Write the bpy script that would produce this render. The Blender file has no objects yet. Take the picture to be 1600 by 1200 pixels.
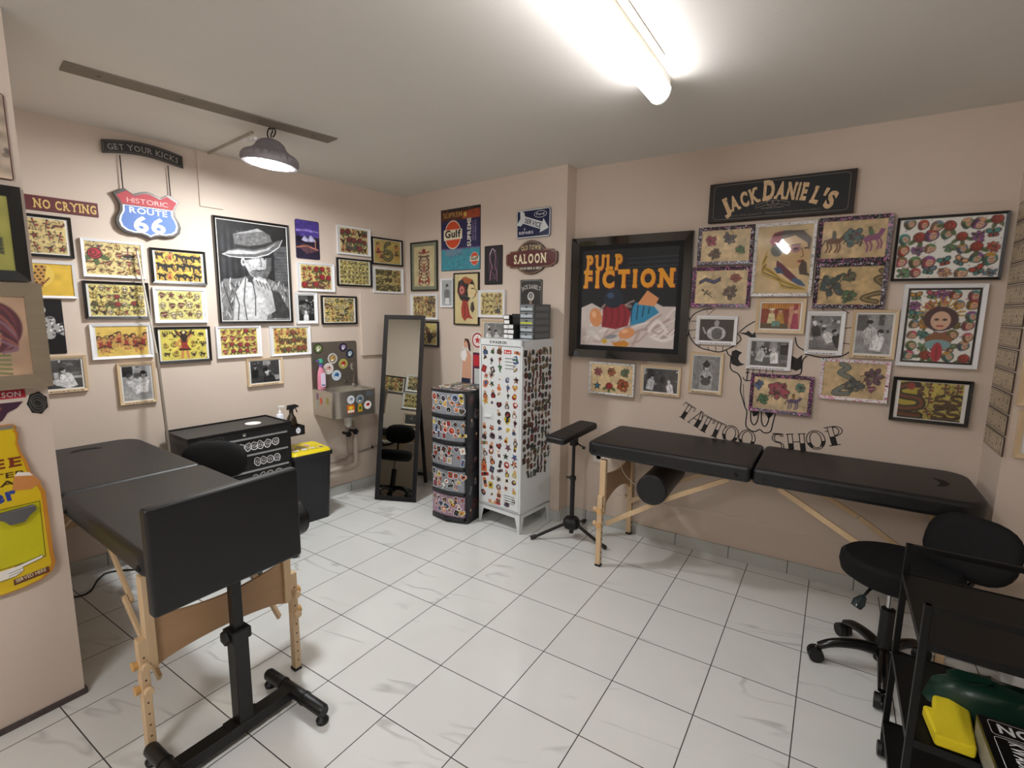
import bpy, math, random
import numpy as np
from mathutils import Vector, Matrix

# ------------------------------------------------------------------ scene, camera, world, exposure
SC = bpy.context.scene
COL = SC.collection
PI = math.pi
YAW, PITCH, ROLL = -0.569304570, -0.146362256, 0.0129331672
CAM = Vector((2.66794, -1.86732, 1.55585))
fw = Vector((math.sin(YAW) * math.cos(PITCH), math.cos(YAW) * math.cos(PITCH), math.sin(PITCH)))
rt = Vector((math.cos(YAW), -math.sin(YAW), 0))
up = rt.cross(fw)
rt2 = math.cos(ROLL) * rt + math.sin(ROLL) * up
up2 = -math.sin(ROLL) * rt + math.cos(ROLL) * up
cd = bpy.data.cameras.new('camera')
cam = bpy.data.objects.new('camera', cd)
COL.objects.link(cam)
mw = Matrix((rt2, up2, -fw)).transposed().to_4x4()
mw.translation = CAM
cam.matrix_world = mw
cd.sensor_fit = 'HORIZONTAL'
cd.sensor_width = 36.0
cd.lens = 785.276 / 1600 * 36
cd.clip_start = 0.05
SC.camera = cam
SC.view_settings.view_transform = 'Standard'
SC.view_settings.look = 'None'
SC.view_settings.gamma = 1.0
SC.view_settings.use_curve_mapping = False
SC.view_settings.exposure = 0.14
wd = bpy.data.worlds.new('room_ambient')
SC.world = wd
wd.use_nodes = True
wd.node_tree.nodes['Background'].inputs[0].default_value = (1.0, 0.95, 0.9, 1)
wd.node_tree.nodes['Background'].inputs[1].default_value = 0.05
LAMP_POWER = 215.0      # radiance of the high bay lens
TUBE_POWER = 24.0       # radiance of the front tube diffuser
TUBE_POWER_REAR = 88.0  # rear tube behind the camera, power raised to fill the room

# ------------------------------------------------------------------ materials
def lin(c):
    c = c / 255.0
    return c / 12.92 if c <= 0.04045 else ((c + 0.055) / 1.055) ** 2.4
def L3(c):
    if isinstance(c, str):
        c = c.lstrip('#')
        c = (int(c[0:2], 16), int(c[2:4], 16), int(c[4:6], 16))
    return tuple(lin(v) for v in c)
MATS = {}
def mat(name, col='#808080', rough=0.5, metal=0.0, noise=0.0, nscale=30.0, bump=0.0, bscale=200.0, emit=0.0, coat=0.0, spec=0.5, trans=0.0):
    if name in MATS:
        return MATS[name]
    m = bpy.data.materials.new(name)
    m.use_nodes = True
    nt = m.node_tree
    b = nt.nodes['Principled BSDF']
    c = L3(col)
    b.inputs['Base Color'].default_value = (*c, 1)
    b.inputs['Roughness'].default_value = rough
    b.inputs['Metallic'].default_value = metal
    b.inputs['Specular IOR Level'].default_value = spec
    b.inputs['Coat Weight'].default_value = coat
    if trans:
        b.inputs['Transmission Weight'].default_value = trans
    tc = None
    if noise or bump:
        tc = nt.nodes.new('ShaderNodeTexCoord')
    if noise:
        n = nt.nodes.new('ShaderNodeTexNoise')
        n.inputs['Scale'].default_value = nscale
        n.inputs['Detail'].default_value = 4
        nt.links.new(tc.outputs['Object'], n.inputs['Vector'])
        r = nt.nodes.new('ShaderNodeMix')
        r.data_type = 'RGBA'
        r.inputs['A'].default_value = (*[v * (1 - noise) for v in c], 1)
        r.inputs['B'].default_value = (*[min(1, v * (1 + noise)) for v in c], 1)
        nt.links.new(n.outputs['Fac'], r.inputs['Factor'])
        nt.links.new(r.outputs['Result'], b.inputs['Base Color'])
    if bump:
        n2 = nt.nodes.new('ShaderNodeTexNoise')
        n2.inputs['Scale'].default_value = bscale
        nt.links.new(tc.outputs['Object'], n2.inputs['Vector'])
        bp = nt.nodes.new('ShaderNodeBump')
        bp.inputs['Strength'].default_value = bump
        bp.inputs['Distance'].default_value = 0.002
        nt.links.new(n2.outputs['Fac'], bp.inputs['Height'])
        nt.links.new(bp.outputs['Normal'], b.inputs['Normal'])
    if emit:
        b.inputs['Emission Color'].default_value = (*c, 1)
        b.inputs['Emission Strength'].default_value = emit
    MATS[name] = m
    return m
def wood_mat(name, c1, c2, scale=(40, 40, 3), rough=0.45):
    if name in MATS:
        return MATS[name]
    m = mat(name, c1, rough)
    nt = m.node_tree
    b = nt.nodes['Principled BSDF']
    tc = nt.nodes.new('ShaderNodeTexCoord')
    mp = nt.nodes.new('ShaderNodeMapping')
    mp.inputs['Scale'].default_value = scale
    n = nt.nodes.new('ShaderNodeTexNoise')
    n.inputs['Scale'].default_value = 1.0
    n.inputs['Detail'].default_value = 5
    r = nt.nodes.new('ShaderNodeMix')
    r.data_type = 'RGBA'
    r.inputs['A'].default_value = (*L3(c1), 1)
    r.inputs['B'].default_value = (*L3(c2), 1)
    nt.links.new(tc.outputs['Object'], mp.inputs['Vector'])
    nt.links.new(mp.outputs['Vector'], n.inputs['Vector'])
    nt.links.new(n.outputs['Fac'], r.inputs['Factor'])
    nt.links.new(r.outputs['Result'], b.inputs['Base Color'])
    return m
def glass_pane_mat():
    if 'picture_glass' in MATS:
        return MATS['picture_glass']
    m = bpy.data.materials.new('picture_glass')
    m.use_nodes = True
    nt = m.node_tree
    nt.nodes.remove(nt.nodes['Principled BSDF'])
    out = nt.nodes['Material Output']
    t = nt.nodes.new('ShaderNodeBsdfTransparent')
    g = nt.nodes.new('ShaderNodeBsdfGlossy')
    g.inputs['Roughness'].default_value = 0.03
    # reflectance of a thin pane, the same from both sides
    ge = nt.nodes.new('ShaderNodeNewGeometry')
    dt = nt.nodes.new('ShaderNodeVectorMath'); dt.operation = 'DOT_PRODUCT'
    nt.links.new(ge.outputs['Normal'], dt.inputs[0]); nt.links.new(ge.outputs['Incoming'], dt.inputs[1])
    def mth(op, a, b=None, c=None):
        n = nt.nodes.new('ShaderNodeMath'); n.operation = op
        nt.links.new(a, n.inputs[0])
        if b is not None: n.inputs[1].default_value = b
        if c is not None: n.inputs[2].default_value = c
        return n
    ab = mth('ABSOLUTE', dt.outputs['Value'])
    om = nt.nodes.new('ShaderNodeMath'); om.operation = 'SUBTRACT'; om.inputs[0].default_value = 1.0
    nt.links.new(ab.outputs[0], om.inputs[1])
    pw = mth('POWER', om.outputs[0], 5.0)
    f = mth('MULTIPLY_ADD', pw.outputs[0], 0.9, 0.055)
    mx = nt.nodes.new('ShaderNodeMixShader')
    nt.links.new(f.outputs[0], mx.inputs[0])
    nt.links.new(t.outputs[0], mx.inputs[1])
    nt.links.new(g.outputs[0], mx.inputs[2])
    nt.links.new(mx.outputs[0], out.inputs[0])
    MATS['picture_glass'] = m
    return m
def print_mat(name='printed_paper', rough=0.6):
    if name in MATS:
        return MATS[name]
    m = mat(name, '#ffffff', rough)
    nt = m.node_tree
    a = nt.nodes.new('ShaderNodeAttribute')
    a.attribute_name = 'ink'
    nt.links.new(a.outputs['Color'], nt.nodes['Principled BSDF'].inputs['Base Color'])
    return m
def ink(c, rough=0.4):
    c = c.lstrip('#').lower()
    return mat('ink_' + c + ('' if rough == 0.4 else '_r%d' % int(rough * 100)), c, rough)
def tile_mat():
    m = mat('marble_tile', '#d9d9d4', 0.12, coat=0.0)
    nt = m.node_tree
    N, K = nt.nodes, nt.links
    b = N['Principled BSDF']
    geo = N.new('ShaderNodeNewGeometry')
    T = 0.333
    def vm(op, a, bb=None, s=None):
        n = N.new('ShaderNodeVectorMath')
        n.operation = op
        K.new(a, n.inputs[0])
        if bb is not None:
            if isinstance(bb, tuple):
                n.inputs[1].default_value = bb
            else:
                K.new(bb, n.inputs[1])
        if s is not None:
            n.inputs['Scale'].default_value = s
        return n.outputs[0]
    def ma(op, a, bb=None, c=None):
        n = N.new('ShaderNodeMath')
        n.operation = op
        for i, v in enumerate((a, bb, c)):
            if v is None:
                continue
            if isinstance(v, (int, float)):
                n.inputs[i].default_value = v
            else:
                K.new(v, n.inputs[i])
        return n.outputs[0]
    sc = vm('SCALE', geo.outputs['Position'], s=1 / T)
    cell = vm('FLOOR', sc)
    fr = vm('FRACTION', sc)
    sx = N.new('ShaderNodeSeparateXYZ')
    K.new(fr, sx.inputs[0])
    def edge(v):
        return ma('MINIMUM', v, ma('SUBTRACT', 1.0, v))
    snz = N.new('ShaderNodeSeparateXYZ')
    K.new(geo.outputs['Normal'], snz.inputs[0])
    d = ma('MINIMUM', edge(sx.outputs[0]), edge(sx.outputs[1]))
    grout = ma('LESS_THAN', d, 0.0062)
    wn = N.new('ShaderNodeTexWhiteNoise')
    wn.noise_dimensions = '3D'
    K.new(cell, wn.inputs['Vector'])
    off = vm('SCALE', wn.outputs['Color'], s=23.0)
    p2 = vm('ADD', sc, off)
    mp = N.new('ShaderNodeMapping')
    mr = N.new('ShaderNodeMapping')
    mr.inputs['Rotation'].default_value = (0, 0, -0.3)
    K.new(p2, mr.inputs['Vector'])
    mp.inputs['Scale'].default_value = (0.5, 2.0, 1)
    K.new(mr.outputs['Vector'], mp.inputs['Vector'])
    def noise(vec, s, det, dist=0.0):
        n = N.new('ShaderNodeTexNoise')
        n.inputs['Scale'].default_value = s
        n.inputs['Detail'].default_value = det
        n.inputs['Distortion'].default_value = dist
        K.new(vec, n.inputs['Vector'])
        return n.outputs['Fac']
    n1 = noise(mp.outputs['Vector'], 0.6, 3, 0.25)
    v1 = ma('ABSOLUTE', ma('SUBTRACT', n1, 0.5))
    vein = N.new('ShaderNodeMapRange')
    vein.inputs['From Min'].default_value = 0.0
    vein.inputs['From Max'].default_value = 0.016
    vein.inputs['To Min'].default_value = 1.0
    vein.inputs['To Max'].default_value = 0.0
    K.new(v1, vein.inputs['Value'])
    msk = N.new('ShaderNodeMapRange')
    msk.inputs['From Min'].default_value = 0.5
    msk.inputs['From Max'].default_value = 0.62
    K.new(noise(p2, 0.9, 2), msk.inputs['Value'])
    vm_ = ma('MULTIPLY', vein.outputs[0], msk.outputs[0])
    cloud = noise(p2, 0.9, 3, 0.5)
    mixa = N.new('ShaderNodeMix')
    mixa.data_type = 'RGBA'
    mixa.inputs['A'].default_value = (*L3('#dcddd9'), 1)
    mixa.inputs['B'].default_value = (*L3('#eaebe8'), 1)
    K.new(cloud, mixa.inputs['Factor'])
    mixb = N.new('ShaderNodeMix')
    mixb.data_type = 'RGBA'
    K.new(ma('MULTIPLY', vm_, 0.42), mixb.inputs['Factor'])
    K.new(mixa.outputs['Result'], mixb.inputs['A'])
    mixb.inputs['B'].default_value = (*L3('#8f8f8c'), 1)
    mixc = N.new('ShaderNodeMix')
    mixc.data_type = 'RGBA'
    K.new(grout, mixc.inputs['Factor'])
    K.new(mixb.outputs['Result'], mixc.inputs['A'])
    mixc.inputs['B'].default_value = (*L3('#3d3b38'), 1)
    K.new(mixc.outputs['Result'], b.inputs['Base Color'])
    K.new(ma('MULTIPLY_ADD', grout, 0.6, 0.10), b.inputs['Roughness'])
    bp = N.new('ShaderNodeBump')
    bp.inputs['Strength'].default_value = 0.25
    bp.inputs['Distance'].default_value = 0.001
    bp.invert = True
    K.new(grout, bp.inputs['Height'])
    K.new(bp.outputs['Normal'], b.inputs['Normal'])
    return m
def skirt_mat(name, axis):
    m = mat(name, '#bdbfba', 0.25, noise=0.1, nscale=3)
    nt = m.node_tree
    N, K = nt.nodes, nt.links
    geo = N.new('ShaderNodeNewGeometry')
    s = N.new('ShaderNodeSeparateXYZ')
    K.new(geo.outputs['Position'], s.inputs[0])
    def ma(op, a, bb):
        n = N.new('ShaderNodeMath')
        n.operation = op
        K.new(a, n.inputs[0])
        n.inputs[1].default_value = bb
        return n.outputs[0]
    v = ma('FRACT', ma('DIVIDE', ma('ADD', s.outputs[axis], 0.12), 0.333), 0)
    g = ma('LESS_THAN', v, 0.012)
    mx = N.new('ShaderNodeMix')
    mx.data_type = 'RGBA'
    K.new(g, mx.inputs['Factor'])
    b = N['Principled BSDF']
    K.new(b.inputs['Base Color'].links[0].from_socket, mx.inputs['A'])
    mx.inputs['B'].default_value = (*L3('#45423e'), 1)
    K.new(mx.outputs['Result'], b.inputs['Base Color'])
    return m

# ------------------------------------------------------------------ mesh builder
class MB:
    def __init__(self):
        self.v = []; self.f = []; self.mi = []; self.mats = []; self.M = None
    def mslot(self, m):
        if m not in self.mats:
            self.mats.append(m)
        return self.mats.index(m)
    def add(self, vs, fs, m):
        k = len(self.v)
        if self.M is not None:
            vs = [tuple(self.M @ Vector(p)) for p in vs]
        self.v += [tuple(p) for p in vs]
        s = self.mslot(m)
        for f in fs:
            self.f.append(tuple(k + i for i in f)); self.mi.append(s)
        return self
    def box(self, x0, x1, y0, y1, z0, z1, m):
        vs = [(x, y, z) for x in (x0, x1) for y in (y0, y1) for z in (z0, z1)]
        return self.add(vs, [(0, 1, 3, 2), (4, 6, 7, 5), (0, 4, 5, 1), (2, 3, 7, 6), (0, 2, 6, 4), (1, 5, 7, 3)], m)
    def bar(self, p, q, w, h, m, upv=(0, 0, 1)):
        p, q = Vector(p), Vector(q)
        d = (q - p).normalized()
        u = Vector(upv)
        s = d.cross(u)
        if s.length < 1e-4:
            s = d.cross(Vector((0, 1, 0)))
        s.normalize(); u = s.cross(d).normalized()
        vs = [e + s * a * w / 2 + u * b * h / 2 for e in (p, q) for a, b in ((-1, -1), (1, -1), (1, 1), (-1, 1))]
        return self.add(vs, [(3, 2, 1, 0), (4, 5, 6, 7), (0, 1, 5, 4), (1, 2, 6, 5), (2, 3, 7, 6), (3, 0, 4, 7)], m)
    def cone(self, p, q, r0, r1, m, n=16, cap=True):
        return self.tube([p, q], [r0, r1], m, n, cap)
    def tube(self, pts, r, m, n=10, cap=True):
        pts = [Vector(p) for p in pts]
        if not isinstance(r, (list, tuple)):
            r = [r] * len(pts)
        vs, fs = [], []
        ref = None
        for i, p in enumerate(pts):
            d = (pts[min(i + 1, len(pts) - 1)] - pts[max(i - 1, 0)]).normalized()
            if ref is None:
                ref = Vector((0, 0, 1)) if abs(d.z) < 0.9 else Vector((1, 0, 0))
            s = d.cross(ref)
            if s.length < 1e-5:
                s = d.orthogonal()
            s.normalize()
            u = s.cross(d).normalized()
            ref = u
            for k in range(n):
                a = 2 * PI * k / n
                vs.append(p + (s * math.cos(a) + u * math.sin(a)) * r[i])
        for i in range(len(pts) - 1):
            for k in range(n):
                a, b = i * n + k, i * n + (k + 1) % n
                fs.append((a, b, b + n, a + n))
        if cap:
            fs.append(tuple(reversed(range(n))))
            fs.append(tuple((len(pts) - 1) * n + k for k in range(n)))
        return self.add(vs, fs, m)
    def lathe(self, prof, m, n=24, c=(0, 0), ribs=None):
        vs, fs = [], []
        for (r, z) in prof:
            for k in range(n):
                a = 2 * PI * k / n
                rr = r * (1 + (ribs(k, z) if ribs else 0))
                vs.append((c[0] + rr * math.cos(a), c[1] + rr * math.sin(a), z))
        for i in range(len(prof) - 1):
            for k in range(n):
                a, b = i * n + k, i * n + (k + 1) % n
                fs.append((a, b, b + n, a + n))
        if prof[0][0] > 1e-6:
            fs.append(tuple(reversed(range(n))))
        if prof[-1][0] > 1e-6:
            fs.append(tuple((len(prof) - 1) * n + k for k in range(n)))
        return self.add(vs, fs, m)
    def prism(self, poly, y0, y1, m, ax='xz'):
        # poly in the x-z plane (or xy / yz), extruded along the remaining axis
        n = len(poly)
        def P(a, b, t):
            return (a, t, b) if ax == 'xz' else ((a, b, t) if ax == 'xy' else (t, a, b))
        vs = [P(a, b, y0) for a, b in poly] + [P(a, b, y1) for a, b in poly]
        fs = [tuple(range(n)), tuple(reversed(range(n, 2 * n)))]
        for i in range(n):
            j = (i + 1) % n
            fs.append((i, i + n, j + n, j))
        return self.add(vs, fs, m)
    def flat(self, poly, y, m):
        return self.add([(a, y, b) for a, b in poly], [tuple(range(len(poly)))], m)
    def flat3(self, vs2, fs, y, m, ox=0, oz=0, s=1.0, rot=0.0):
        c, sn = math.cos(rot), math.sin(rot)
        return self.add([(ox + s * (a * c - b * sn), y, oz + s * (a * sn + b * c)) for a, b in vs2], fs, m)
    def build(self, name, parent=None, bevel=0.0, seg=2, smooth=True, ang=38, sub=0, kind=None, recalc=True):
        me = bpy.data.meshes.new(name)
        me.from_pydata(self.v, [], self.f)
        for m in self.mats:
            me.materials.append(m)
        me.polygons.foreach_set('material_index', self.mi)
        me.update()
        import bmesh
        if recalc:
            bm = bmesh.new(); bm.from_mesh(me)
            bmesh.ops.recalc_face_normals(bm, faces=bm.faces)
            bm.to_mesh(me); bm.free()
        if smooth:
            me.polygons.foreach_set('use_smooth', [True] * len(me.polygons))
            if not bevel and not sub:
                me.set_sharp_from_angle(angle=math.radians(ang))
        o = bpy.data.objects.new(name, me)
        COL.objects.link(o)
        if parent is not None:
            o.parent = parent
        if bevel:
            md = o.modifiers.new('bevel', 'BEVEL')
            md.width = bevel; md.segments = seg; md.limit_method = 'ANGLE'; md.angle_limit = math.radians(40)
            md.harden_normals = True
        if sub:
            md = o.modifiers.new('sub', 'SUBSURF'); md.levels = sub; md.render_levels = sub
        if kind:
            o['kind'] = kind
        return o
def tag(o, label, cat, group=None):
    o['label'] = label; o['category'] = cat
    if group:
        o['group'] = group
    return o
def thing(name, label, cat, loc=(0, 0, 0), rz=0.0, group=None):
    o = bpy.data.objects.new(name, None)
    o.empty_display_size = 0.05
    COL.objects.link(o)
    o.location = loc; o.rotation_euler = (0, 0, rz)
    return tag(o, label, cat, group)
def place(o, loc, rz=0.0):
    o.location = loc; o.rotation_euler = (0, 0, rz)
    return o
def rrect(x0, x1, z0, z1, r, n=5):
    pts = []
    for cx, cz, a0 in ((x1 - r, z1 - r, 0), (x0 + r, z1 - r, PI / 2), (x0 + r, z0 + r, PI), (x1 - r, z0 + r, 1.5 * PI)):
        for k in range(n + 1):
            a = a0 + k * PI / 2 / n
            pts.append((cx + r * math.cos(a), cz + r * math.sin(a)))
    return pts
def ell(cx, cz, rx, rz, n=20, rot=0.0):
    c, s = math.cos(rot), math.sin(rot)
    out = []
    for k in range(n):
        a = 2 * PI * k / n
        x, z = rx * math.cos(a), rz * math.sin(a)
        out.append((cx + x * c - z * s, cz + x * s + z * c))
    return out

# ------------------------------------------------------------------ walls as frames of reference (x right along the wall, y into it)
NN = math.hypot(1, 0.11)
WALL = {'A': (Vector((-.655, 1.508, 0)), Vector((.11, 1, 0)) / NN),
        'B': (Vector((-.655, 1.508, 0)), Vector((1, -.11, 0)) / NN),
        'C': (Vector((0, 1.44, 0)), Vector((1, 0, 0))),
        'D': (Vector((3.33, 0, 0)), Vector((0, -1, 0))),
        'E': (Vector((0, 1.10, 0)), Vector((1, 0, 0))),
        'K': (Vector((.24, 0, 0)), Vector((0, 1, 0))),
        'N': (Vector((.24, -1.25, 0)), Vector((-1, 0, 0)))}
def wpos(w, u, z, off=0.0):
    P, U = WALL[w]
    n = Vector((U.y, -U.x, 0))
    return P + U * u + n * off + Vector((0, 0, z))
def wrot(w):
    U = WALL[w][1]
    return math.atan2(U.y, U.x)
def wthing(name, label, cat, w, u, z, group=None):
    return thing(name, label, cat, wpos(w, u, z), wrot(w), group)

# ------------------------------------------------------------------ lettering
_tc = {}
def glyphs(s, bold=0.0, font=None):
    key = (s, bold)
    if key in _tc:
        return _tc[key]
    cu = bpy.data.curves.new('t', 'FONT')
    cu.body = s; cu.size = 1.0; cu.offset = bold; cu.resolution_u = 3
    ob = bpy.data.objects.new('t', cu)
    me = bpy.data.meshes.new_from_object(ob)
    vs = [(v.co.x, v.co.y) for v in me.vertices]
    fs = [tuple(p.vertices) for p in me.polygons]
    bpy.data.objects.remove(ob); bpy.data.curves.remove(cu); bpy.data.meshes.remove(me)
    if not vs:
        vs = [(0, 0), (0.01, 0), (0.01, 0.01)]; fs = []
    _tc[key] = (vs, fs)
    return _tc[key]
SERIF = {'T': ([.5], []), 'A': ([.02, .98], []), 'N': ([.05, .95], [.05, .95]), 'I': ([.5], [.5]), 'P': ([.12], [.12]), 'F': ([.12], [.12]),
         'H': ([.08, .92], [.08, .92]), 'K': ([.08, .95], [.08, .9]), 'R': ([.08, .95], [.08]), 'L': ([.1], [.1]), 'D': ([.1], [.1]), 'E': ([.1], [.1]),
         'J': ([], [.85]), 'U': ([], [.08, .92]), 'Y': ([.5], [.02, .98]), 'W': ([], [.03, .97]), 'M': ([.05, .95], [.05, .95]), 'V': ([], [.03, .97]), 'B': ([.1], [.1])}
def text(mb, s, x, z, h, y, m, width=None, bold=0.0, slab=0.0, align='C', rot=0.0, arc=None, track=0.0):
    """letters h tall, centred on x (baseline z); arc = radius of the baseline (+ bows up)."""
    cap = 0.729
    k = h / cap
    adv = []
    for ch in s:
        if ch == ' ':
            adv.append((None, 0, 0.32)); continue
        vs, fs = glyphs(ch, bold)
        a0, a1 = min(v[0] for v in vs), max(v[0] for v in vs)
        adv.append(((vs, fs), a0, a1 - a0 + 0.09 + track + (slab * 0.9 if slab else 0)))
    tot = sum(a[2] for a in adv)
    kx = width / tot if width else k
    px = {'C': -tot / 2, 'L': 0, 'R': -tot}[align]
    cr, sr = math.cos(rot), math.sin(rot)
    for (g, a0, w), ch in zip(adv, s):
        if g is None:
            px += w; continue
        vs, fs = g
        cx = (px + w / 2) * kx
        if arc:
            th = cx / arc
            ox, oz = arc * math.sin(th), arc * math.cos(th) - arc
            rr = -th
        else:
            ox, oz, rr = cx, 0, 0
        c, sn = math.cos(rr), math.sin(rr)
        gw = w - 0.09 - track - (slab * 0.9 if slab else 0)
        def tf(p):
            lx = (p[0] - a0 - gw / 2) * kx
            lz = p[1] * k
            X = ox + lx * c - lz * sn
            Z = oz + lx * sn + lz * c
            return (x + X * cr - Z * sr, y, z + X * sr + Z * cr)
        mb.add([tf(p) for p in vs], fs, m)
        if slab and ch in SERIF:
            t = 0.085
            for lst, zz in ((SERIF[ch][0], 0.0), (SERIF[ch][1], cap - t)):
                for fx in lst:
                    xx = a0 + fx * gw
                    q = [(xx - slab, zz - bold), (xx + slab, zz - bold), (xx + slab, zz + t), (xx - slab, zz + t)]
                    mb.add([(p_[0], p_[1] - .00025, p_[2]) for p_ in (tf(p) for p in q)], [(0, 1, 2, 3)], m)
        px += w
    return mb
def stroke(mb, pts, w, y, m, closed=False):
    """a flat line of width w through (x,z) points at depth y"""
    n = len(pts)
    L, R = [], []
    for i in range(n):
        if closed:
            a, b = pts[i - 1], pts[(i + 1) % n]
        else:
            a, b = pts[max(i - 1, 0)], pts[min(i + 1, n - 1)]
        dx, dz = b[0] - a[0], b[1] - a[1]
        l = math.hypot(dx, dz) or 1
        nx, nz = -dz / l, dx / l
        L.append((pts[i][0] + nx * w / 2, y, pts[i][1] + nz * w / 2))
        R.append((pts[i][0] - nx * w / 2, y, pts[i][1] - nz * w / 2))
    fs = []
    for i in range(n if closed else n - 1):
        j = (i + 1) % n
        fs.append((i, j, n + j, n + i))
    mb.add(L + R, fs, m)
    return mb
def smoothpts(pts, k=4, closed=False):
    out = []
    n = len(pts)
    rng_ = range(n) if closed else range(n - 1)
    for i in rng_:
        p0 = pts[(i - 1) % n] if closed or i > 0 else pts[i]
        p1, p2 = pts[i], pts[(i + 1) % n]
        p3 = pts[(i + 2) % n] if closed or i + 2 < n else p2
        for j in range(k):
            t = j / k
            out.append(tuple(0.5 * ((2 * p1[c]) + (-p0[c] + p2[c]) * t + (2 * p0[c] - 5 * p1[c] + 4 * p2[c] - p3[c]) * t * t + (-p0[c] + 3 * p1[c] - 3 * p2[c] + p3[c]) * t ** 3) for c in range(len(p1))))
    if not closed:
        out.append(tuple(pts[-1]))
    return out
# ------------------------------------------------------------------ printed artwork: an ink colour per vertex of a fine grid
def C8(c):
    if isinstance(c, str):
        c = c.lstrip('#'); return np.array([int(c[0:2], 16), int(c[2:4], 16), int(c[4:6], 16)], float)
    return np.array(c, float)
class Cv:
    def __init__(s, w, h, bg, res=360, seed=0):
        s.w, s.h = w, h
        s.nx, s.ny = max(4, int(w * res)), max(4, int(h * res))
        s.a = w / h
        x = np.linspace(0, s.a, s.nx + 1); y = np.linspace(0, 1, s.ny + 1)
        s.X, s.Y = np.meshgrid(x, y)
        s.c = np.zeros(s.X.shape + (3,)) + C8(bg)
        s.r = np.random.default_rng(seed)
        s.px = 1.0 / s.ny
    def bb(s, x0, x1, y0, y1):
        i0 = max(0, int(x0 / s.a * s.nx) - 1); i1 = min(s.nx + 1, int(x1 / s.a * s.nx) + 3)
        j0 = max(0, int(y0 * s.ny) - 1); j1 = min(s.ny + 1, int(y1 * s.ny) + 3)
        if i1 <= i0 or j1 <= j0:
            return None
        return slice(j0, j1), slice(i0, i1)
    def put(s, sl, m, col, al=1.0):
        m = (np.clip(m, 0, 1) * al)[..., None]
        s.c[sl] = s.c[sl] * (1 - m) + C8(col) * m
    def ell(s, cx, cy, rx, ry, col, rot=0.0, al=1.0):
        R = max(rx, ry); sl = s.bb(cx - R, cx + R, cy - R, cy + R)
        if sl is None: return
        x, y = s.X[sl] - cx, s.Y[sl] - cy
        c, n = math.cos(rot), math.sin(rot)
        u, v = (x * c + y * n) / max(rx, 1e-6), (-x * n + y * c) / max(ry, 1e-6)
        d = (1 - np.sqrt(u * u + v * v)) * min(rx, ry) / s.px + 0.5
        s.put(sl, d, col, al)
    def poly(s, pts, col, al=1.0):
        xs = [p[0] for p in pts]; ys = [p[1] for p in pts]
        sl = s.bb(min(xs), max(xs), min(ys), max(ys))
        if sl is None: return
        m = 0
        for ox, oy in ((-.25, -.25), (.25, -.25), (-.25, .25), (.25, .25)):
            X, Y = s.X[sl] + ox * s.px, s.Y[sl] + oy * s.px
            ins = np.zeros(X.shape, bool)
            for i in range(len(pts)):
                (x0, y0), (x1, y1) = pts[i - 1], pts[i]
                if y0 == y1: continue
                cnd = (Y >= min(y0, y1)) & (Y < max(y0, y1))
                ins ^= cnd & (X < x0 + (Y - y0) * (x1 - x0) / (y1 - y0))
            m = m + ins * 0.25
        s.put(sl, m, col, al)
    def rect(s, x0, x1, y0, y1, col, al=1.0):
        s.poly([(x0, y0), (x1, y0), (x1, y1), (x0, y1)], col, al)
    def line(s, pts, w, col, al=1.0):
        xs = [p[0] for p in pts]; ys = [p[1] for p in pts]
        sl = s.bb(min(xs) - w, max(xs) + w, min(ys) - w, max(ys) + w)
        if sl is None: return
        X, Y = s.X[sl], s.Y[sl]
        D = np.full(X.shape, 9.0)
        for (x0, y0), (x1, y1) in zip(pts[:-1], pts[1:]):
            dx, dy = x1 - x0, y1 - y0
            t = np.clip(((X - x0) * dx + (Y - y0) * dy) / (dx * dx + dy * dy + 1e-12), 0, 1)
            D = np.minimum(D, np.hypot(X - x0 - t * dx, Y - y0 - t * dy))
        s.put(sl, (w / 2 - D) / s.px + 0.5, col, al)
    def grain(s, amp, cells=8):
        n = cells
        g = s.r.normal(size=(n + 2, int(n * s.a) + 3))
        yy = s.Y * n; xx = s.X * n
        i, j = yy.astype(int), xx.astype(int)
        fy, fx = yy - i, xx - j
        i = np.clip(i, 0, g.shape[0] - 2); j = np.clip(j, 0, g.shape[1] - 2)
        fy = fy * fy * (3 - 2 * fy); fx = fx * fx * (3 - 2 * fx)
        v = g[i, j] * (1 - fy) * (1 - fx) + g[i + 1, j] * fy * (1 - fx) + g[i, j + 1] * (1 - fy) * fx + g[i + 1, j + 1] * fy * fx
        s.c *= np.clip(1 + amp * v, 0.2, 2)[..., None]
    def mesh(s, name, parent, x0, z0, y, m):
        ny, nx = s.ny + 1, s.nx + 1
        co = np.zeros((ny, nx, 3))
        co[..., 0] = x0 + s.X * s.h; co[..., 1] = y; co[..., 2] = z0 + s.Y * s.h
        idx = np.arange(ny * nx).reshape(ny, nx)
        f = np.stack([idx[:-1, :-1], idx[:-1, 1:], idx[1:, 1:], idx[1:, :-1]], -1).reshape(-1, 4)
        me = bpy.data.meshes.new(name)
        me.vertices.add(ny * nx); me.vertices.foreach_set('co', co.ravel())
        me.loops.add(f.size); me.loops.foreach_set('vertex_index', f.ravel().astype(np.int32))
        me.polygons.add(len(f)); me.polygons.foreach_set('loop_start', np.arange(0, f.size, 4, dtype=np.int32))
        me.update(calc_edges=True)
        c = np.clip(s.c, 0, 255) / 255
        c = np.where(c <= 0.04045, c / 12.92, ((c + 0.055) / 1.055) ** 2.4)
        at = me.color_attributes.new('ink', 'FLOAT_COLOR', 'POINT')
        at.data.foreach_set('color', np.concatenate([c, np.ones(c.shape[:2] + (1,))], -1).ravel())
        me.materials.append(m)
        o = bpy.data.objects.new(name, me); COL.objects.link(o); o.parent = parent
        return o

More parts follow.
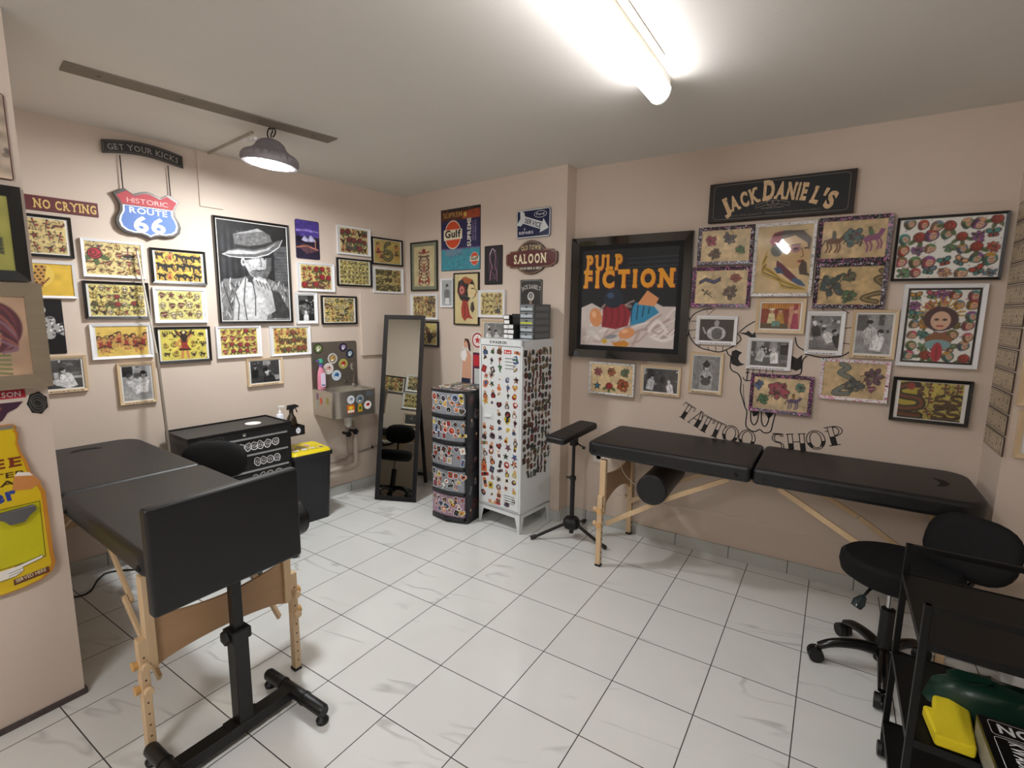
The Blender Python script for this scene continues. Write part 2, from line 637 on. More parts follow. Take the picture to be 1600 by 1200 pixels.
K_, R_, G_, Y_, B_ = '#2a1f1a', '#96352c', '#55663c', '#c9962c', '#33485f'
class Tf:
    """local drawing frame on a canvas: centre, scale, rotation"""
    def __init__(s, cv, x, y, k, r=0.0):
        s.cv, s.x, s.y, s.k, s.r = cv, x, y, k, r
        s.c, s.n = math.cos(r), math.sin(r)
    def p(s, a, b): return (s.x + s.k * (a * s.c - b * s.n), s.y + s.k * (a * s.n + b * s.c))
    def E(s, a, b, ra, rb, col, rot=0, al=1): x, y = s.p(a, b); s.cv.ell(x, y, ra * s.k, rb * s.k, col, rot + s.r, al)
    def P(s, pts, col, al=1): s.cv.poly([s.p(*q) for q in pts], col, al)
    def L(s, pts, w, col, al=1): s.cv.line([s.p(*q) for q in pts], w * s.k, col, al)
def m_rose(t, c):
    t.E(-.42, -.2, .3, .14, G_, .5); t.E(.42, -.22, .3, .14, G_, -.5); t.E(0, -.42, .14, .26, G_, 0)
    t.E(0, .05, .38, .36, K_); t.E(0, .05, .33, .31, c[0]); t.E(-.08, .1, .17, .15, K_); t.E(-.07, .1, .12, .1, c[0]); t.L([(-.25, -.08), (0, -.18), (.26, -.02)], .05, K_)
def m_dagger(t, c):
    t.P([(-.08, .15), (.08, .15), (0, -.5)], '#77736a'); t.L([(0, .15), (0, -.5)], .04, K_); t.L([(-.2, .17), (.2, .17)], .1, K_); t.L([(0, .17), (0, .5)], .12, c[0]); t.E(0, .5, .08, .08, K_)
    t.E(.15, -.1, .12, .1, c[0])
def m_swallow(t, c):
    t.P([(-.5, .35), (-.1, .1), (0, .15), (.5, .4), (.12, -.02), (.1, -.2), (.35, -.45), (0, -.25), (-.3, -.4), (-.1, -.12)], c[1]); t.E(.02, -.05, .12, .16, c[0]); t.E(-.02, .13, .09, .08, K_)
def m_anchor(t, c):
    t.L([(0, .4), (0, -.4)], .1, K_); t.L([(-.25, .2), (.25, .2)], .09, K_); t.L([(-.38, -.1), (-.25, -.33), (0, -.42), (.25, -.33), (.38, -.1)], .1, K_); t.E(0, .45, .1, .1, c[0])
    t.L([(-.3, .4), (.2, .1), (-.2, -.15), (.3, -.4)], .06, Y_)
def m_heart(t, c):
    for k, q in ((1.0, K_), (.82, c[0])):
        t.E(-.18 * k, .12 * k, .24 * k, .22 * k, q); t.E(.18 * k, .12 * k, .24 * k, .22 * k, q); t.P([(-.4 * k, .05 * k), (.4 * k, .05 * k), (0, -.48 * k)], q)
    t.P([(-.5, -.12), (.5, .02), (.5, .16), (-.5, .02)], K_); t.P([(-.46, -.08), (.46, .05), (.46, .12), (-.46, 0)], '#e6d6a2')
def m_skull(t, c):
    t.E(0, .1, .34, .34, K_); t.E(0, .1, .29, .29, '#d8c9a0'); t.P([(-.18, -.1), (.18, -.1), (.14, -.42), (-.14, -.42)], K_); t.P([(-.13, -.1), (.13, -.1), (.1, -.36), (-.1, -.36)], '#d8c9a0')
    t.E(-.13, .08, .09, .1, K_); t.E(.13, .08, .09, .1, K_); t.L([(-.1, -.26), (.1, -.26)], .05, K_)
def m_snake(t, c):
    p = [(.1, .48), (-.25, .35), (-.2, .12), (.25, .05), (.3, -.18), (-.1, -.28), (-.38, -.2), (-.3, -.42), (.3, -.46)]
    p = smoothpts(p, 4); t.L(p, .2, K_); t.L(p, .12, c[1]); t.L(p, .04, c[0]); t.E(.16, .48, .12, .09, K_)
def m_panther(t, c):
    t.P([(-.5, .25), (-.3, .33), (.15, .2), (.35, .3), (.5, .2), (.4, .05), (.3, -.05), (.4, -.4), (.25, -.4), (.15, -.1), (-.15, -.02), (-.2, -.4), (-.33, -.38), (-.32, .02)], '#17130f')
    t.L([(-.45, .25), (-.6, .05), (-.5, -.2)], .07, '#17130f'); t.E(.42, .16, .06, .04, c[0])
def m_girl(t, c):
    sk = '#c98a54'
    t.L([(-.05, -.1), (-.1, -.5)], .1, sk); t.L([(.06, -.1), (.12, -.5)], .1, sk); t.P([(-.15, .2), (.15, .2), (.1, .02), (.2, -.18), (-.2, -.18), (-.1, .02)], c[0]); t.E(0, .22, .13, .1, sk)
    t.L([(-.12, .2), (-.28, .0), (-.12, -.08)], .07, sk); t.L([(.12, .22), (.28, .38)], .07, sk); t.E(0, .42, .15, .14, K_); t.E(.02, .38, .09, .1, sk); t.L([(-.17, -.2), (.2, -.2)], .06, K_)
def m_butterfly(t, c):
    for s in (-1, 1):
        t.E(s * .25, .15, .26, .2, K_, s * .5); t.E(s * .24, .15, .2, .14, c[1], s * .5); t.E(s * .18, -.2, .18, .16, K_); t.E(s * .18, -.2, .12, .1, c[0])
    t.L([(0, .3), (0, -.35)], .08, K_)
def m_ship(t, c):
    t.P([(-.45, -.15), (.45, -.1), (.3, -.35), (-.3, -.35)], K_); t.L([(0, -.2), (0, .5)], .05, K_)
    t.P([(-.38, -.05), (-.05, -.02), (-.05, .42), (-.3, .3)], '#dccf9e'); t.P([(.05, -.02), (.35, 0), (.3, .35), (.05, .42)], '#dccf9e'); t.L([(-.4, .1), (.4, .12)], .05, c[0]); t.L([(-.5, -.42), (.5, -.42)], .07, B_)
def m_eagle(t, c):
    t.P([(-.5, .4), (-.15, .15), (0, .2), (.15, .15), (.5, .4), (.4, .1), (.2, -.1), (.1, -.4), (-.1, -.4), (-.2, -.1), (-.4, .1)], K_); t.P([(-.4, .3), (-.12, .08), (-.2, .0)], c[0]); t.P([(.4, .3), (.12, .08), (.2, 0)], Y_); t.E(0, .2, .08, .1, '#dccf9e')
def m_banner(t, c):
    t.P([(-.5, -.05), (-.2, .12), (.2, -.02), (.5, .15), (.5, -.05), (.2, -.2), (-.2, -.06), (-.5, -.22)], K_); t.P([(-.44, -.07), (-.2, .06), (.2, -.07), (.44, .07), (.44, -.02), (.2, -.14), (-.2, -.01), (-.44, -.15)], c[0])
def m_star(t, c):
    p = []
    for k in range(10):
        a = PI / 2 + k * PI / 5; r = .4 if k % 2 == 0 else .17; p.append((r * math.cos(a), r * math.sin(a)))
    t.P(p, K_); t.P([(a * .6, b * .6) for a, b in p], c[0])
ALL = [m_rose, m_dagger, m_swallow, m_anchor, m_heart, m_skull, m_snake, m_panther, m_girl, m_butterfly, m_ship, m_eagle, m_banner, m_star]
SMALL = [m_swallow, m_star, m_anchor, m_heart, m_banner, m_dagger]
def flash(w, h, bg, seed, cols, rows, motifs=None, inks=None, size=1.0, res=400, vein=0.03, specks=30, fill=1.0):
    cv = Cv(w, h, tuple(C8(bg) * .78 + C8('#e6dbb4') * .22), res, seed)
    cv.grain(vein, 5); cv.grain(vein * 0.6, 14)
    r = cv.r
    if cols * rows > 3:
        cols += 1; rows += (rows > 1)
        size *= 1.08
    motifs = motifs or ALL
    inks = inks or [(R_, B_), ('#8a2f27', '#3a3a34'), (R_, G_)]
    for j in range(rows):
        for i in range(cols):
            x = (i + .5 + r.uniform(-.12, .12)) / cols * cv.a; y = (j + .5 + r.uniform(-.1, .1)) / rows
            k = min(cv.a / cols, 1 / rows) * 1.0 * size * r.uniform(.85, 1.1)
            f = motifs[int(r.integers(len(motifs)))]
            cv.ell(x, y, k * .42, k * .36, '#8a6a3c', r.uniform(0, 3), .22)
            for _ in range(3):
                a = r.uniform(0, 6.28); cv.line(smoothpts([(x + k * .2 * math.cos(a), y + k * .2 * math.sin(a)), (x + k * .45 * math.cos(a + .5), y + k * .45 * math.sin(a + .5)), (x + k * .5 * math.cos(a + 1.1), y + k * .5 * math.sin(a + 1.1))], 3), k * .05, K_, .85)
            f(Tf(cv, x, y, k, r.uniform(-.35, .35)), inks[int(r.integers(len(inks)))])
    kk = min(cv.a / cols, 1 / rows) * .42 * fill
    if fill:
        for j in range(rows + 1):
            for i in range(cols + 1):
                x = i / cols * cv.a + r.uniform(-.03, .03); y = j / rows + r.uniform(-.03, .03)
                if .04 < x < cv.a - .04 and .05 < y < .95 or r.random() < .25:
                    SMALL[int(r.integers(len(SMALL)))](Tf(cv, x, y, kk, r.uniform(-.8, .8)), inks[int(r.integers(len(inks)))])
    for _ in range(specks):
        x, y = r.uniform(.03, cv.a - .03), r.uniform(.04, .96)
        cv.line([(x, y), (x + r.uniform(-.05, .05), y + r.uniform(-.04, .04)), (x + r.uniform(-.05, .05), y + r.uniform(-.04, .04))], .011, K_, .75)
    return cv
def person(cv, x, y, k, skin=200, shirt=225, hair=30, lean=0.0, arm=0.0):
    g = lambda v: (v, v, v)
    t = Tf(cv, x, y, k, lean)
    t.P([(-.34, -1.2), (-.36, -.35), (-.2, -.12), (.2, -.12), (.36, -.35), (.34, -1.2)], g(shirt))
    t.L([(-.2, -.2), (-.34, -.6), (-.2, -.95)], .03, g(shirt * .55)); t.L([(.05, -.2), (.08, -1.0)], .03, g(shirt * .7))
    t.P([(-.07, 0), (.07, 0), (.09, -.2), (-.09, -.2)], g(skin * .8))
    t.E(0, .12, .17, .22, g(hair)); t.E(.03, .07, .13, .18, g(skin)); t.E(.0, .22, .17, .12, g(hair)); t.L([(-.02, .09), (.1, .09)], .02, g(hair)); t.L([(.02, -.02), (.09, -.02)], .018, g(hair + 40))
    if arm:
        t.L([(.3, -.35), (.45 * arm, -.62), (.85 * arm, -.5)], .14, g(shirt * .9)); t.E(.9 * arm, -.48, .08, .06, g(skin))
def photo(w, h, seed, people, bg=95, clutter=7, res=360):
    cv = Cv(w, h, (bg, bg, bg), res, seed)
    r = cv.r
    for _ in range(clutter):
        x, y = r.uniform(0, cv.a), r.uniform(.2, 1); v = r.uniform(25, 190)
        a, b = r.uniform(.05, .22), r.uniform(.04, .2)
        cv.rect(x - a, x + a, y - b, y + b, (v, v, v))
    for _ in range(clutter * 2):
        x, y = r.uniform(0, cv.a), r.uniform(.3, 1); v = r.uniform(20, 230)
        cv.ell(x, y, r.uniform(.02, .05), r.uniform(.02, .05), (v, v, v))
    for p in people:
        person(cv, *p)
    cv.grain(.08, 6); cv.grain(.06, 30)
    return cv

# ------------------------------------------------------------------ a framed picture
FRAME_M = {'black': lambda: mat('black_frame', '#14120f', 0.35), 'white': lambda: mat('white_frame', '#e8e8ea', 0.4),
           'wood': lambda: wood_mat('pale_wood_frame', '#dcc6a4', '#cdb18a'), 'greywood': lambda: wood_mat('greige_wood_frame', '#8f816a', '#7b6d58', (3, 40, 40), 0.6),
           'gloss': lambda: mat('gloss_black_frame', '#070707', 0.08, coat=0.6)}
def speckle_mat(name, base, a, b, scale=60):
    if name in MATS:
        return MATS[name]
    m = mat(name, base, 0.3)
    nt = m.node_tree; N, K = nt.nodes, nt.links
    tc = N.new('ShaderNodeTexCoord')
    prev = None
    for i, (col, th, sc) in enumerate(((a, .58, scale), (b, .64, scale * 1.6))):
        n = N.new('ShaderNodeTexNoise'); n.inputs['Scale'].default_value = sc; n.inputs['Detail'].default_value = 2
        n.inputs['Distortion'].default_value = 1.5
        K.new(tc.outputs['Object'], n.inputs['Vector'])
        g = N.new('ShaderNodeMath'); g.operation = 'GREATER_THAN'; g.inputs[1].default_value = th
        K.new(n.outputs['Fac'], g.inputs[0])
        mx = N.new('ShaderNodeMix'); mx.data_type = 'RGBA'
        K.new(g.outputs[0], mx.inputs['Factor'])
        if prev is None:
            mx.inputs['A'].default_value = (*L3(base), 1)
        else:
            K.new(prev, mx.inputs['A'])
        mx.inputs['B'].default_value = (*L3(col), 1)
        prev = mx.outputs['Result']
    K.new(prev, N['Principled BSDF'].inputs['Base Color'])
    return m
def frame_mesh(mb, w, h, b, d, y0, m, lip=0.0):
    """mitred frame: outer w x h, border b; front face at y=-d, back at y0"""
    o = [(0, 0), (w, 0), (w, h), (0, h)]; i = [(b, b), (w - b, b), (w - b, h - b), (b, h - b)]
    vs = [(x, y0, z) for x, z in o] + [(x, -d, z) for x, z in o] + [(x, -d + lip, z) for x, z in i] + [(x, y0, z) for x, z in i]
    fs = []
    for k in range(4):
        j = (k + 1) % 4
        fs += [(k, j, 4 + j, 4 + k), (4 + k, 4 + j, 8 + j, 8 + k), (8 + k, 8 + j, 12 + j, 12 + k), (12 + k, 12 + j, j, k)]
    mb.add(vs, fs, m)
def framed(name, label, w, u0, u1, z0, z1, fm, art, border=0.016, matw=(0.0, 0.0), depth=0.02, back=0.0, cat='picture', group=None, matcol='#e9e7e2', lip=0.004, glass=True, inner=None, caption=False, tilt=0.0):
    """art(w,h) -> Cv.  The empty sits at the lower left back corner on the wall."""
    W_, H_ = u1 - u0, z1 - z0
    t = wthing(name, label, cat, w, u0, z0, group)
    if tilt:
        t.rotation_euler = (tilt, 0, wrot(w))
    mb = MB()
    m = FRAME_M[fm]() if isinstance(fm, str) else fm
    frame_mesh(mb, W_, H_, border, depth, back - 0.002, m, lip)
    mb.build('frame', t, smooth=False)
    bx = MB(); bx.box(border * .6, W_ - border * .6, -depth + .009, back - 0.003, border * .6, H_ - border * .6, mat('mat_board_' + matcol.strip('#'), matcol, 0.8))
    bx.build('mat_board', t, smooth=False)
    mx, mz = border + matw[0], border + matw[1]
    if inner:
        ib = MB(); frame_mesh(ib, W_ - 2 * border - .004, H_ - 2 * border - .004, inner[1], depth - .0068, -depth + .0095, mat('inner_' + inner[0].strip('#'), inner[0], 0.4))
        o = ib.build('inner_mat', t, smooth=False); o.location = (border + .002, 0, border + .002)
    cv = art(W_ - 2 * mx, H_ - 2 * mz)
    cv.mesh('print', t, mx, mz, -depth + .0086, print_mat())
    if caption:
        cb = MB()
        rr = random.Random(label)
        x = mx
        while x < W_ - mx - .012:
            l = rr.uniform(.004, .016); cb.box(x, min(x + l, W_ - mx), -depth - .0004, -depth, border * .35, border * .62, ink('#3a332c')); x += l + .005
        cb.build('caption', t, smooth=False)
    if glass:
        gb = MB(); gb.add([(border, -depth + .005, border), (W_ - border, -depth + .005, border), (W_ - border, -depth + .005, H_ - border), (border, -depth + .005, H_ - border)], [(0, 1, 2, 3)], glass_pane_mat())
        gb.build('glass', t, smooth=False, recalc=False)
    return t
# ------------------------------------------------------------------ the room
def structure(o):
    o['kind'] = 'structure'; return o
M_WALL = mat('pink_beige_wall_paint', '#d5c5b6', 0.75, noise=0.03, nscale=2.5, bump=0.12, bscale=90)
M_CEIL = mat('ceiling_paint', '#dfdad3', 0.8, noise=0.03, nscale=2, bump=0.25, bscale=60)
M_TILE = tile_mat()
H = 2.53
def quadwall(name, pts, m=M_WALL, thick=0.1):
    """vertical slab through plan points p->q, room on the right-hand side of p->q ... given as closed plan polygon"""
    mb = MB(); mb.prism(pts, 0, H + 0.05, m, 'xy')
    return structure(mb.build(name, smooth=False))
cA, dA = WALL['A'][0], WALL['A'][1]
def PA(u, off=0.0):
    p = wpos('A', u, 0, off); return (p.x, p.y)
def PB(u, off=0.0):
    p = wpos('B', u, 0, off); return (p.x, p.y)
mb = MB(); mb.box(-1.6, 5.4, -5.4, 2.2, -0.05, 0.0, M_TILE); structure(mb.build('floor', smooth=False))
mb = MB(); mb.box(-1.6, 5.4, -5.4, 2.2, H, H + 0.05, M_CEIL); structure(mb.build('ceiling', smooth=False))
quadwall('wall_left', [PA(-4.2), PA(0.0), PA(0.12, -.1), PA(-4.2, -.12)])
endB = (1.052, 1.322)
quadwall('wall_back', [PA(0.0), endB, (1.052, 1.46), (1.052, 1.75), PA(0.12, -.1)])
quadwall('wall_back_right', [(1.052, 1.46), (3.33, 1.46), (3.33, 1.75), (1.052, 1.75)])
mb = MB(); mb.box(1.62, 3.33, 1.44, 1.46, 0, 2.083, M_WALL); structure(mb.build('trim_1', smooth=False))
quadwall('wall_right', [(3.33, 1.46), (3.33, 1.10), (3.45, 1.10), (3.45, 1.46)])
quadwall('wall_far_right', [(3.45, 1.10), (5.3, 1.10), (5.3, 1.25), (3.45, 1.25)])
quadwall('wall_side', [(5.3, 1.25), (5.3, -5.3), (5.42, -5.3), (5.42, 1.25)])
quadwall('wall_behind', [(-1.3, -5.3), (5.42, -5.3), (5.42, -5.42), (-1.3, -5.42)])
pk = wpos('A', (-1.25 - 1.508) * NN, 0)
quadwall('wall_partition', [(0.24, -1.25), (0.24, -5.3), (-1.3, -5.3), (pk.x, -1.25)])
# tiled skirting
def skirt(name, a, b, axis, h=0.078, t=0.011, m=None):
    a, b = Vector((*a, 0)), Vector((*b, 0))
    d = (b - a).normalized(); n = Vector((d.y, -d.x, 0)) * t
    mb = MB()
    vs = [a, b, b + n, a + n]
    mb.prism([(p.x, p.y) for p in vs], 0.0, h, m or skirt_mat('skirting_tile_%d' % axis, axis), 'xy')
    return structure(mb.build(name, smooth=False))
pa = PA(-2.72); pb = PA(0)
skirt('baseboard_left', pa, pb, 1)
skirt('baseboard_back', (pb[0], pb[1]), (endB[0], endB[1]), 0)
skirt('baseboard_return', (1.052, 1.322), (1.052, 1.46), 1)
skirt('baseboard_recess', (1.063, 1.46), (1.62, 1.46), 0)
skirt('baseboard_back_right', (1.61, 1.44), (3.33, 1.44), 0)
skirt('baseboard_right', (3.33, 1.44), (3.33, 1.10), 1)
skirt('baseboard_far_right', (3.33, 1.10), (5.2, 1.10), 0)
mb = MB(); mb.prism([(0.24, -1.25), (0.24, -3.2), (0.246, -3.2), (0.249, -1.25), (0.246, -1.242), (0.0, -1.242), (0, -1.25)], 0, 0.022, mat('dark_scuffed_edge', '#4b4341', 0.6, noise=0.5, nscale=60), 'xy')
structure(mb.build('baseboard_partition', smooth=False))
# shallow boxed panels painted like the wall
def panel(name, w, u0, u1, z0, z1, d):
    mb = MB(); mb.box(0, u1 - u0, -d, 0.004, 0, z1 - z0, M_WALL)
    o = mb.build(name, smooth=False); place(o, wpos(w, u0, z0), wrot(w)); return structure(o)
panel('trim_2', 'A', -0.485, 0.0, 1.156, 1.68, 0.022)
panel('trim_3', 'A', -1.652, -1.515, 2.188, H, 0.012)
panel('trim_4', 'A', -0.15, -0.142, 1.68, 1.70, 0.006)
mb = MB()
mb.tube([(-.939, -.05, H - .007), (-.19, -.138, H - .007)], 0.007, mat('painted_cable_duct', '#a39a8c', 0.7), 8)
structure(mb.build('trim_5'))
# dark strip left on the ceiling, where a batten hung
mb = MB(); mb.bar((-.111, -.995, H - .003), (.076, .192, H - .003), .115, .006, mat('bare_ceiling_strip', '#82776b', 0.8, noise=0.15, nscale=20))
for k in (.1, .36, .66, .9):
    mb.cone((-.111 + .187 * k, -.995 + 1.187 * k, H - .006), (-.111 + .187 * k, -.995 + 1.187 * k, H - .009), .008, .006, mat('screw_head', '#5d564c', .5), 8)
structure(mb.build('trim_6', smooth=False))
mb = MB(); mb.box(1.992, 2.022, -.9, .2, H - .004, H, mat('old_fixture_mark', '#d6c9b2', 0.8, noise=.2, nscale=25)); structure(mb.build('trim_7', smooth=False))

# ------------------------------------------------------------------ lamps
def emis(name, c, s):
    m = bpy.data.materials.new(name); m.use_nodes = True
    b = m.node_tree.nodes['Principled BSDF']
    b.inputs['Base Color'].default_value = (1, 1, 1, 1)
    b.inputs['Emission Color'].default_value = (*c, 1); b.inputs['Emission Strength'].default_value = s
    return m
BX, BY, BZ = -.049, -.135, 2.335
t = thing('high_bay_lamp', 'round grey industrial pendant lamp with a glowing white lens, hung from the ceiling strip', 'lamp', (BX, BY, BZ))
t.rotation_euler = (math.radians(-3), math.radians(5), 0)
mg = mat('lamp_grey_metal', '#8d888c', 0.45, 0.2)
mb = MB(); mb.lathe([(.104, .0), (.14, -.004), (.150, .012), (.147, .035), (.132, .052), (.10, .066), (.082, .085), (.07, .108), (.052, .122), (.03, .130), (0.0, .132)], mg, 48, ribs=lambda k, z: (-.07 if k % 2 and .01 < z < .12 else 0))
mb.build('housing', t)
mb = MB(); mb.lathe([(.112, 0.001), (.108, -.006), (0.0, -.010)], emis('lamp_lens_light', (.96, .98, 1), LAMP_POWER), 40); mb.build('lens', t)
mb = MB(); mb.tube([(0, 0, .14), (0, 0, .155), (.012, 0, .168), (.012, 0, .185), (-.004, 0, .192), (-.012, 0, .183)], .004, mat('dark_hook', '#26221f', .4), 8); mb.build('hook', t)
mb = MB(); mb.tube(smoothpts([(-.02, 0, .13), (-.035, 0, .165), (-.02, 0, .19), (.012, .01, .188), (.024, .01, .165), (.018, 0, .14)], 4), .0035, mat('black_rubber', '#161514', .6), 8); mb.build('cable', t)
for dx in (-.05, .02, .05):
    mb = MB(); mb.box(dx - .007, dx + .007, -.121, -.112, .085, .1, mat('lamp_label', '#e6e6ea', .4)); mb.build('label_plate', t)
def tube_light(loc, label, L=1.3, power=TUBE_POWER):
    t = thing('tube_light', label, 'ceiling light', loc)
    mb = MB(); mb.box(-.045, .045, -L, 0, .03, .07, mat('white_light_base', '#e5e2dc', .5)); mb.build('base', t, bevel=.003)
    pr = [(.048 * math.cos(a), .03 + .06 * -math.sin(a)) for a in [PI * k / 14 for k in range(15)]]
    mb = MB(); n = len(pr)
    vs = [(x, -.012, z) for x, z in pr] + [(x, -L + .012, z) for x, z in pr]
    mb.add(vs, [(i, i + 1, n + i + 1, n + i) for i in range(n - 1)] + [tuple(range(n)), tuple(reversed(range(n, 2 * n)))], emis('tube_diffuser_light', (.985, .98, 1), power))
    mb.build('diffuser', t, ang=60)
    for ye in (-.006, -L + .006):
        mb = MB(); mb.add([(x * 1.03, ye - .006, z) for x, z in pr] + [(x * 1.03, ye + .006, z) for x, z in pr], [(i, i + 1, n + i + 1, n + i) for i in range(n - 1)] + [tuple(range(n)), tuple(reversed(range(n, 2 * n)))], mat('lamp_end_cap', '#f1efe8', .4, emit=.4)); mb.build('end_cap', t)
    return t
tube_light((1.945, .40, H - .07), 'long glowing white tube light on the ceiling, top centre of the photo', 1.25)
tube_light((1.945, -2.6, H - .07), 'second white tube light behind the camera, seen only as glints in picture glass', 1.25, TUBE_POWER_REAR)

# ------------------------------------------------------------------ massage tables
M_VINYL = mat('black_vinyl', '#131316', 0.42, noise=0.04, nscale=6, bump=0.25, bscale=260)
M_BEECH = wood_mat('beech_wood', '#dcc29c', '#cfae85')
M_BLACK = mat('satin_black_metal', '#0a0a0a', 0.42)
M_RUB = mat('black_plastic', '#0c0c0c', 0.5)
M_STEEL = mat('brushed_steel', '#c2bdb3', 0.28, 0.9, noise=.06, nscale=12)
M_CHROME = mat('chrome', '#c9c9c9', 0.12, 1.0)
def cushion(parent, x0, x1, y0, y1, z0, z1, hole=None, corner=None):
    """corner-rounded pad; rounded outer corners at the x end given by corner (+1/-1)"""
    r = .11
    if corner == 1:
        poly = [(x0, y0), (x1 - r, y0)] + [(x1 - r + r * math.sin(a), y0 + r - r * math.cos(a)) for a in [PI / 2 * k / 6 for k in range(1, 7)]] + [(x1 - r + r * math.cos(a), y1 - r + r * math.sin(a)) for a in [PI / 2 * k / 6 for k in range(0, 7)]] + [(x0, y1)]
    else:
        poly = [(x1, y1), (x0 + .03, y1), (x0, y1 - .03), (x0, y0 + .03), (x0 + .03, y0), (x1, y0)]
    mb = MB(); mb.prism(poly, z0, z1, M_VINYL, 'xy')
    o = mb.build('cushion', parent, bevel=.022, seg=5)
    return o
def massage_table(t, L, W, leg, top=.775, pdz=0.0):
    h2, w2 = L / 2, W / 2
    zc = top - .086
    fe = 1
    c1 = cushion(t, .004, h2, -w2, w2, zc, top, corner=1)
    c2 = cushion(t, -h2, -.004, -w2, w2, zc, top, corner=-1)
    mb = MB(); mb.box(-h2 + .09, h2 - .1, -w2 + .08, w2 - .08, zc - .012, zc + .002, mat('plywood_underside', '#a88962', .6, noise=.1, nscale=5)); mb.build('deck', t, smooth=False)
    for (bx, sx) in ((-h2 + .045, 0), (-.075, 0), (.06, 0), (h2 * .55, 0), (h2 - .13, 0)):
        for sy in (-1, 1):
            mb = MB(); y = sy * w2
            mb.cone((bx, y - sy * .01, zc + .033), (bx, y + sy * .004, zc + .033), .013, .011, M_RUB, 16); mb.cone((bx, y, zc + .033), (bx, y + sy * .008, zc + .033), .006, .004, M_BLACK, 10)
            mb.build('socket', t)
    # face hole: thin black plate on the head end, painting the hole's shade
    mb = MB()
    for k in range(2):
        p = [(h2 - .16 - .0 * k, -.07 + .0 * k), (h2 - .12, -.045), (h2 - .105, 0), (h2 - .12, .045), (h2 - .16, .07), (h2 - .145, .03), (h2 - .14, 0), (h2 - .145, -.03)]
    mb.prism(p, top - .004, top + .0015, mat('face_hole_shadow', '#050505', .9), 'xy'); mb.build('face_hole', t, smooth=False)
    for sx in (-1, 1):
        for sy in (-1, 1):
            x, y = sx * leg, sy * (w2 - .03)
            g = MB(); g.box(x - .019, x + .019, y - .016, y + .016, .33, zc - .02, M_BEECH)
            lg = g.build('leg', t, bevel=.004)
            e = MB(); e.box(x - .016 + sx * .002, x + .016 + sx * .002, y - sy * .0 - .014 + sy * .026, y + .014 + sy * .026, .012, .45, M_BEECH); e.build('leg_extension', lg, bevel=.003)
            f = MB(); f.box(x - .018, x + .018, y - .016 + sy * .026, y + .016 + sy * .026, 0, .014, M_RUB); f.build('rubber_foot', lg, bevel=.002)
            hmb = MB()
            for q in range(9):
                zz = .05 + q * .042
                yy = y + sy * .026
                hmb.cone((x - .0185, yy, zz), (x + .0195 + sx * .002, yy, zz), .0035, .0035, mat('peg_hole', '#4a3420', .8), 8)
            hmb.build('peg_holes', lg)
            for zz in (.27, .36):
                k = MB(); k.cone((x + sx * .016, y + sy * .026, zz), (x + sx * .034, y + sy * .026, zz), .007, .016, M_BEECH, 12); k.cone((x + sx * .034, y + sy * .026, zz), (x + sx * .044, y + sy * .026, zz), .016, .013, M_BEECH, 12)
                k.cone((x, y + sy * .04, zz), (x, y + sy * .056, zz), .012, .017, mat('knob_wood', '#d8ab6d', .4), 12)
                k.build('knob', lg)
        # shaped end panel between the two legs
        n = 14; ws = w2 - .045
        topc = [(-ws + 2 * ws * i / n, .58 + pdz - .03 * math.sin(PI * i / n)) for i in range(n + 1)]
        botc = [(ws - 2 * ws * i / n, .355 + pdz * .4 + (.072 if pdz == 0 else .03) * math.sin(PI * i / n) ** .6) for i in range(n + 1)]
        mb = MB(); mb.prism(topc + botc, sx * leg - .006, sx * leg + .006, wood_mat('birch_ply', '#b9946c', '#a88460', (4, 4, 30)), 'yz'); mb.build('end_panel', t, bevel=.002)
        for sy in (-1, 1):
            b = MB(); b.bar((sx * leg - sx * .02, sy * (w2 - .055), .26), (sx * (leg * .6), sy * (w2 - .055), .462), .013, .028, M_BEECH)
            b.bar((sx * (leg * .6 + .03), sy * (w2 - .07), .447), (sx * .12, sy * (w2 - .09), zc - .022), .013, .028, M_BEECH)
            b.cone((sx * leg * .6, sy * (w2 - .08), .462), (sx * leg * .6, sy * (w2 - .045), .462), .008, .008, M_CHROME, 10)
            b.build('brace', t, bevel=.002)
    mb = MB()
    for sy in (1,):
        mb.tube([(-leg, sy * .0, .372), (-leg * .33, sy * .0, .383), (leg * .4, sy * .0, .385), (leg, sy * .0, .372)], .0022, mat('white_cord', '#d9cfbd', .6), 6)
        mb.tube([(0, 0, .384), (0, 0, .42)], .0018, mat('white_cord', '#d9cfbd', .6), 6)
    mb.tube(smoothpts([(-leg, 0, .62), (-leg + .05, .02, .5), (-leg + .2, 0, .45), (-leg + .3, 0, .6)], 5), .002, mat('white_cord', '#d9cfbd', .6), 6)
    mb.build('tension_cord', t)
tR = thing('massage_table', 'black padded folding massage table on beech legs along the right wall', 'massage table', (2.37, 1.15, 0), 0.0)
massage_table(tR, 1.83, .55, .81)
tL = thing('massage_table', 'black padded massage table at left, partly hidden by the upright arm rest pad', 'massage table', (.04, -.927, 0), PI - .05)
massage_table(tL, 1.76, .55, .77, pdz=-.07)
mb = MB(); mb.tube(smoothpts([(.25, .29, .70), (.33, .315, .64), (.47, .315, .62), (.6, .29, .70)], 5), [.012] * 16, M_RUB, 8); mb.build('carry_strap', tL)
def bolster(label, x, y, z, L, r, rz=0):
    t = thing('bolster', label, 'bolster', (x, y, z), rz)
    n = 28
    mb = MB(); mb.tube([(0, 0, 0), (0, .012, 0), (0, L - .012, 0), (0, L, 0)], [r - .01, r, r, r - .01], M_VINYL, n); mb.build('cushion', t, ang=30)
    mb = MB(); ring = [((r - .007) * math.cos(a), .003, (r - .007) * math.sin(a)) for a in [2 * PI * k / n for k in range(n + 1)]]
    mb.tube(ring, .004, mat('vinyl_piping', '#1c1d1f', .3), 6, cap=False); mb.build('piping', t)
bolster('black cylindrical bolster under the right massage table near the wall socket', 1.86, .88, .545, .48, .088, rz=.03)
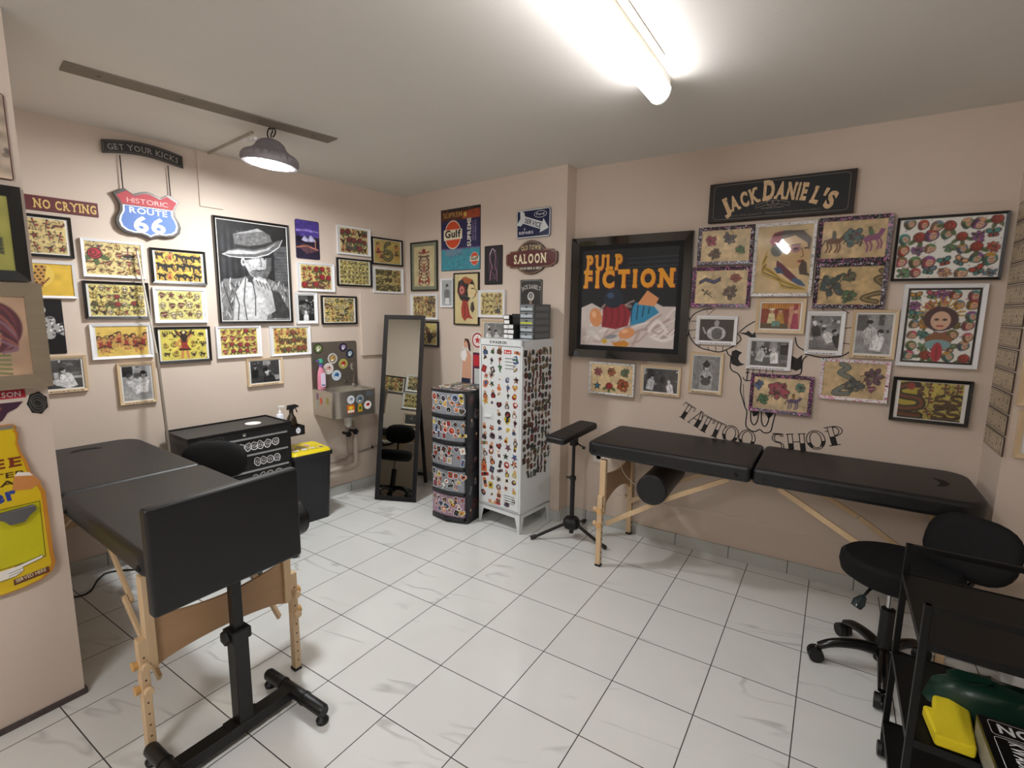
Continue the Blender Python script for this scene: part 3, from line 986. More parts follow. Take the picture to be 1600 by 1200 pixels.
bolster('black bolster under the left massage table, round end beyond the upright pad', .56, -.47, .555, .48, .085, rz=PI)

# ------------------------------------------------------------------ arm rests
t = thing('arm_rest_stand', 'black stand with a large upright pad at the foot of the left massage table', 'arm rest', (.965, -1.005, 0))
mb = MB(); mb.prism(rrect(-.255, .255, .60, .952, .012, 3), -.018, .026, M_VINYL, 'yz'); mb.build('pad', t, bevel=.014, seg=4)
mb = MB(); mb.box(-.026, .026, -.026, .026, .055, .41, M_BLACK); mb.build('lower_post', t, bevel=.003)
mb = MB(); mb.box(-.0175, .0175, -.0175, .0175, .40, .62, M_BLACK); mb.build('upper_post', t, bevel=.004)
mb = MB(); mb.box(-.034, .034, -.034, .034, .385, .425, M_RUB)
cl = mb.build('clamp', t, bevel=.004)
mb = MB(); mb.lathe([(.0, -.0), (.022, 0), (.026, .006), (.022, .014), (0, .016)], M_RUB, 10, ribs=lambda k, z: (-.18 if k % 2 else 0))
k = MB(); k.M = Matrix.Translation((0, -.034, .405)) @ Matrix.Rotation(PI / 2, 4, 'X'); k.lathe([(0, 0), (.024, 0), (.028, .007), (.024, .016), (0, .018)], M_RUB, 10, ribs=lambda k, z: (-.2 if k % 2 else 0)); k.build('clamp_knob', cl)
mb = MB(); mb.box(-.03, -.019, -.05, .05, .58, .75, M_BLACK); mb.build('pad_bracket', t, bevel=.003)
mb = MB(); mb.box(-.028, .028, -.235, .185, .022, .064, M_BLACK); mb.build('base_beam', t, bevel=.003)
mb = MB(); mb.box(-.03, .03, -.06, .06, .055, .068, M_BLACK); mb.build('base_plate', t, bevel=.002)
for yy in (-.24, .19):
    mb = MB(); mb.tube([(-.155, yy, .05), (-.145, yy, .05), (.2, yy + .0, .05), (.21, yy, .05)], [.018, .024, .024, .018], M_BLACK, 16); fb = mb.build('foot_bar', t)
    mb = MB(); mb.tube([(-.05, yy, .05), (-.04, yy, .05)], .0265, M_RUB, 16); mb.tube([(.085, yy, .05), (.095, yy, .05)], .0265, M_RUB, 16); mb.build('collar', fb)
    for xx in (-.14, .195):
        mb = MB(); mb.lathe([(.0, 0), (.022, 0), (.024, .012), (.016, .022), (.008, .03), (0, .03)], M_RUB, 14, c=(xx, yy)); mb.build('levelling_foot', fb)
t = thing('tattoo_arm_rest', 'slim black tripod arm rest between the white locker and the right massage table', 'arm rest', (1.253, 1.126, 0))
pz = MB(); pz.M = Matrix.Translation((-.005, -.02, .755)) @ Matrix.Rotation(-.12, 4, 'Z') @ Matrix.Rotation(math.radians(5), 4, 'X')
pz.prism(rrect(-.075, .075, -.215, .215, .03, 4), -.022, .022, M_VINYL, 'xy'); pz.build('pad', t, bevel=.014, seg=4)
mb = MB(); mb.box(-.03, .03, -.06, .06, .715, .737, M_RUB); mb.box(-.022, .022, -.022, .022, .66, .72, M_RUB); mb.build('tilt_bracket', t, bevel=.003)
mb = MB(); mb.cone((.02, 0, .68), (.075, -.01, .66), .006, .004, M_RUB, 8); mb.cone((.07, -.01, .66), (.085, -.01, .655), .012, .010, M_RUB, 10); mb.build('tilt_knob', t)
mb = MB(); mb.cone((0, 0, .42), (0, 0, .68), .011, .011, M_BLACK, 16); mb.build('upper_post', t)
mb = MB(); mb.cone((0, 0, .04), (0, 0, .44), .0155, .0155, M_BLACK, 16); mb.build('lower_post', t)
mb = MB(); mb.cone((0, 0, .42), (0, 0, .445), .021, .021, M_RUB, 16); mb.cone((-.015, 0, .432), (-.045, -.01, .432), .006, .009, M_RUB, 8); mb.build('clamp', t)
mb = MB(); mb.lathe([(0, .075), (.05, .08), (.06, .095), (.058, .13), (.045, .15), (.02, .155)], M_RUB, 9); mb.build('hub', t, smooth=False)
for (dx, dy) in ((-.217, -.174), (.262, -.026), (-.03, .29)):
    v = Vector((dx, dy, 0)).normalized()
    mb = MB(); mb.bar(Vector((v.x * .04, v.y * .04, .11)), Vector((dx * .96, dy * .96, .014)), .022, .014, M_BLACK)
    lg = mb.build('leg', t, bevel=.003)
    mb = MB(); mb.cone((dx * .88, dy * .88, .024), (dx * 1.02, dy * 1.02, .013), .015, .013, M_RUB, 12); mb.build('rubber_foot', lg)

# ------------------------------------------------------------------ stools
def stool(label, x, y, rz, seat_z, back, lever=True, rseat=.19, seat_k=(1, 1), seat_off=(0, 0)):
    t = thing('rolling_stool', label, 'stool', (x, y, 0), rz)
    for k in range(5):
        a = math.radians(51) + 2 * PI * k / 5
        c, s = math.cos(a), math.sin(a)
        pts = smoothpts([(.03 * c, .03 * s, .105), (.10 * c, .10 * s, .112), (.19 * c, .19 * s, .098), (.245 * c, .245 * s, .07)], 3)
        mb = MB(); mb.tube(pts, [.026 - .009 * i / (len(pts) - 1) for i in range(len(pts))], mat('gloss_black_plastic', '#0d0d0d', .18), 10)
        lg = mb.build('base_leg', t)
        px, py = .255 * c, .255 * s
        mb = MB()
        for q in (-1, 1):
            mb.cone((px - s * .004 * q, py + c * .004 * q, .031), (px - s * .026 * q, py + c * .026 * q, .031), .031, .030, M_RUB, 20)
        mb.cone((px, py, .03), (px, py, .066), .006, .006, M_CHROME, 8)
        mb.build('caster', lg)
    mb = MB(); mb.lathe([(.032, .06), (.034, .075), (.03, .14), (.027, .15), (.027, .30), (.02, .305)], M_RUB, 20); mb.build('column', t)
    mb = MB(); mb.cone((0, 0, .3), (0, 0, seat_z - .09), .011, .011, M_CHROME, 14); mb.build('gas_piston', t)
    s = seat_z
    prof = [(0, s - .095), (rseat * .82, s - .105), (rseat * .96, s - .085), (rseat, s - .05), (rseat * .985, s - .018), (rseat * .9, s - .002), (rseat * .6, s - .008), (0, s - .012)]
    mb = MB(); mb.M = Matrix.Translation((seat_off[0], seat_off[1], 0)) @ Matrix.Diagonal((seat_k[0], seat_k[1], 1, 1)); mb.lathe(prof, mat('black_stool_fabric', '#0e0e0f', .8, bump=.3, bscale=400, spec=.3), 40); mb.build('seat', t)
    if lever:
        mb = MB(); mb.tube([(-.02, -.02, s - .11), (-.08, -.09, s - .12), (-.105, -.125, s - .15)], .006, M_RUB, 8)
        lv = mb.build('lever', t)
        mb = MB(); mb.tube([(-.10, -.12, s - .145), (-.115, -.138, s - .165), (-.125, -.15, s - .185)], [.012, .024, .02], mat('shiny_black_knob', '#2a3436', .1), 12); mb.build('lever_knob', lv)
    if back:
        bx, by, bz, brz, bt, bw, bh = back
        M_ = Matrix.Translation((bx, by, bz)) @ Matrix.Rotation(brz, 4, 'Z') @ Matrix.Rotation(bt, 4, 'X')
        mb = MB(); mb.M = M_
        nu, nv = 28, 10
        vs = []; fs = []
        for i in range(nv + 1):
            ph = -PI / 2 + PI * i / nv
            for k in range(nu):
                a = 2 * PI * k / nu
                ca, sa = math.cos(a), math.sin(a)
                rr = abs(math.cos(ph)) ** .45
                X = bw / 2 * rr * math.copysign(abs(ca) ** .75, ca); Z = bh / 2 * rr * math.copysign(abs(sa) ** .75, sa)
                Y = .034 * math.sin(ph) - .25 * X * X * 4 * .6
                vs.append((X, Y, Z))
        for i in range(nv):
            for k in range(nu):
                fs.append((i * nu + k, i * nu + (k + 1) % nu, (i + 1) * nu + (k + 1) % nu, (i + 1) * nu + k))
        mb.add(vs, fs, mat('black_stool_fabric', '#0e0e0f', .8)); mb.build('backrest', t, ang=70)
        mb = MB(); mb.tube(smoothpts([(0, 0, s - .1), (bx * .6, by * .6, s - .105), (bx * 1.05, by * 1.05, s - .06), (bx * 1.08, by * 1.08, bz - .05)], 4), .010, M_BLACK, 8); mb.build('backrest_arm', t)
    return t
stool('black rolling stool with a curved backrest in front of the right massage table', 2.965, .705, 0.0, .53, (.245, .05, .625, math.radians(-38), math.radians(-20), .33, .26), seat_k=(1.14, .98), seat_off=(.02, .01))
stool('black stool behind the left massage table, backrest in front of the tool chest', -.24, -.29, 0, .50, (.01, -.155, .695, math.radians(33), math.radians(-8), .37, .21), lever=False, rseat=.17)

# ------------------------------------------------------------------ black trolley cart with things on it
t = thing('trolley_cart', 'black metal trolley cart with a raised rail in the right foreground', 'cart', (2.93, -.24, 0))
CW, CD = .64, .435
mk = mat('matt_black_steel', '#060606', .5, spec=.3)
for x in (.008, CW - .008):
    for y in (.008, CD - .008):
        mb = MB(); mb.box(x - .009, x + .009, y - .009, y + .009, .07, .80, mk); mb.build('post', t, bevel=.002)
        mb = MB()
        for q in (-1, 1):
            mb.cone((x - .002 * q, y, .026), (x - .014 * q, y, .026), .026, .025, M_RUB, 18)
        mb.box(x - .008, x + .008, y - .008, y + .008, .03, .075, M_RUB); mb.build('caster', t)
for y_ in (0, CD - .018):
    mb = MB(); mb.box(0, CW, y_, y_ + .018, .782, .80, mk); mb.build('top_rail', t, bevel=.002)
for z in (.69, .40, .13):
    mb = MB(); mb.box(.004, CW - .004, .004, CD - .004, z, z + .004, mk)
    for a in ((.0, CW, 0, .006), (.0, CW, CD - .006, CD), (0, .006, 0, CD), (CW - .006, CW, 0, CD)):
        mb.box(*a, z - .016, z + .006, mk)
    mb.build('shelf', t, smooth=False)
t = thing('cartridge_box', 'black cartridge box with white lettering overhanging the middle shelf of the black cart', 'box', (3.085, -.385, .4065), 0.02)
mb = MB(); mb.box(0, .34, 0, .23, 0, .085, mat('black_carton', '#0b0b0b', .3)); mb.build('carton', t, bevel=.002)
mb = MB()
mb.M = Matrix.Translation((0, 0, .0857)) @ Matrix.Rotation(-PI / 2, 4, 'X')
def rail(mb, x0, x1, z0, z1, y, m, w=.0016):
    stroke(mb, rrect(x0, x1, z0, z1, .008, 3), w, y, m, closed=True)
rail(mb, .018, .33, .163, .218, 0, ink('#e8e8e8')); text(mb, 'KWADRON', .165, .208, .034, 0, ink('#f4f4f4'), width=.265, bold=.03, rot=PI)
rail(mb, .018, .095, .012, .155, 0, ink('#e8e8e8')); text(mb, 'KWADRON', .045, .083, .03, 0, ink('#f4f4f4'), width=.135, bold=.02, rot=-PI / 2)
rail(mb, .103, .33, .012, .155, 0, ink('#e8e8e8')); text(mb, 'K', .15, .05, .075, 0, ink('#cfe6f5'), bold=.03)
mb.build('lettering', t, smooth=False)
mb = MB(); mb.box(-.0006, 0, .012, .218, .012, .073, mat('carton_side_stripe', '#8d8a80', .4, noise=.3, nscale=80)); mb.build('side_stripe', t, smooth=False)
mb = MB(); mb.prism([(.0, .0), (.085, 0), (.095, .1), (.1, .16), (.06, .19), (.02, .185), (.012, .12), (-.012, .12)], 0, .035, mat('yellow_felt', '#e6cf1c', .9, bump=.5, bscale=400), 'xy')
o = mb.build('folded_cloth', bevel=.008, seg=3); place(o, (2.99, -.235, .407), .02); tag(o, 'bright yellow folded cloth beside the cartridge box on the cart', 'cloth')
rr = random.Random(4)
t_ = MB(); n = 16
for i in range(7):
    pass
vs, fs = [], []
for i in range(7):
    ph = PI / 2 * i / 6
    for k in range(n):
        a = 2 * PI * k / n
        w = 1 + rr.uniform(-.12, .12)
        vs.append((.14 * math.cos(a) * math.cos(ph) ** .5 * w, .07 * math.sin(a) * math.cos(ph) ** .5 * w, .10 * math.sin(ph) * (1 + rr.uniform(-.1, .1))))
for i in range(6):
    for k in range(n):
        fs.append((i * n + k, i * n + (k + 1) % n, (i + 1) * n + (k + 1) % n, (i + 1) * n + k))
fs.append(tuple(reversed(range(n))))
t_.add(vs, fs, mat('dark_green_bag', '#16382c', .35)); o = t_.build('plastic_bag', ang=60)
place(o, (3.14, -.005, .4045), 0); tag(o, 'dark green crumpled plastic bag behind the yellow cloth on the cart', 'bag')

# ------------------------------------------------------------------ stickers
PAL = ['#a8322c', '#1d1d1f', '#1d1d1f', '#5a3a2a', '#8a3030', '#c9b23a', '#3b5a86', '#3f6a44', '#c9764a', '#3a3a3e', '#e9e4da', '#c98f6a', '#6a4a5a', '#b8b0a4']
def sticker(parent, P, a, b, s, rng, kind=None, white=True, pal=PAL, name='sticker', mb=None, rough=.35):
    """P(a,b,d) maps plane coordinates + lift to local space"""
    own = mb is None
    mb = mb or MB()
    kind = kind or rng.choice(['round', 'rect', 'rect', 'blob', 'blob', 'tall', 'star', 'heart', 'figure', 'cross', 'wide', 'figure'])
    rot = rng.uniform(-.4, .4)
    def sh(k, kind=kind):
        if kind == 'round': p = ell(0, 0, .5 * k, .5 * k, 14)
        elif kind == 'rect': p = rrect(-.42 * k, .42 * k, -.5 * k, .5 * k, .06, 2)
        elif kind == 'tall': p = rrect(-.26 * k, .26 * k, -.6 * k, .6 * k, .1 * k, 2)
        elif kind == 'wide': p = rrect(-.6 * k, .6 * k, -.22 * k, .22 * k, .06, 2)
        elif kind == 'star': p = [((.55 if i % 2 else .25) * k * math.cos(i * PI / 5), (.55 if i % 2 else .25) * k * math.sin(i * PI / 5)) for i in range(10)]
        elif kind == 'heart': p = [(0, -.5 * k), (-.5 * k, .05 * k), (-.42 * k, .38 * k), (-.2 * k, .42 * k), (0, .22 * k), (.2 * k, .42 * k), (.42 * k, .38 * k), (.5 * k, .05 * k)]
        elif kind == 'cross': p = [(-.08, -.5), (.08, -.5), (.08, .1), (.3, .1), (.3, .26), (.08, .26), (.08, .5), (-.08, .5), (-.08, .26), (-.3, .26), (-.3, .1), (-.08, .1)]; p = [(x * k, z * k) for x, z in p]
        elif kind == 'figure': p = [(-.3, -.5), (-.36, -.1), (-.2, .05), (-.2, .35), (0, .52), (.2, .35), (.2, .05), (.38, -.15), (.3, -.5)]; p = [(x * k, z * k) for x, z in p]
        else: p = bl(k)
        return p
    br = [rng.uniform(.32, .55) for _ in range(9)]
    def bl(k):
        return [(br[i] * k * math.cos(2 * PI * i / 9), br[i] * k * math.sin(2 * PI * i / 9)) for i in range(9)]
    c, n = math.cos(rot), math.sin(rot)
    def put(poly, d, m):
        mb.add([P(a + s * (x * c - z * n), b + s * (x * n + z * c), d) for x, z in poly], [tuple(range(len(poly)))], m)
    d = 0.0006 + rng.uniform(0, .0005)
    if white:
        put(sh(1.18), d, ink('#f2f1ee', rough))
    c1 = rng.choice(pal); c2 = rng.choice(pal); c3 = rng.choice(pal)
    put(sh(1.0), d + .0003, ink(c1, rough))
    if kind in ('figure',):
        put(ell(0, .28, .15, .17, 10), d + .0006, ink('#d9a887', rough)); put([(-.2, -.45), (-.22, -.05), (.22, -.05), (.2, -.45)], d + .0006, ink(c2, rough))
    else:
        put([(x * .55 + .05, z * .5 + .08) for x, z in bl(1)], d + .0006, ink(c2, rough)); put([(x * .25 - .08, z * .3 - .15) for x, z in bl(1)], d + .0009, ink(c3, rough))
    if own:
        return mb.build(name, parent, smooth=False)

# ------------------------------------------------------------------ white locker
MW = mat('white_enamel', '#dfe3e4', .28)
LK = thing('metal_locker', 'tall white metal locker covered in stickers, standing against the back wall', 'locker', (.551, 1.005, 0), math.atan2(-.039, .383))
LW, LD, LH = .385, .365, 1.357
mb = MB(); mb.box(0, LW, .014, LD, .135, LH, MW); mb.box(0, .016, .0, .02, .135, LH, MW); mb.box(LW - .016, LW, 0, .02, .135, LH, MW); mb.box(0, LW, 0, .02, LH - .045, LH, MW); mb.box(0, LW, 0, .02, .135, .15, MW)
mb.build('body', LK, bevel=.003)
mb = MB(); mb.prism([(0.0, .15), (0.0, .0), (.018, 0.0), (.045, .112), (LW - .045, .112), (LW - .018, 0), (LW, 0), (LW, .15)], 0, .004, MW); mb.prism([(.0, .15), (0, 0), (.018, 0), (.045, .112), (LD - .045, .112), (LD - .018, 0), (LD, 0), (LD, .15)], LW - .004, LW, MW, 'yz'); mb.prism([(.0, .15), (0, 0), (.018, 0), (.045, .112), (LD - .045, .112), (LD - .018, 0), (LD, 0), (LD, .15)], 0, .004, MW, 'yz'); mb.prism([(0.0, .15), (0.0, .0), (.018, 0.0), (.045, .112), (LW - .045, .112), (LW - .018, 0), (LW, 0), (LW, .15)], LD - .004, LD, MW)
mb.build('leg_frame', LK, smooth=False)
mb = MB(); mb.box(.02, LW - .02, .004, .016, .155, LH - .05, MW)
door = mb.build('door', LK, bevel=.002)
vm = MB()
for zz in (1.235, 1.212, 1.189, 1.166, .262, .245, .228, .211):
    vm.box(.235, .33, .0015, .005, zz - .004, zz + .004, MW); vm.box(.235, .33, .003, .0045, zz - .009, zz - .0045, mat('vent_gap', '#60666a', .7))
vm.build('vents', door, smooth=False)
mb = MB(); mb.box(.045, .13, -.001, .004, .79, .835, MW); mb.prism(ell(.087, .812, .03, .012, 14), -.010, -.001, mat('white_handle', '#eef0f0', .25)); mb.build('handle', door, bevel=.001)
mb = MB(); mb.prism([(0, 0), (LW, 0), (LW, LD), (0, LD)], LH, LH + .001, MW, 'xy')
mb = MB(); text(mb, 'KWADRON', LW * .45, LH - .031, .019, -.0008, ink('#1d1d1d'), width=.15, bold=.03); mb.build('maker_lettering', LK, smooth=False)
rng = random.Random(11)
PF = lambda a, b, d: (a, .004 - d, b)
PS = lambda a, b, d: (LW + d, a, b)
cnt = 0
for r_ in range(19):
    z = LH - .085 - r_ * .0605
    for c_ in range(5):
        x = .052 + c_ * .069 + rng.uniform(-.010, .010)
        if 1.15 < z < 1.25 and c_ in (3,) or .2 < z < .27 and c_ == 3 or .78 < z < .85 and c_ in (0, 1):
            continue
        if r_ == 18 and c_ in (0, 4):
            continue
        if r_ == 0 and c_ == 3:
            mb = MB(); mb.flat(rrect(x - .035, x + .03, z - .013, z + .014, .004), .004 - .001, ink('#c9302a')); text(mb, 'Red', x - .003, z - .008, .017, .004 - .0014, ink('#f4f0ea'), width=.05, bold=.02); mb.build('sticker', LK, smooth=False); cnt += 1; continue
        sticker(LK, PF, x, z + rng.uniform(-.012, .012), rng.uniform(.042, .064), rng, white=rng.random() < .35); cnt += 1
side_pts = []
for r_ in range(18):
    z = LH - .09 - r_ * .05
    for c_ in range(8):
        y = .04 + c_ * .041 + rng.uniform(-.007, .007)
        if z < .52 + .0 * y and (c_ == 0 and z < .47 or c_ > 6 and z < .5):
            continue
        side_pts.append((y, z + rng.uniform(-.01, .01)))
dark = ['#3b302c', '#5b2a2a', '#2c3a33', '#46342a', '#6b5a3c', '#2b2b30', '#7a3a3a', '#4a5a4a', '#8a7a5a', '#303640']
n_ind = 100 - cnt
allm = MB()
for i, (y, z) in enumerate(side_pts):
    kd = rng.choice(['round', 'rect', 'rect', 'tall', 'tall', 'blob', 'figure'])
    if i < n_ind:
        sticker(LK, PS, y, z, rng.uniform(.038, .052), rng, kind=kd, white=rng.random() < .2, pal=dark)
    else:
        sticker(LK, PS, y, z, rng.uniform(.036, .05), rng, kind=kd, white=rng.random() < .2, pal=dark, mb=allm)
o = allm.build('stickers', LK, smooth=False, kind='stuff')

# boxes on the locker
def lpos(a, b, z):
    r = math.atan2(-.039, .383); c, s = math.cos(r), math.sin(r)
    return (.551 + a * c - b * s, 1.005 + a * s + b * c, z)
LR = math.atan2(-.039, .383)
t = thing('parts_drawer_unit', 'grey translucent five-drawer organiser on top of the locker', 'drawer unit', (0, 0, 0), 0)
t.location = lpos(.266, .12, LH); t.rotation_euler = (0, 0, LR)
mgc = mat('smoked_clear_plastic', '#7f8589', .2)
mb = MB(); mb.box(0, .118, .004, .2, 0, .24, mat('dark_grey_shell', '#55595c', .35)); mb.build('body', t, bevel=.002)
for k in range(5):
    z = .004 + k * .0468
    mb = MB(); mb.box(.004, .114, -.004, .01, z, z + .042, mgc); d = mb.build('drawer', t, bevel=.002)
    mb = MB(); mb.box(.01, .108, -.0052, -.004, z + .006, z + .024, mat('clear_shine', '#b9c4ca' if k != 2 else '#c3cf3f', .25)) if k != 2 else mb.box(.01, .108, -.0052, -.004, z + .008, z + .02, mat('yellow_green_strip', '#c3cf3f', .4))
    mb.prism([(.048, z + .034), (.07, z + .034), (.059, z + .02)], -.008, -.004, mat('drawer_pull_shadow', '#3a3e41', .4)); mb.build('pull', d, smooth=False)
    mb = MB(); mb.box(.118, .1185, .02, .18, z + .006, z + .034, mat('side_rib', '#6d7274', .3)); mb.build('side_window', d, smooth=False)
def ink_box(label, a, b, z, w, d, h, front, rz=0.0, shell='#1c1c1e'):
    t = thing('needle_box', label, 'box', lpos(a, b, z), LR + rz, 'boxes stacked on the locker')
    mb = MB(); mb.box(0, w, 0, d, 0, h, mat('carton_' + shell.strip('#'), shell, .4)); mb.build('carton', t, bevel=.001)
    mb = MB(); mb.box(.005, w - .005, -.0007, 0, .004, h - .004, ink(front)); mb.build('label', t, smooth=False)
    return t
names = ['bottom', 'second', 'third', 'fourth', 'top']
for k in range(5):
    ink_box('small white-labelled box, %s of the left-hand stack of five on the locker' % names[k], .135 + (.004 if k % 2 else 0), .10, LH + k * .033, .055, .11, .032, '#f3f3f3')
for k in range(3):
    ink_box('white-labelled box, %s of the three under the black box on the locker' % ['bottom', 'middle', 'top'][k], .202 - (.008 if k == 1 else 0), .07, LH + k * .034, .05 + .012 * (k == 1), .05, .033, '#ececec')
t = thing('ink_carton', 'plain black carton stacked between the white-labelled boxes and the grey drawers', 'box', lpos(.193, .123, LH), LR)
mb = MB(); mb.box(0, .070, 0, .1, 0, .172, mat('plain_black_card', '#111112', .45)); mb.build('carton', t, bevel=.001)
mb = MB(); mb.box(.01, .062, -.0006, 0, .155, .157, ink('#4b4b4d')); mb.box(.01, .062, -.0006, 0, .12, .1215, ink('#4b4b4d')); mb.build('print_lines', t, smooth=False)

# ------------------------------------------------------------------ plastic drawer tower
TW = thing('drawer_tower', 'black plastic tower of five smoked drawers covered in stickers, left of the white locker', 'drawer tower', (.206, .868, 0), math.atan2(.021, .355))
mbk = mat('charcoal_plastic', '#26272b', .35)
tw, td, th = .325, .36, .985
mb = MB(); mb.box(0, .014, .02, td, 0, th - .02, mbk); mb.box(tw - .022, tw, .015, td, 0, th - .02, mbk); mb.box(0, tw, td - .012, td, 0, th - .02, mbk)
for k in range(6):
    mb.box(0, tw, .02, td, .004 + k * .1915, .016 + k * .1915, mbk)
mb.build('carcass', TW, bevel=.002)
n = 10
mb = MB(); arc = [(tw * i / n, .012 - .03 * math.sin(PI * i / n)) for i in range(n + 1)]
mb.prism(arc + [(tw, td), (0, td)], th - .025, th, mbk, 'xy'); mb.build('lid', TW, bevel=.003)
mb = MB(); mb.prism(arc + [(tw, td), (0, td)], 0.0, .022, mbk, 'xy'); mb.build('base', TW, bevel=.002)
rng = random.Random(5)
for k in range(5):
    z0 = .026 + k * .19; z1 = z0 + .178
    def PC(a, b, d, off=0.0):
        return (a, .006 - .03 * math.sin(PI * a / tw) - d, b)
    mdr = mat('smoked_drawer' if k else 'pink_tinted_drawer', '#8d9198' if k else '#a8889a', .25)
    mb = MB()
    fr = [(.016 + (tw - .04) * i / n,) for i in range(n + 1)]
    poly = [(a[0], .008 - .03 * math.sin(PI * a[0] / tw)) for a in fr]
    mb.prism(poly + [(poly[-1][0], .05), (poly[0][0], .05)], z0, z1, mdr, 'xy'); d = mb.build('drawer', TW, bevel=.002)
    mb = MB(); poly2 = [(a[0], -.002 - .03 * math.sin(PI * a[0] / tw)) for a in fr]
    mb.prism(poly2 + [(poly[-1][0], .02), (poly[0][0], .02)], z0, z0 + .022, mbk, 'xy'); mb.prism([(tw * .3, -.022), (tw * .5, -.045), (tw * .7, -.022)], z0 - .002, z0 + .012, mbk, 'xy'); mb.build('handle_lip', d, bevel=.002)
    for j in range(3):
        for i in range(6 if j != 1 else 5):
            a = .04 + i * .05 + (.02 if j == 1 else 0) + rng.uniform(-.008, .008); b = z0 + .06 + j * .042 + rng.uniform(-.008, .008)
            if (i * 7 + j * 3 + k) % 6 == 0 and j == 0:
                continue
            sticker(d, PC, a, b, rng.uniform(.034, .05), rng)
PS2 = lambda a, b, d: (tw + d, a, b)
for i in range(16):
    sticker(TW, PS2, .05 + (i % 3) * .06 + rng.uniform(-.015, .015), .08 + i * .056, rng.uniform(.05, .08), rng, white=False, pal=['#3a3c40', '#4a4a50', '#2e2e32', '#5b2a2a', '#6a6a70'])
PT = lambda a, b, d: (a, b, th + d)
for i in range(16):
    sticker(TW, PT, .04 + (i % 4) * .08 + rng.uniform(-.015, .015), .03 + (i // 4) * .08 + rng.uniform(-.01, .02), rng.uniform(.055, .08), rng)

# ------------------------------------------------------------------ standing mirror
t = thing('standing_mirror', 'tall black-framed standing mirror leaning back in the corner beside the drawer tower', 'mirror', (-.395, .848, 0), math.atan2(.139, .323))
mt = Matrix.Rotation(-math.atan2(.285, 1.5), 4, 'X')
mw_, mh_ = .352, 1.525
mfr = mat('black_mirror_frame', '#1b1b1d', .3)
mb = MB(); mb.M = mt @ Matrix.Translation((0, .0, .004)); frame_mesh(mb, mw_, mh_, .036, .0, .018, mfr, .006); mb.build('frame', t, bevel=.001)
mb = MB(); mb.M = mt @ Matrix.Translation((0, 0, .004)); mb.box(.034, mw_ - .034, .008, .012, .034, mh_ - .034, mat('mirror_silver', '#a8aaa4', .015, 1.0)); mb.build('mirror_glass', t, smooth=False)
mb = MB(); mb.M = mt @ Matrix.Translation((0, 0, .004)); mb.box(.01, mw_ - .01, .0125, .019, .01, mh_ - .01, mat('mirror_backing', '#2a2623', .7)); mb.build('backing', t, smooth=False)
top = mt @ Vector((0, .02, 1.25))
for x in (.07, mw_ - .07):
    mb = MB(); mb.bar((x, top.y, top.z), (x + (.05 if x > .2 else -.05) * 0, top.y + .20, .012), .03, .014, mfr); mb.build('rear_leg', t, bevel=.002)
mb = MB(); mb.box(.07, mw_ - .07, top.y + .18, top.y + .195, .08, .11, mfr); mb.build('rear_crossbar', t, bevel=.002)

# ------------------------------------------------------------------ tool chest
CH = thing('tool_chest', 'black metal tool chest with silver drawer pulls and white stickers against the left wall', 'tool chest', (-.495, -.47, 0), math.atan2(.615, .04))
# local x runs along the front, local y goes back to the wall
cw, cdp, chh = .645, .335, .775
mc = mat('black_powder_coat', '#131314', .4)
mb = MB(); mb.box(0, cw, .008, .262, .09, chh - .06, mc); mb.build('body', CH, bevel=.003)
mb = MB(); mb.box(0, cw, 0, cdp, chh - .07, chh - .012, mc)
for a in ((0, cw, 0, .006), (0, cw, cdp - .006, cdp), (0, .006, 0, cdp), (cw - .006, cw, 0, cdp)):
    mb.box(*a, chh - .02, chh, mc)
mb.box(.006, cw - .006, .006, cdp - .006, chh - .0125, chh - .010, mat('ribbed_rubber_mat', '#3c3936', .6))
mb.build('top_tray', CH, smooth=False)
mb = MB(); mb.lathe([(0, chh - .0098), (.05, chh - .0098), (.05, chh - .008), (0, chh - .008)], ink('#f1f1ef'), 24, c=(.47, .17)); mb.build('round_label', CH)
mb = MB(); mb.M = Matrix.Translation((.326, -.001, chh - .036)) @ Matrix.Rotation(PI / 2, 4, 'X'); mb.lathe([(0, 0), (.011, 0), (.011, .004), (.004, .006), (0, .006)], M_CHROME, 16); mb.build('lock', CH)
mb = MB(); stroke(mb, rrect(.06, .2, chh - .062, chh - .024, .002, 1), .0015, -.0006, ink('#6f6f70'), closed=True); text(mb, 'HEAVY DUTY', .13, chh - .047, .01, -.0006, ink('#77777a'), width=.11); text(mb, '8', .025, chh - .075, .045, -.0008, ink('#e8e8e8'), bold=.0); mb.build('marking', CH, smooth=False)
rng = random.Random(8)
zt = [.713, .602, .493, .384, .275, .166]
for k in range(5):
    mb = MB(); mb.box(.03, cw - .035, -.003, .01, zt[k + 1] + .006, zt[k] - .004, mc); d = mb.build('drawer', CH, bevel=.002)
    mb = MB(); mb.box(.03, cw - .035, -.014, -.002, zt[k] - .008, zt[k] + .004, mat('silver_pull', '#c3c5c8', .25, .8)); mb.build('pull', d, bevel=.002)
    if k < 3:
        xs = [.30, .345, .385, .425, .475, .53] if k == 0 else ([.40, .44, .485, .535] if k == 1 else [.26, .31, .38, .43, .48, .54])
        for x in xs:
            s = .052
            zz = (zt[k] + zt[k + 1]) / 2 - .002
            m2 = MB(); ps = [rng.uniform(.36, .5) for _ in range(11)]
            pl = [(x + ps[i] * s * math.cos(2 * PI * i / 11), zz + 1.15 * ps[i] * s * math.sin(2 * PI * i / 11)) for i in range(11)]
            stroke(m2, smoothpts(pl, 2, True), .006, -.0038, ink('#e9e9e9'), closed=True)
            p3 = [(x + (px - x) * .5, zz + (pz_ - zz) * .5) for px, pz_ in pl]
            stroke(m2, p3, .003, -.0042, ink('#dddddd'), closed=True)
            stroke(m2, [(x - .012, zz + .004), (x + .012, zz - .006)], .004, -.0042, ink('#dddddd'))
            m2.build('sticker', d, smooth=False)
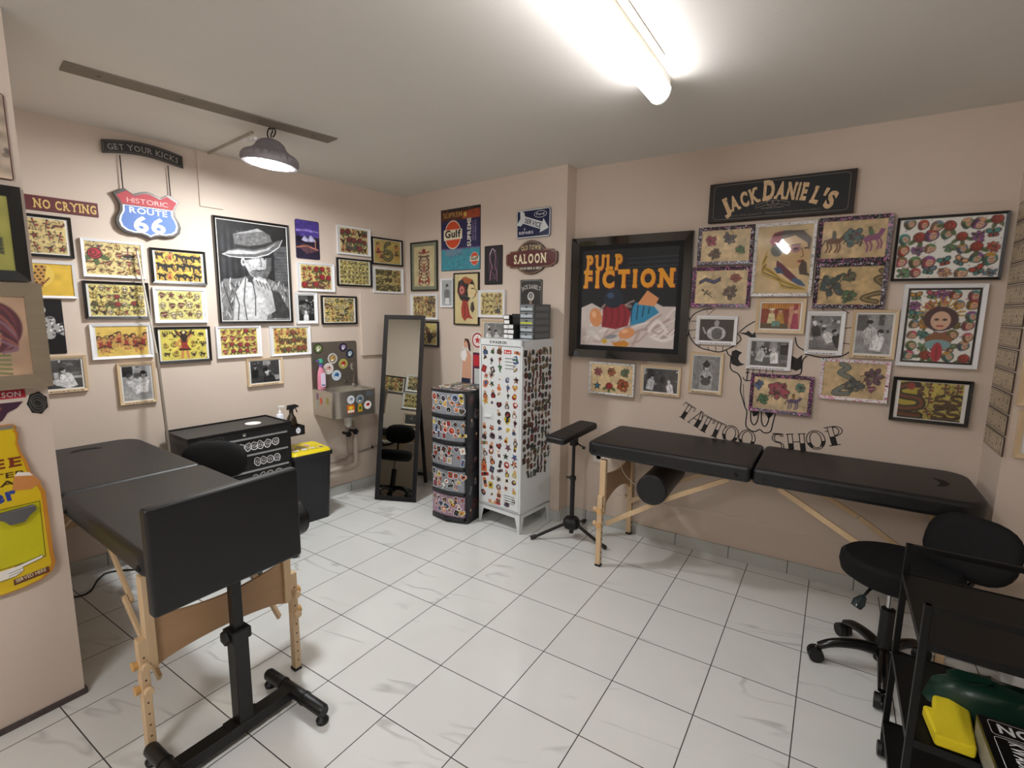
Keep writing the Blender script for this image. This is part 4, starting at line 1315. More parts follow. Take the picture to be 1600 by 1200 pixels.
for x in (.05, cw - .05):
    for y in (.05, .21):
        mb = MB(); mb.cone((x - .012, y, .035), (x + .012, y, .035), .035, .035, M_RUB, 18); mb.box(x - .015, x + .015, y - .012, y + .012, .05, .092, mc); mb.build('caster', CH)
mb = MB(); mb.box(cw, cw + .12, .03, .26, .655, .659, mc); mb.box(cw, cw + .12, .03, .034, .655, .72, mc); mb.box(cw, cw + .12, .256, .26, .655, .72, mc); mb.box(cw + .116, cw + .12, .03, .26, .655, .72, mc); mb.build('side_tray', CH, smooth=False)
mb = MB(); mb.prism(ell(cw + .07, .69, .018, .022, 12), .0285, .03, ink('#dfe3ea')); mb.build('tray_sticker', CH, smooth=False)
def cpos(a, b, z):
    r = math.atan2(.615, .04); c, s = math.cos(r), math.sin(r)
    return (-.495 + a * c - b * s, -.47 + a * s + b * c, z)
t = thing('pump_bottle', 'clear bottle with a white pump and blue label in the tool chest side tray', 'bottle', cpos(cw + .035, .2, .66), .4)
mb = MB(); mb.lathe([(0, 0), (.027, 0), (.03, .01), (.03, .11), (.022, .13), (.012, .135)], mat('milky_bottle', '#dfe3ea', .25), 20); mb.build('bottle', t)
mb = MB(); mb.lathe([(.0305, .03), (.0305, .09)], ink('#38418e'), 20); mb.build('label', t)
mb = MB(); mb.cone((0, 0, .134), (0, 0, .155), .012, .011, ink('#f4f4f4'), 14); mb.cone((0, 0, .155), (0, 0, .185), .004, .004, ink('#f4f4f4'), 8); mb.bar((-.008, 0, .187), (.04, 0, .19), .012, .009, ink('#f4f4f4')); mb.build('pump', t)
t = thing('spray_bottle', 'dark brown trigger spray bottle beside the white pump bottle', 'bottle', cpos(cw + .075, .12, .66), 1.2)
mb = MB(); mb.lathe([(0, 0), (.034, 0), (.037, .01), (.037, .075), (.03, .11), (.016, .135), (.013, .15)], mat('brown_bottle', '#2e2517', .2), 20); mb.build('bottle', t)
mb = MB(); mb.cone((0, 0, .148), (0, 0, .17), .015, .014, M_RUB, 14); mb.prism([(-.03, .17), (-.025, .2), (.03, .205), (.05, .195), (.05, .185), (.022, .18), (.02, .17)], -.01, .01, M_RUB); mb.bar((.028, 0, .183), (.04, 0, .145), .01, .006, M_RUB); mb.build('trigger', t)

# ------------------------------------------------------------------ waste bin
t = thing('waste_bin', 'black plastic bin with a bright yellow swing lid between the tool chest and the sink', 'bin', (-.556, .336, 0), math.atan2(.247, .041) + .0)
# local x along the front face, local y back towards the wall
def frus(mb, w0, d0, w1, d1, z0, z1, m, r=.03):
    lo = rrect(-w0 / 2, w0 / 2, -d0 / 2, d0 / 2, r, 4); hi = rrect(-w1 / 2, w1 / 2, -d1 / 2, d1 / 2, r, 4)
    n = len(lo); mb.add([(x, y, z0) for x, y in lo] + [(x, y, z1) for x, y in hi], [tuple(reversed(range(n))), tuple(range(n, 2 * n))] + [(i, (i + 1) % n, n + (i + 1) % n, n + i) for i in range(n)], m)
mb = MB(); frus(mb, .25, .24, .29, .28, 0, .50, mat('black_bin_plastic', '#1c1d22', .42)); mb.build('body', t, ang=30)
mb = MB(); frus(mb, .31, .30, .31, .30, .485, .515, mat('black_bin_plastic', '#1c1d22', .42)); mb.build('rim', t, bevel=.004)
my = mat('yellow_lid', '#e8d318', .4)
mb = MB(); frus(mb, .295, .285, .27, .26, .514, .535, my); lid = mb.build('lid', t, bevel=.004)
mb = MB(); mb.prism(rrect(-.10, .10, -.10, .02, .02, 3), .535, .538, mat('yellow_flap', '#d9c21a', .45), 'xy'); mb.build('flap', lid, bevel=.001)
rng = random.Random(3)
PL = lambda a, b, d: (a, b, .538 + d)
for i in range(7):
    sticker(lid, PL, -.09 + (i % 4) * .06, -.07 + (i // 4) * .09, .05, rng, white=True, pal=['#c9b23a', '#3a3a3a', '#c96a4a', '#e9e4da'])
mb = MB(); stroke(mb, rrect(-.09, .09, .06, .43, .02, 3), .004, 0, mat('bin_panel', '#2a2b31', .45), closed=True); mb.v = [(x, -.1215 - .04 * z, z) for x, y, z in mb.v]; mb.build('front_panel', t, smooth=False)

# ------------------------------------------------------------------ stainless wash basin
SK = wthing('wash_basin', 'stainless steel wall-hung hand basin with a tall splashback covered in stickers', 'sink', 'A', -.94, .72)
sw, sd = .385, .315
mb = MB(); mb.prism(rrect(.0, .405, .17, .566, .02, 4), -.008, 0, mat('dull_steel', '#8a8278', .35, .75, noise=.08, nscale=8)); mb.build('splashback', SK, bevel=.001)
def rr2(x0, x1, y0, y1, r):
    # front (small y) corners rounded
    n = 6
    p = [(x1, y1), (x0, y1)]
    p += [(x0 + r - r * math.cos(a), y0 + r - r * math.sin(a)) for a in [PI / 2 * k / n for k in range(n + 1)]]
    p += [(x1 - r + r * math.sin(a), y0 + r - r * math.cos(a)) for a in [PI / 2 * k / n for k in range(n + 1)]]
    return p
outer = rr2(0, sw, -sd, 0, .055); inner = rr2(.03, sw - .03, -sd + .03, -.045, .05)
n = len(outer); mb = MB()
z0, z1 = .0, .20
vs = [(x, y, z0) for x, y in outer] + [(x, y, z1) for x, y in outer] + [(x, y, z1) for x, y in inner] + [(x * .85 + .03, y * .85 - .02, z1 - .11) for x, y in inner]
fs = [tuple(range(n))] + [(i, (i + 1) % n, n + (i + 1) % n, n + i) for i in range(n)] + [(n + i, n + (i + 1) % n, 2 * n + (i + 1) % n, 2 * n + i) for i in range(n)] + [(2 * n + i, 2 * n + (i + 1) % n, 3 * n + (i + 1) % n, 3 * n + i) for i in range(n)] + [tuple(range(3 * n, 4 * n))]
mb.add(vs, fs, M_STEEL); mb.build('basin', SK, ang=50)
mb = MB(); mb.tube(smoothpts([(.335, -.05, .2), (.335, -.055, .30), (.31, -.075, .375), (.275, -.12, .385), (.262, -.15, .35)], 5), .009, M_CHROME, 12); mb.cone((.335, -.05, .198), (.335, -.05, .22), .02, .016, M_CHROME, 16); mb.build('faucet', SK)
mb = MB(); mb.cone((.285, -.012, .235), (.285, -.03, .235), .01, .008, M_CHROME, 12); mb.build('push_button', SK)
def s_round(x, z, r, c1, c2, ring, y=-.0085, nm='sticker', c3=None):
    mb = MB(); mb.flat(ell(x, z, r, r, 22), y, ink(ring)); mb.flat(ell(x, z, r * .85, r * .85, 22), y - .0003, ink(c1)); mb.flat(ell(x + .002, z + .003, r * .5, r * .42, 12, .4), y - .0006, ink(c2)); mb.flat(ell(x - r * .1, z - r * .35, r * .28, r * .18, 8), y - .0009, ink(c3 or '#f3efe6')); mb.flat(ell(x + r * .2, z + r * .2, r * .14, r * .14, 8), y - .0009, ink('#22222a')); return mb.build(nm, SK, smooth=False)
for a in ((.06, .515, .04, '#5e6f3a', '#c9cdb0', '#1d1f16'), (.28, .515, .037, '#3b2f52', '#cfc3dd', '#1a1622'), (.18, .43, .042, '#9c8d74', '#caa04e', '#f4f4f2'), (.275, .38, .04, '#a8a05a', '#c0392b', '#cfc85e'), (.14, .35, .045, '#e6d9d4', '#d8a79a', '#f6f3f0'), (.21, .29, .042, '#bcd3e6', '#3a6ea5', '#eef3f8'), (.34, .46, .038, '#2e3f55', '#c6d4df', '#1d2632')):
    s_round(*a)
for a in ((.135, .135, .033, '#dfe3ec', '#aab4c6', '#eef0f4'), (.215, .13, .036, '#8a969c', '#56646c', '#9aa5aa'), (.285, .075, .034, '#f0eeec', '#c9302a', '#e8e4e0')):
    s_round(*a, y=-sd - .001)
mb = MB(); mb.flat([(.10, .03), (.165, .03), (.165, .095), (.10, .095)], -sd - .001, ink('#e0701f')); mb.flat([(.105, .035), (.16, .035), (.16, .055), (.105, .055)], -sd - .0014, ink('#f0e6d0')); mb.flat(ell(.132, .072, .02, .014, 10), -sd - .0014, ink('#f4d23a')); mb.build('sticker', SK, smooth=False)
mb = MB(); mb.flat([(.195, .03), (.235, .03), (.235, .07), (.225, .095), (.205, .095), (.195, .07)], -sd - .001, ink('#c9a227')); mb.flat(ell(.215, .06, .012, .012, 10), -sd - .0014, ink('#2f6b3a')); mb.build('sticker', SK, smooth=False)
mb = MB(); mb.flat([(.27, .145), (.335, .145), (.335, .185), (.27, .185)], -sd - .001, ink('#5c6166')); mb.build('sticker', SK, smooth=False)
for i, (yy, zz, c) in enumerate(((-.07, .15, '#7a5a7a'), (-.12, .12, '#c0503a'), (-.21, .13, '#8f8a3a'), (-.06, .09, '#9aa39a'))):
    mb = MB(); mb.add([(-.001, yy - .015, zz - .025), (-.001, yy + .015, zz - .028), (-.001, yy + .013, zz + .025), (-.001, yy - .017, zz + .022)], [(0, 1, 2, 3)], ink(c)); mb.build('sticker', SK, smooth=False)
t = wthing('soap_bottle', 'pink liquid soap bottle with a green and violet pump standing on the steel basin rim', 'bottle', 'A', -.895, .92)
t.location = wpos('A', -.895, .921, .06)
mb = MB(); mb.M = Matrix.Scale(.7, 4, (0, 1, 0)); mb.lathe([(0, 0), (.03, 0), (.033, .01), (.031, .10), (.026, .14), (.016, .165), (.013, .18)], mat('pink_liquid', '#d98a9e', .15), 24); mb.build('bottle', t)
mb = MB(); mb.flat(rrect(-.018, .022, .02, .13, .012, 4), -.0245, ink('#ead9ef')); mb.flat([(-.012, .03), (.016, .03), (.016, .038), (-.012, .038)], -.0248, ink('#3a2f6a')); mb.build('label', t, smooth=False)
mb = MB(); mb.cone((0, 0, .178), (0, 0, .2), .016, .014, ink('#6d55a0'), 14); mb.lathe([(0, .2), (.014, .2), (.022, .21), (.018, .235), (0, .24)], ink('#3f9a80'), 14); mb.bar((0, 0, .226), (-.04, -.01, .222), .014, .01, ink('#6d55a0')); mb.build('pump', t)
# pipework under the basin
t = wthing('drain_pipe', 'white trap and grey waste pipe under the steel basin, running along the left wall', 'pipe', 'A', -.94, 0)
mpw = mat('pipe_paint', '#c3b4a6', .5); mpg = mat('white_trap', '#d9d6d0', .35)
mb = MB(); mb.cone((.21, -.15, .725), (.21, -.15, .68), .03, .03, mat('grey_fitting', '#6b6a67', .4), 18); mb.cone((.21, -.15, .685), (.21, -.15, .62), .034, .03, mpg, 18); mb.cone((.21, -.15, .625), (.21, -.15, .6), .03, .012, mpg, 18); mb.build('trap', t)
mb = MB(); mb.tube(smoothpts([(.21, -.15, .66), (.26, -.1, .665), (.325, -.06, .64), (.335, -.055, .58), (.335, -.05, .35), (.333, -.05, .27), (.30, -.05, .243), (.2, -.05, .24), (-.4, -.05, .225), (-1.3, -.05, .2)], 4), .02, mpw, 12); mb.build('waste_pipe', t)
mb = MB(); mb.tube(smoothpts([(.27, -.03, .72), (.275, -.03, .6), (.285, -.03, .35), (.27, -.03, .315), (.1, -.03, .30), (-1.3, -.03, .27)], 4), .008, mat('supply_pipe', '#9b8f82', .4), 10); mb.tube([(.30, -.03, .33), (.58, -.03, .355)], .006, mat('supply_pipe', '#9b8f82', .4), 8); mb.build('supply_pipe', t)
for (x, z) in ((.225, .535), (.29, .545)):
    mb = MB(); mb.cone((x, -.05, z), (x, -.12, z), .012, .012, M_RUB, 10); mb.M = Matrix.Translation((x, -.12, z)) @ Matrix.Rotation(PI / 2, 4, 'X'); mb.lathe([(0, 0), (.022, 0), (.028, .01), (.022, .022), (0, .024)], M_RUB, 10, ribs=lambda k, z: (-.15 if k % 2 else 0)); mb.build('valve_knob', t)
mb = MB(); mb.cone((.515, -.03, .35), (.515, -.045, .35), .009, .009, M_RUB, 10); mb.cone((.515, -.03, .335), (.515, -.03, .365), .006, .006, M_RUB, 8); mb.build('pipe_clip', t)
# leaning pole
a = wpos('A', -2.02, 1.87, .035); b = wpos('A', -1.985, 1.27, .10); c = wpos('A', -1.99, 0.0, .26)
t = thing('leaning_pole', 'thin steel pole leaning against the left wall in front of the picture frames', 'pole', (c.x, c.y, 0))
mb = MB(); mb.tube([b - Vector((c.x, c.y, 0)), a - Vector((c.x, c.y, 0))], .006, mat('pole_steel', '#d2cbc0', .3, .3), 10); mb.build('upper_tube', t)
mb = MB(); mb.tube([Vector((0, 0, 0)), b - Vector((c.x, c.y, 0))], .0085, mat('pole_dark', '#968d80', .35, .3), 10); mb.build('lower_tube', t)
# floor cable beneath the left table
mb = MB(); mb.tube(smoothpts([(-.86, -1.05, .006), (-.72, -1.12, .006), (-.62, -.98, .006), (-.75, -.88, .006), (-.78, -.8, .006), (-.6, -.62, .006), (-.58, -.45, .006)], 5), .0045, M_RUB, 6)
o = mb.build('power_cable'); tag(o, 'thin black cable lying on the tiles under the left massage table', 'cable')
# wall socket
t = wthing('wall_socket', 'white wall socket behind the leg of the right massage table', 'socket', 'C', 1.258, .468)
t.location.y = 1.46
mb = MB(); mb.box(0, .085, -.012, 0, 0, .085, mat('white_socket', '#e3dcd0', .4)); mb.build('plate', t, bevel=.003)
mb = MB(); mb.M = Matrix.Translation((.0425, -.012, .0425)) @ Matrix.Rotation(PI / 2, 4, 'X'); mb.lathe([(.022, .0), (.022, .003), (.019, .003), (.018, -.006), (0, -.006)], mat('white_socket', '#e3dcd0', .4), 20); mb.build('outlet', t)
# things on the floor by the far right wall
t = thing('paper_bag', 'crumpled white paper bag on the floor behind the trolley cart', 'bag', (3.5, .93, 0), .3)
mb = MB(); mb.prism([(-.1, 0), (.1, 0), (.12, .2), (.06, .33), (-.03, .36), (-.11, .3)], -.05, .05, mat('white_paper', '#e6e8ec', .7)); mb.build('bag', t, bevel=.008)
mb = MB(); mb.add([(-.02, -.052, .05), (.0, -.052, .05), (.03, -.052, .33), (.02, -.052, .33)], [(0, 1, 2, 3)], mat('bag_fold_shade', '#b9c0c9', .7)); mb.build('fold_shade', t, smooth=False)  # flat greyer strip, paints the shade of a crease in the paper
t = thing('wooden_trestle', 'small pale wooden trestle leaning beside the white paper bag', 'trestle', (3.80, .96, 0), .1)
for s in (-1, 1):
    mb = MB(); mb.bar((0, 0, .42), (s * .13, 0, .01), .03, .03, M_BEECH); mb.build('strut', t, bevel=.002)
mb = MB(); mb.bar((0, -.1, .42), (0, .1, .42), .035, .035, M_BEECH); mb.build('ridge', t, bevel=.002)
# ------------------------------------------------------------------ pictures on the left wall
GF = 'framed flash sheets on the left wall'
def F(bg, seed, c, r, mot=None, size=1.05, **k):
    return lambda w, h: flash(w, h, bg, seed, c, r, mot, size=size, **k)
MX = (.012, .004)
framed('framed_flash_sheet', 'black-framed flash sheet of daggers and a red star, below the NO CRYING sign', 'A', -2.60, -2.304, 1.803, 2.020, 'black', F('#d9c27e', 21, 4, 2, [m_dagger, m_star, m_banner, m_swallow]), .014, (.012, .006), group=GF)
def koi(w, h):
    cv = Cv(w, h, '#dfb93f', seed=3); cv.grain(.03, 5)
    cv.ell(.62, .62, .52, .42, '#e8c95a', .3)
    for i in range(7):
        for j in range(4):
            cv.ell(.72 + j * .07 - i * .02, .9 - i * .1, .035, .045, '#8a4a2a'); cv.ell(.72 + j * .07 - i * .02, .9 - i * .1, .022, .03, '#e0b060' if (i + j) % 2 else '#3a2a1a')
    for k in range(4):
        cv.line(smoothpts([(.3 + .05 * k, .95 - .04 * k), (.5, .72 - .1 * k), (.62, .45 - .08 * k)], 4), .025, '#3a2f22')
    cv.line([(.15, .2), (.45, .3), (.7, .2), (1.0, .55)], .04, '#7a3a22')
    return cv
framed('framed_flash_sheet', 'white-framed yellow print of a large scaled fish curve, cut off by the left partition', 'A', -2.60, -2.308, 1.587, 1.781, 'white', koi, .013, group=GF)
def diver(w, h):
    cv = Cv(w, h, '#17171a', seed=4); cv.ell(.25 * cv.a + .1, .8, .13, .1, '#d8d6d0', .4); cv.ell(.25 * cv.a + .07, .8, .08, .06, '#2a2a2e', .4)
    for p, q, r in (((.42, .62), (.4, .35), .16), ((.3, .6), (.55, .45), .13), ((.5, .45), (.6, .38), .09)):
        cv.line([p, q], r, '#a9a8a6')
    for i in range(26):
        cv.ell(cv.r.uniform(.3, .6), cv.r.uniform(.33, .68), .022, .015, ['#f0efec', '#5a5a5e', '#2a2a2e'][i % 3], cv.r.uniform(0, 3))
    return cv
def plate(name, label, w, u0, u1, z0, z1, art, cat='sign', d=.004, rim='#2a2422', off=0.0, radius=.006, rough=.35, group=None):
    t = wthing(name, label, cat, w, u0, z0, group)
    W_, H_ = u1 - u0, z1 - z0
    mb = MB(); mb.prism(rrect(0, W_, 0, H_, radius, 3), -d, off, mat('plate_' + rim.strip('#'), rim, .4)); mb.build('plate', t, bevel=.0008)
    if art is not None:
        b = .004
        cv = art(W_ - 2 * b, H_ - 2 * b)
        cv.mesh('print', t, b, b, -d - .0006, print_mat('printed_tin', rough))
    return t
plate('tin_print', 'dark unframed print of a pale suited figure, below the yellow fish print', 'A', -2.56, -2.379, 1.285, 1.58, diver, rim='#141416', cat='picture')
framed('framed_photo', 'wood-framed photo beside the left partition, a man in white leaning over an arm', 'A', -2.60, -2.304, 1.072, 1.273, 'wood', lambda w, h: photo(w, h, 5, [(.35 * w / h, .55, .45, 200, 60, 20, .1, 0), (.68 * w / h, .58, .5, 205, 235, 30, .35, -1), (.5 * w / h, .25, .3, 215, 220, 60, 1.2, 0)], 70), .014, (.01, .008), caption=True)
framed('framed_flash_sheet', 'white-framed flash sheet with a big red rose and a ship, under the route shield', 'A', -2.273, -1.981, 1.711, 1.921, 'white', lambda w, h: (lambda cv: (m_rose(Tf(cv, .25, .62, .5, .1), ('#b8343f', B_)), m_ship(Tf(cv, 1.1, .7, .4), (R_, B_)), cv)[-1])(flash(w, h, '#e0cb84', 31, 5, 3, [m_swallow, m_anchor, m_banner, m_heart], size=.85)), .014, group=GF)
framed('framed_flash_sheet', 'black-framed flash sheet of small roses and swallows, left of the badges sheet', 'A', -2.284, -1.974, 1.474, 1.688, 'black', F('#dccf72', 32, 6, 3, [m_rose, m_swallow, m_anchor, m_eagle, m_skull], inks=[('#a83a3a', '#4a4a40'), ('#6a5a3a', '#3a3a34')]), .014, MX, group=GF)
framed('framed_flash_sheet', 'white-framed orange-yellow flash sheet of standing pin-up women, lowest in its column', 'A', -2.274, -1.976, 1.242, 1.446, 'white', F('#dcb648', 33, 5, 1, [m_girl], size=2.2), .014, (.012, .002), group=GF)
framed('framed_photo', 'small wood-framed black and white photo of two standing people, lowest on the left wall', 'A', -2.167, -1.980, .963, 1.212, 'wood', lambda w, h: photo(w, h, 6, [(.28 * w / h, .66, .42, 190, 205, 60, .5, 1), (.72 * w / h, .72, .42, 200, 235, 25, -.1, -1)], 165, 3), .014, (.008, .008), caption=True)
framed('framed_flash_sheet', 'black-framed golden flash sheet of black panthers right of the route shield', 'A', -1.950, -1.647, 1.691, 1.901, 'black', F('#e2b637', 41, 4, 2, [m_panther, m_panther, m_panther, m_girl], size=1.15, inks=[('#b5402a', B_)]), .013, MX, group=GF)
framed('framed_flash_sheet', 'white-framed pale yellow flash sheet of badges between the panther and USN sheets', 'A', -1.954, -1.659, 1.449, 1.664, 'white', F('#d8d078', 42, 4, 2, [m_skull, m_heart, m_anchor, m_star], size=.95, inks=[('#7a3a3a', '#4a4a40')]), .013, (.014, .006), group=GF)
def usn(w, h):
    cv = flash(w, h, '#d8cb4a', 43, 4, 2, [m_anchor, m_eagle, m_panther], size=.7, specks=6)
    cv.ell(.5 * cv.a, .5, .2, .45, '#d8cb4a'); m_girl(Tf(cv, .5 * cv.a, .5, .85), (R_, B_)); m_eagle(Tf(cv, .5 * cv.a, .8, .55), ('#b06a3a', B_))
    return cv
t = framed('framed_flash_sheet', 'black-framed flash sheet lettered USN with a central pin-up and anchor', 'A', -1.960, -1.651, 1.196, 1.423, 'black', usn, .014, MX, group=GF)
mb = MB(); text(mb, 'USN', .065, .182, .018, -.0120, ink('#2a2018'), bold=.03, slab=.12); text(mb, 'RON', .25, .115, .018, -.0120, ink('#2a2018'), bold=.03, slab=.12); mb.build('lettering', t, smooth=False)
# large portrait: a man in a flat-crowned hat
def hatman(w, h):
    cv = Cv(w, h, (24, 25, 28), 330, 9)
    g = lambda v: (v, v, v)
    for x in (.03, .09, .15, .22):
        cv.rect(x, x + .03, .4, .95, (70, 72, 76), .5)
    cv.rect(.0, .73, .86, 1, g(30), .6); cv.rect(.56, .73, .3, .8, (105, 106, 108), .75)
    for i in range(14):
        y = .34 + .035 * i; cv.line([(.56, y), (.73, y + .01)], .01, g(60), .7)
    cv.grain(.18, 18)
    cv.poly([(0, 0), (0, .36), (.04, .42), (.16, .425), (.3, .46), (.42, .46), (.55, .42), (.68, .36), (.73, .3), (.73, 0)], g(120))
    for i in range(170):
        x, y = cv.r.uniform(0, .72), cv.r.uniform(0, .38); d = cv.r.uniform(-.6, .6)
        cv.line([(x, y), (x + .05 * math.sin(d), y + .05 * math.cos(d))], cv.r.uniform(.005, .014), g([30, 60, 190, 235][int(cv.r.integers(4))]), .75)
    cv.poly([(.1, 0), (.14, .28), (.25, .46), (.31, .41), (.4, .42), (.46, .3), (.5, .12), (.44, 0)], g(196)); cv.poly([(.5, .02), (.5, .33), (.6, .3), (.7, .1), (.7, .02)], g(38), .8)
    for p in ([(.14, .28), (.17, .16), (.15, .0)], [(.25, .44), (.22, .2), (.24, .0)], [(.32, .4), (.34, .25), (.33, .05)], [(.25, .46), (.33, .37), (.42, .44)], [(.03, .36), (.1, .1)]):
        cv.line(p, .010, g(45))
    cv.poly([(.27, .4), (.29, .62), (.5, .62), (.48, .42), (.38, .38)], g(60))
    cv.poly([(.26, .7), (.255, .56), (.3, .47), (.37, .43), (.45, .44), (.51, .52), (.53, .66), (.5, .74), (.3, .74)], g(178)); cv.poly([(.3, .64), (.3, .58), (.35, .55), (.39, .58), (.4, .64)], g(215), .8); cv.poly([(.42, .45), (.47, .44), (.53, .54), (.54, .7), (.48, .7), (.47, .56)], g(70), .85)
    cv.poly([(.25, .62), (.25, .75), (.55, .78), (.54, .67), (.47, .655), (.4, .66), (.33, .635)], g(28)); cv.ell(.235, .6, .022, .04, g(215)); cv.ell(.238, .6, .010, .022, g(90))
    cv.poly([(.3, .50), (.34, .45), (.44, .43), (.5, .5), (.5, .53), (.44, .52), (.4, .51), (.34, .53)], g(105), .8)
    for i in range(70): cv.ell(cv.r.uniform(.3, .5), cv.r.uniform(.44, .54), .004, .004, g(50), 0, .8)
    cv.line([(.36, .525), (.40, .518), (.45, .53)], .012, g(35)); cv.line([(.41, .66), (.425, .58), (.405, .568), (.43, .56)], .010, g(95)); cv.line([(.33, .545), (.345, .58)], .006, g(120))
    for ex in (.345, .455):
        cv.ell(ex, .648, .024, .009, g(150)); cv.ell(ex + .002, .648, .009, .009, g(15)); cv.line([(ex - .03, .665), (ex + .03, .668)], .009, g(10))
    # hand at the chin
    cv.poly([(.32, .42), (.38, .46), (.46, .44), (.52, .3), (.55, .1), (.48, .06), (.42, .28), (.34, .34)], g(175))
    for k in range(4):
        cv.line([(.35 + .035 * k, .44 - .012 * k), (.38 + .035 * k, .37 - .015 * k)], .008, g(50)); cv.ell(.345 + .034 * k, .435 - .01 * k, .016, .014, g(230))
    # hat
    cv.poly([(.17, .72), (.15, .87), (.2, .89), (.3, .92), (.4, .955), (.47, .93), (.53, .89), (.56, .8), (.4, .74)], g(105))
    for i in range(60):
        cv.ell(cv.r.uniform(.18, .52), cv.r.uniform(.79, .91), .022, .010, g(cv.r.uniform(60, 175)), cv.r.uniform(0, 3), .45)
    cv.poly([(.15, .87), (.2, .89), (.3, .92), (.4, .955), (.47, .93), (.38, .92), (.25, .885)], g(165)); cv.poly([(.17, .72), (.165, .775), (.3, .765), (.45, .80), (.56, .84), (.56, .79), (.42, .74)], g(40))
    cv.poly([(.04, .665), (.1, .71), (.2, .735), (.35, .735), (.48, .775), (.6, .85), (.66, .865), (.62, .79), (.5, .70), (.36, .655), (.2, .645), (.08, .65)], g(95)); cv.poly([(.04, .665), (.1, .70), (.2, .72), (.34, .715), (.48, .755), (.6, .83), (.5, .74), (.36, .69), (.18, .675)], g(185))
    cv.line([(.04, .665), (.1, .648), (.2, .643), (.36, .653), (.5, .698), (.62, .785), (.66, .862)], .009, g(225))
    cv.grain(.07, 40)
    return cv
t = framed('framed_portrait', 'large black-framed black and white portrait of a bearded man in a flat-crowned hat', 'A', -1.589, -1.082, 1.441, 2.141, 'black', hatman, .014, (.006, .006), depth=.03)
framed('framed_flash_sheet', 'white-framed flash sheet of roses and swallows directly under the hat portrait', 'A', -1.616, -1.320, 1.206, 1.422, 'white', F('#dcc654', 51, 4, 3, [m_rose, m_rose, m_swallow, m_heart], size=1.0, inks=[('#b03a46', '#4a3a30')]), .013, (.016, .006), group=GF)
framed('framed_flash_sheet', 'white-framed flash sheet of slender pin-ups and a devil face beside the wash basin', 'A', -1.256, -.944, 1.198, 1.417, 'white', F('#e0ca62', 52, 5, 2, [m_girl, m_girl, m_rose, m_butterfly], size=1.3, inks=[('#a85a3a', '#7a6a3a')]), .013, (.016, .004), group=GF)
framed('framed_photo', 'small wood-framed black and white close-up of a smiling face above the tool chest', 'A', -1.431, -1.175, .993, 1.190, 'wood', lambda w, h: photo(w, h, 7, [(.55 * w / h, .45, .75, 225, 40, 15, .3, 0), (.15 * w / h, .7, .4, 190, 20, 15, 0, 0)], 60, 5), .014, (.012, .006), caption=True)
def lake(w, h):
    cv = Cv(w, h, '#6a57a0', seed=12)
    cv.rect(0, 1, .6, 1, '#4b3c8a'); cv.poly([(0, .75), (.3, .78), (.7, .74), (.7, .7), (.3, .72), (0, .7)], '#8a78c0'); cv.rect(0, 1, 0, .58, '#2a2438')
    cv.poly([(.1, .45), (.25, .6), (.34, .52), (.42, .64), (.6, .45)], '#b9b6d8'); cv.poly([(0, .4), (0, .62), (.12, .5), (.3, .42), (.7, .5), (.7, .36)], '#221a2c')
    cv.poly([(.05, .3), (.2, .4), (.4, .36), (.6, .22), (.3, .12)], '#5a3f4a'); cv.line([(0, .28), (.3, .34), (.62, .25)], .03, '#c07a5a'); cv.line([(.55, .3), (.55, .5)], .02, '#d9a07a')
    for k in range(5): cv.poly([(.03 + .03 * k, .5), (.045 + .03 * k, .75 - .04 * k), (.06 + .03 * k, .5)], '#141020')
    cv.grain(.1, 14)
    return cv
plate('tin_sign', 'purple tin sign of a mountain lake at dusk right of the hat portrait', 'A', -1.021, -.829, 1.917, 2.202, lake, rim='#3a2f3f', radius=.014)
framed('framed_flash_sheet', 'white-framed flash sheet with red roses and a coiled snake, under the purple tin sign', 'A', -1.025, -.719, 1.678, 1.893, 'white', F('#dcc26a', 61, 4, 2, [m_rose, m_snake, m_dagger, m_star], size=1.2, inks=[('#b53038', '#5a5a50')]), .013, (.016, .006), group=GF)
framed('framed_photo', 'narrow white-framed black and white photo of a figure under a canopy', 'A', -1.050, -.877, 1.433, 1.667, 'white', lambda w, h: photo(w, h, 8, [(.45 * w / h, .3, .3, 230, 245, 230, 0, 0)], 30, 8), .014, (.01, .008), caption=False)
framed('framed_flash_sheet', 'black-framed flash sheet of palm trees and faces above the wash basin', 'A', -.841, -.523, 1.423, 1.649, 'black', F('#d6bf62', 62, 5, 3, [m_heart, m_skull, m_girl, m_ship, m_star, m_swallow], size=1.1, inks=[('#8a5a3a', '#3a3a34'), ('#5a6a3a', '#3a3a34')]), .013, (.014, .006), group=GF)
framed('framed_flash_sheet', 'white-framed brownish flash sheet of women and animals, topmost right of the purple tin sign', 'A', -.681, -.372, 1.981, 2.203, 'white', F('#c9b374', 63, 4, 2, [m_girl, m_eagle, m_butterfly, m_rose], size=1.15, inks=[('#8a3a3a', '#5a6050')]), .013, (.014, .002), group=GF)
framed('framed_flash_sheet', 'black-framed flash sheet of many tiny dark motifs, below the topmost white-framed sheet', 'A', -.692, -.367, 1.731, 1.952, 'black', F('#cfc470', 64, 7, 4, [m_swallow, m_anchor, m_star, m_banner, m_dagger], size=1.0, inks=[('#3a3a30', '#2a2a26')]), .013, MX, group=GF)
def coil(w, h):
    cv = Cv(w, h, '#b59f58', seed=6); cv.grain(.05, 5)
    p = smoothpts([(.82, .88), (.62, .8), (.6, .55), (.85, .5), (.95, .3), (.75, .15), (.5, .25), (.5, .45), (.7, .42)], 5)
    cv.line(p, .15, K_); cv.line(p, .1, '#5a5a3a'); cv.line(p, .03, '#8a8a5a')
    m_girl(Tf(cv, .2, .55, .6), ('#8a3a3a', B_)); m_girl(Tf(cv, 1.2, .5, .6), ('#6a5a3a', B_)); m_girl(Tf(cv, .35, .3, .4), ('#8a3a3a', B_))
    return cv
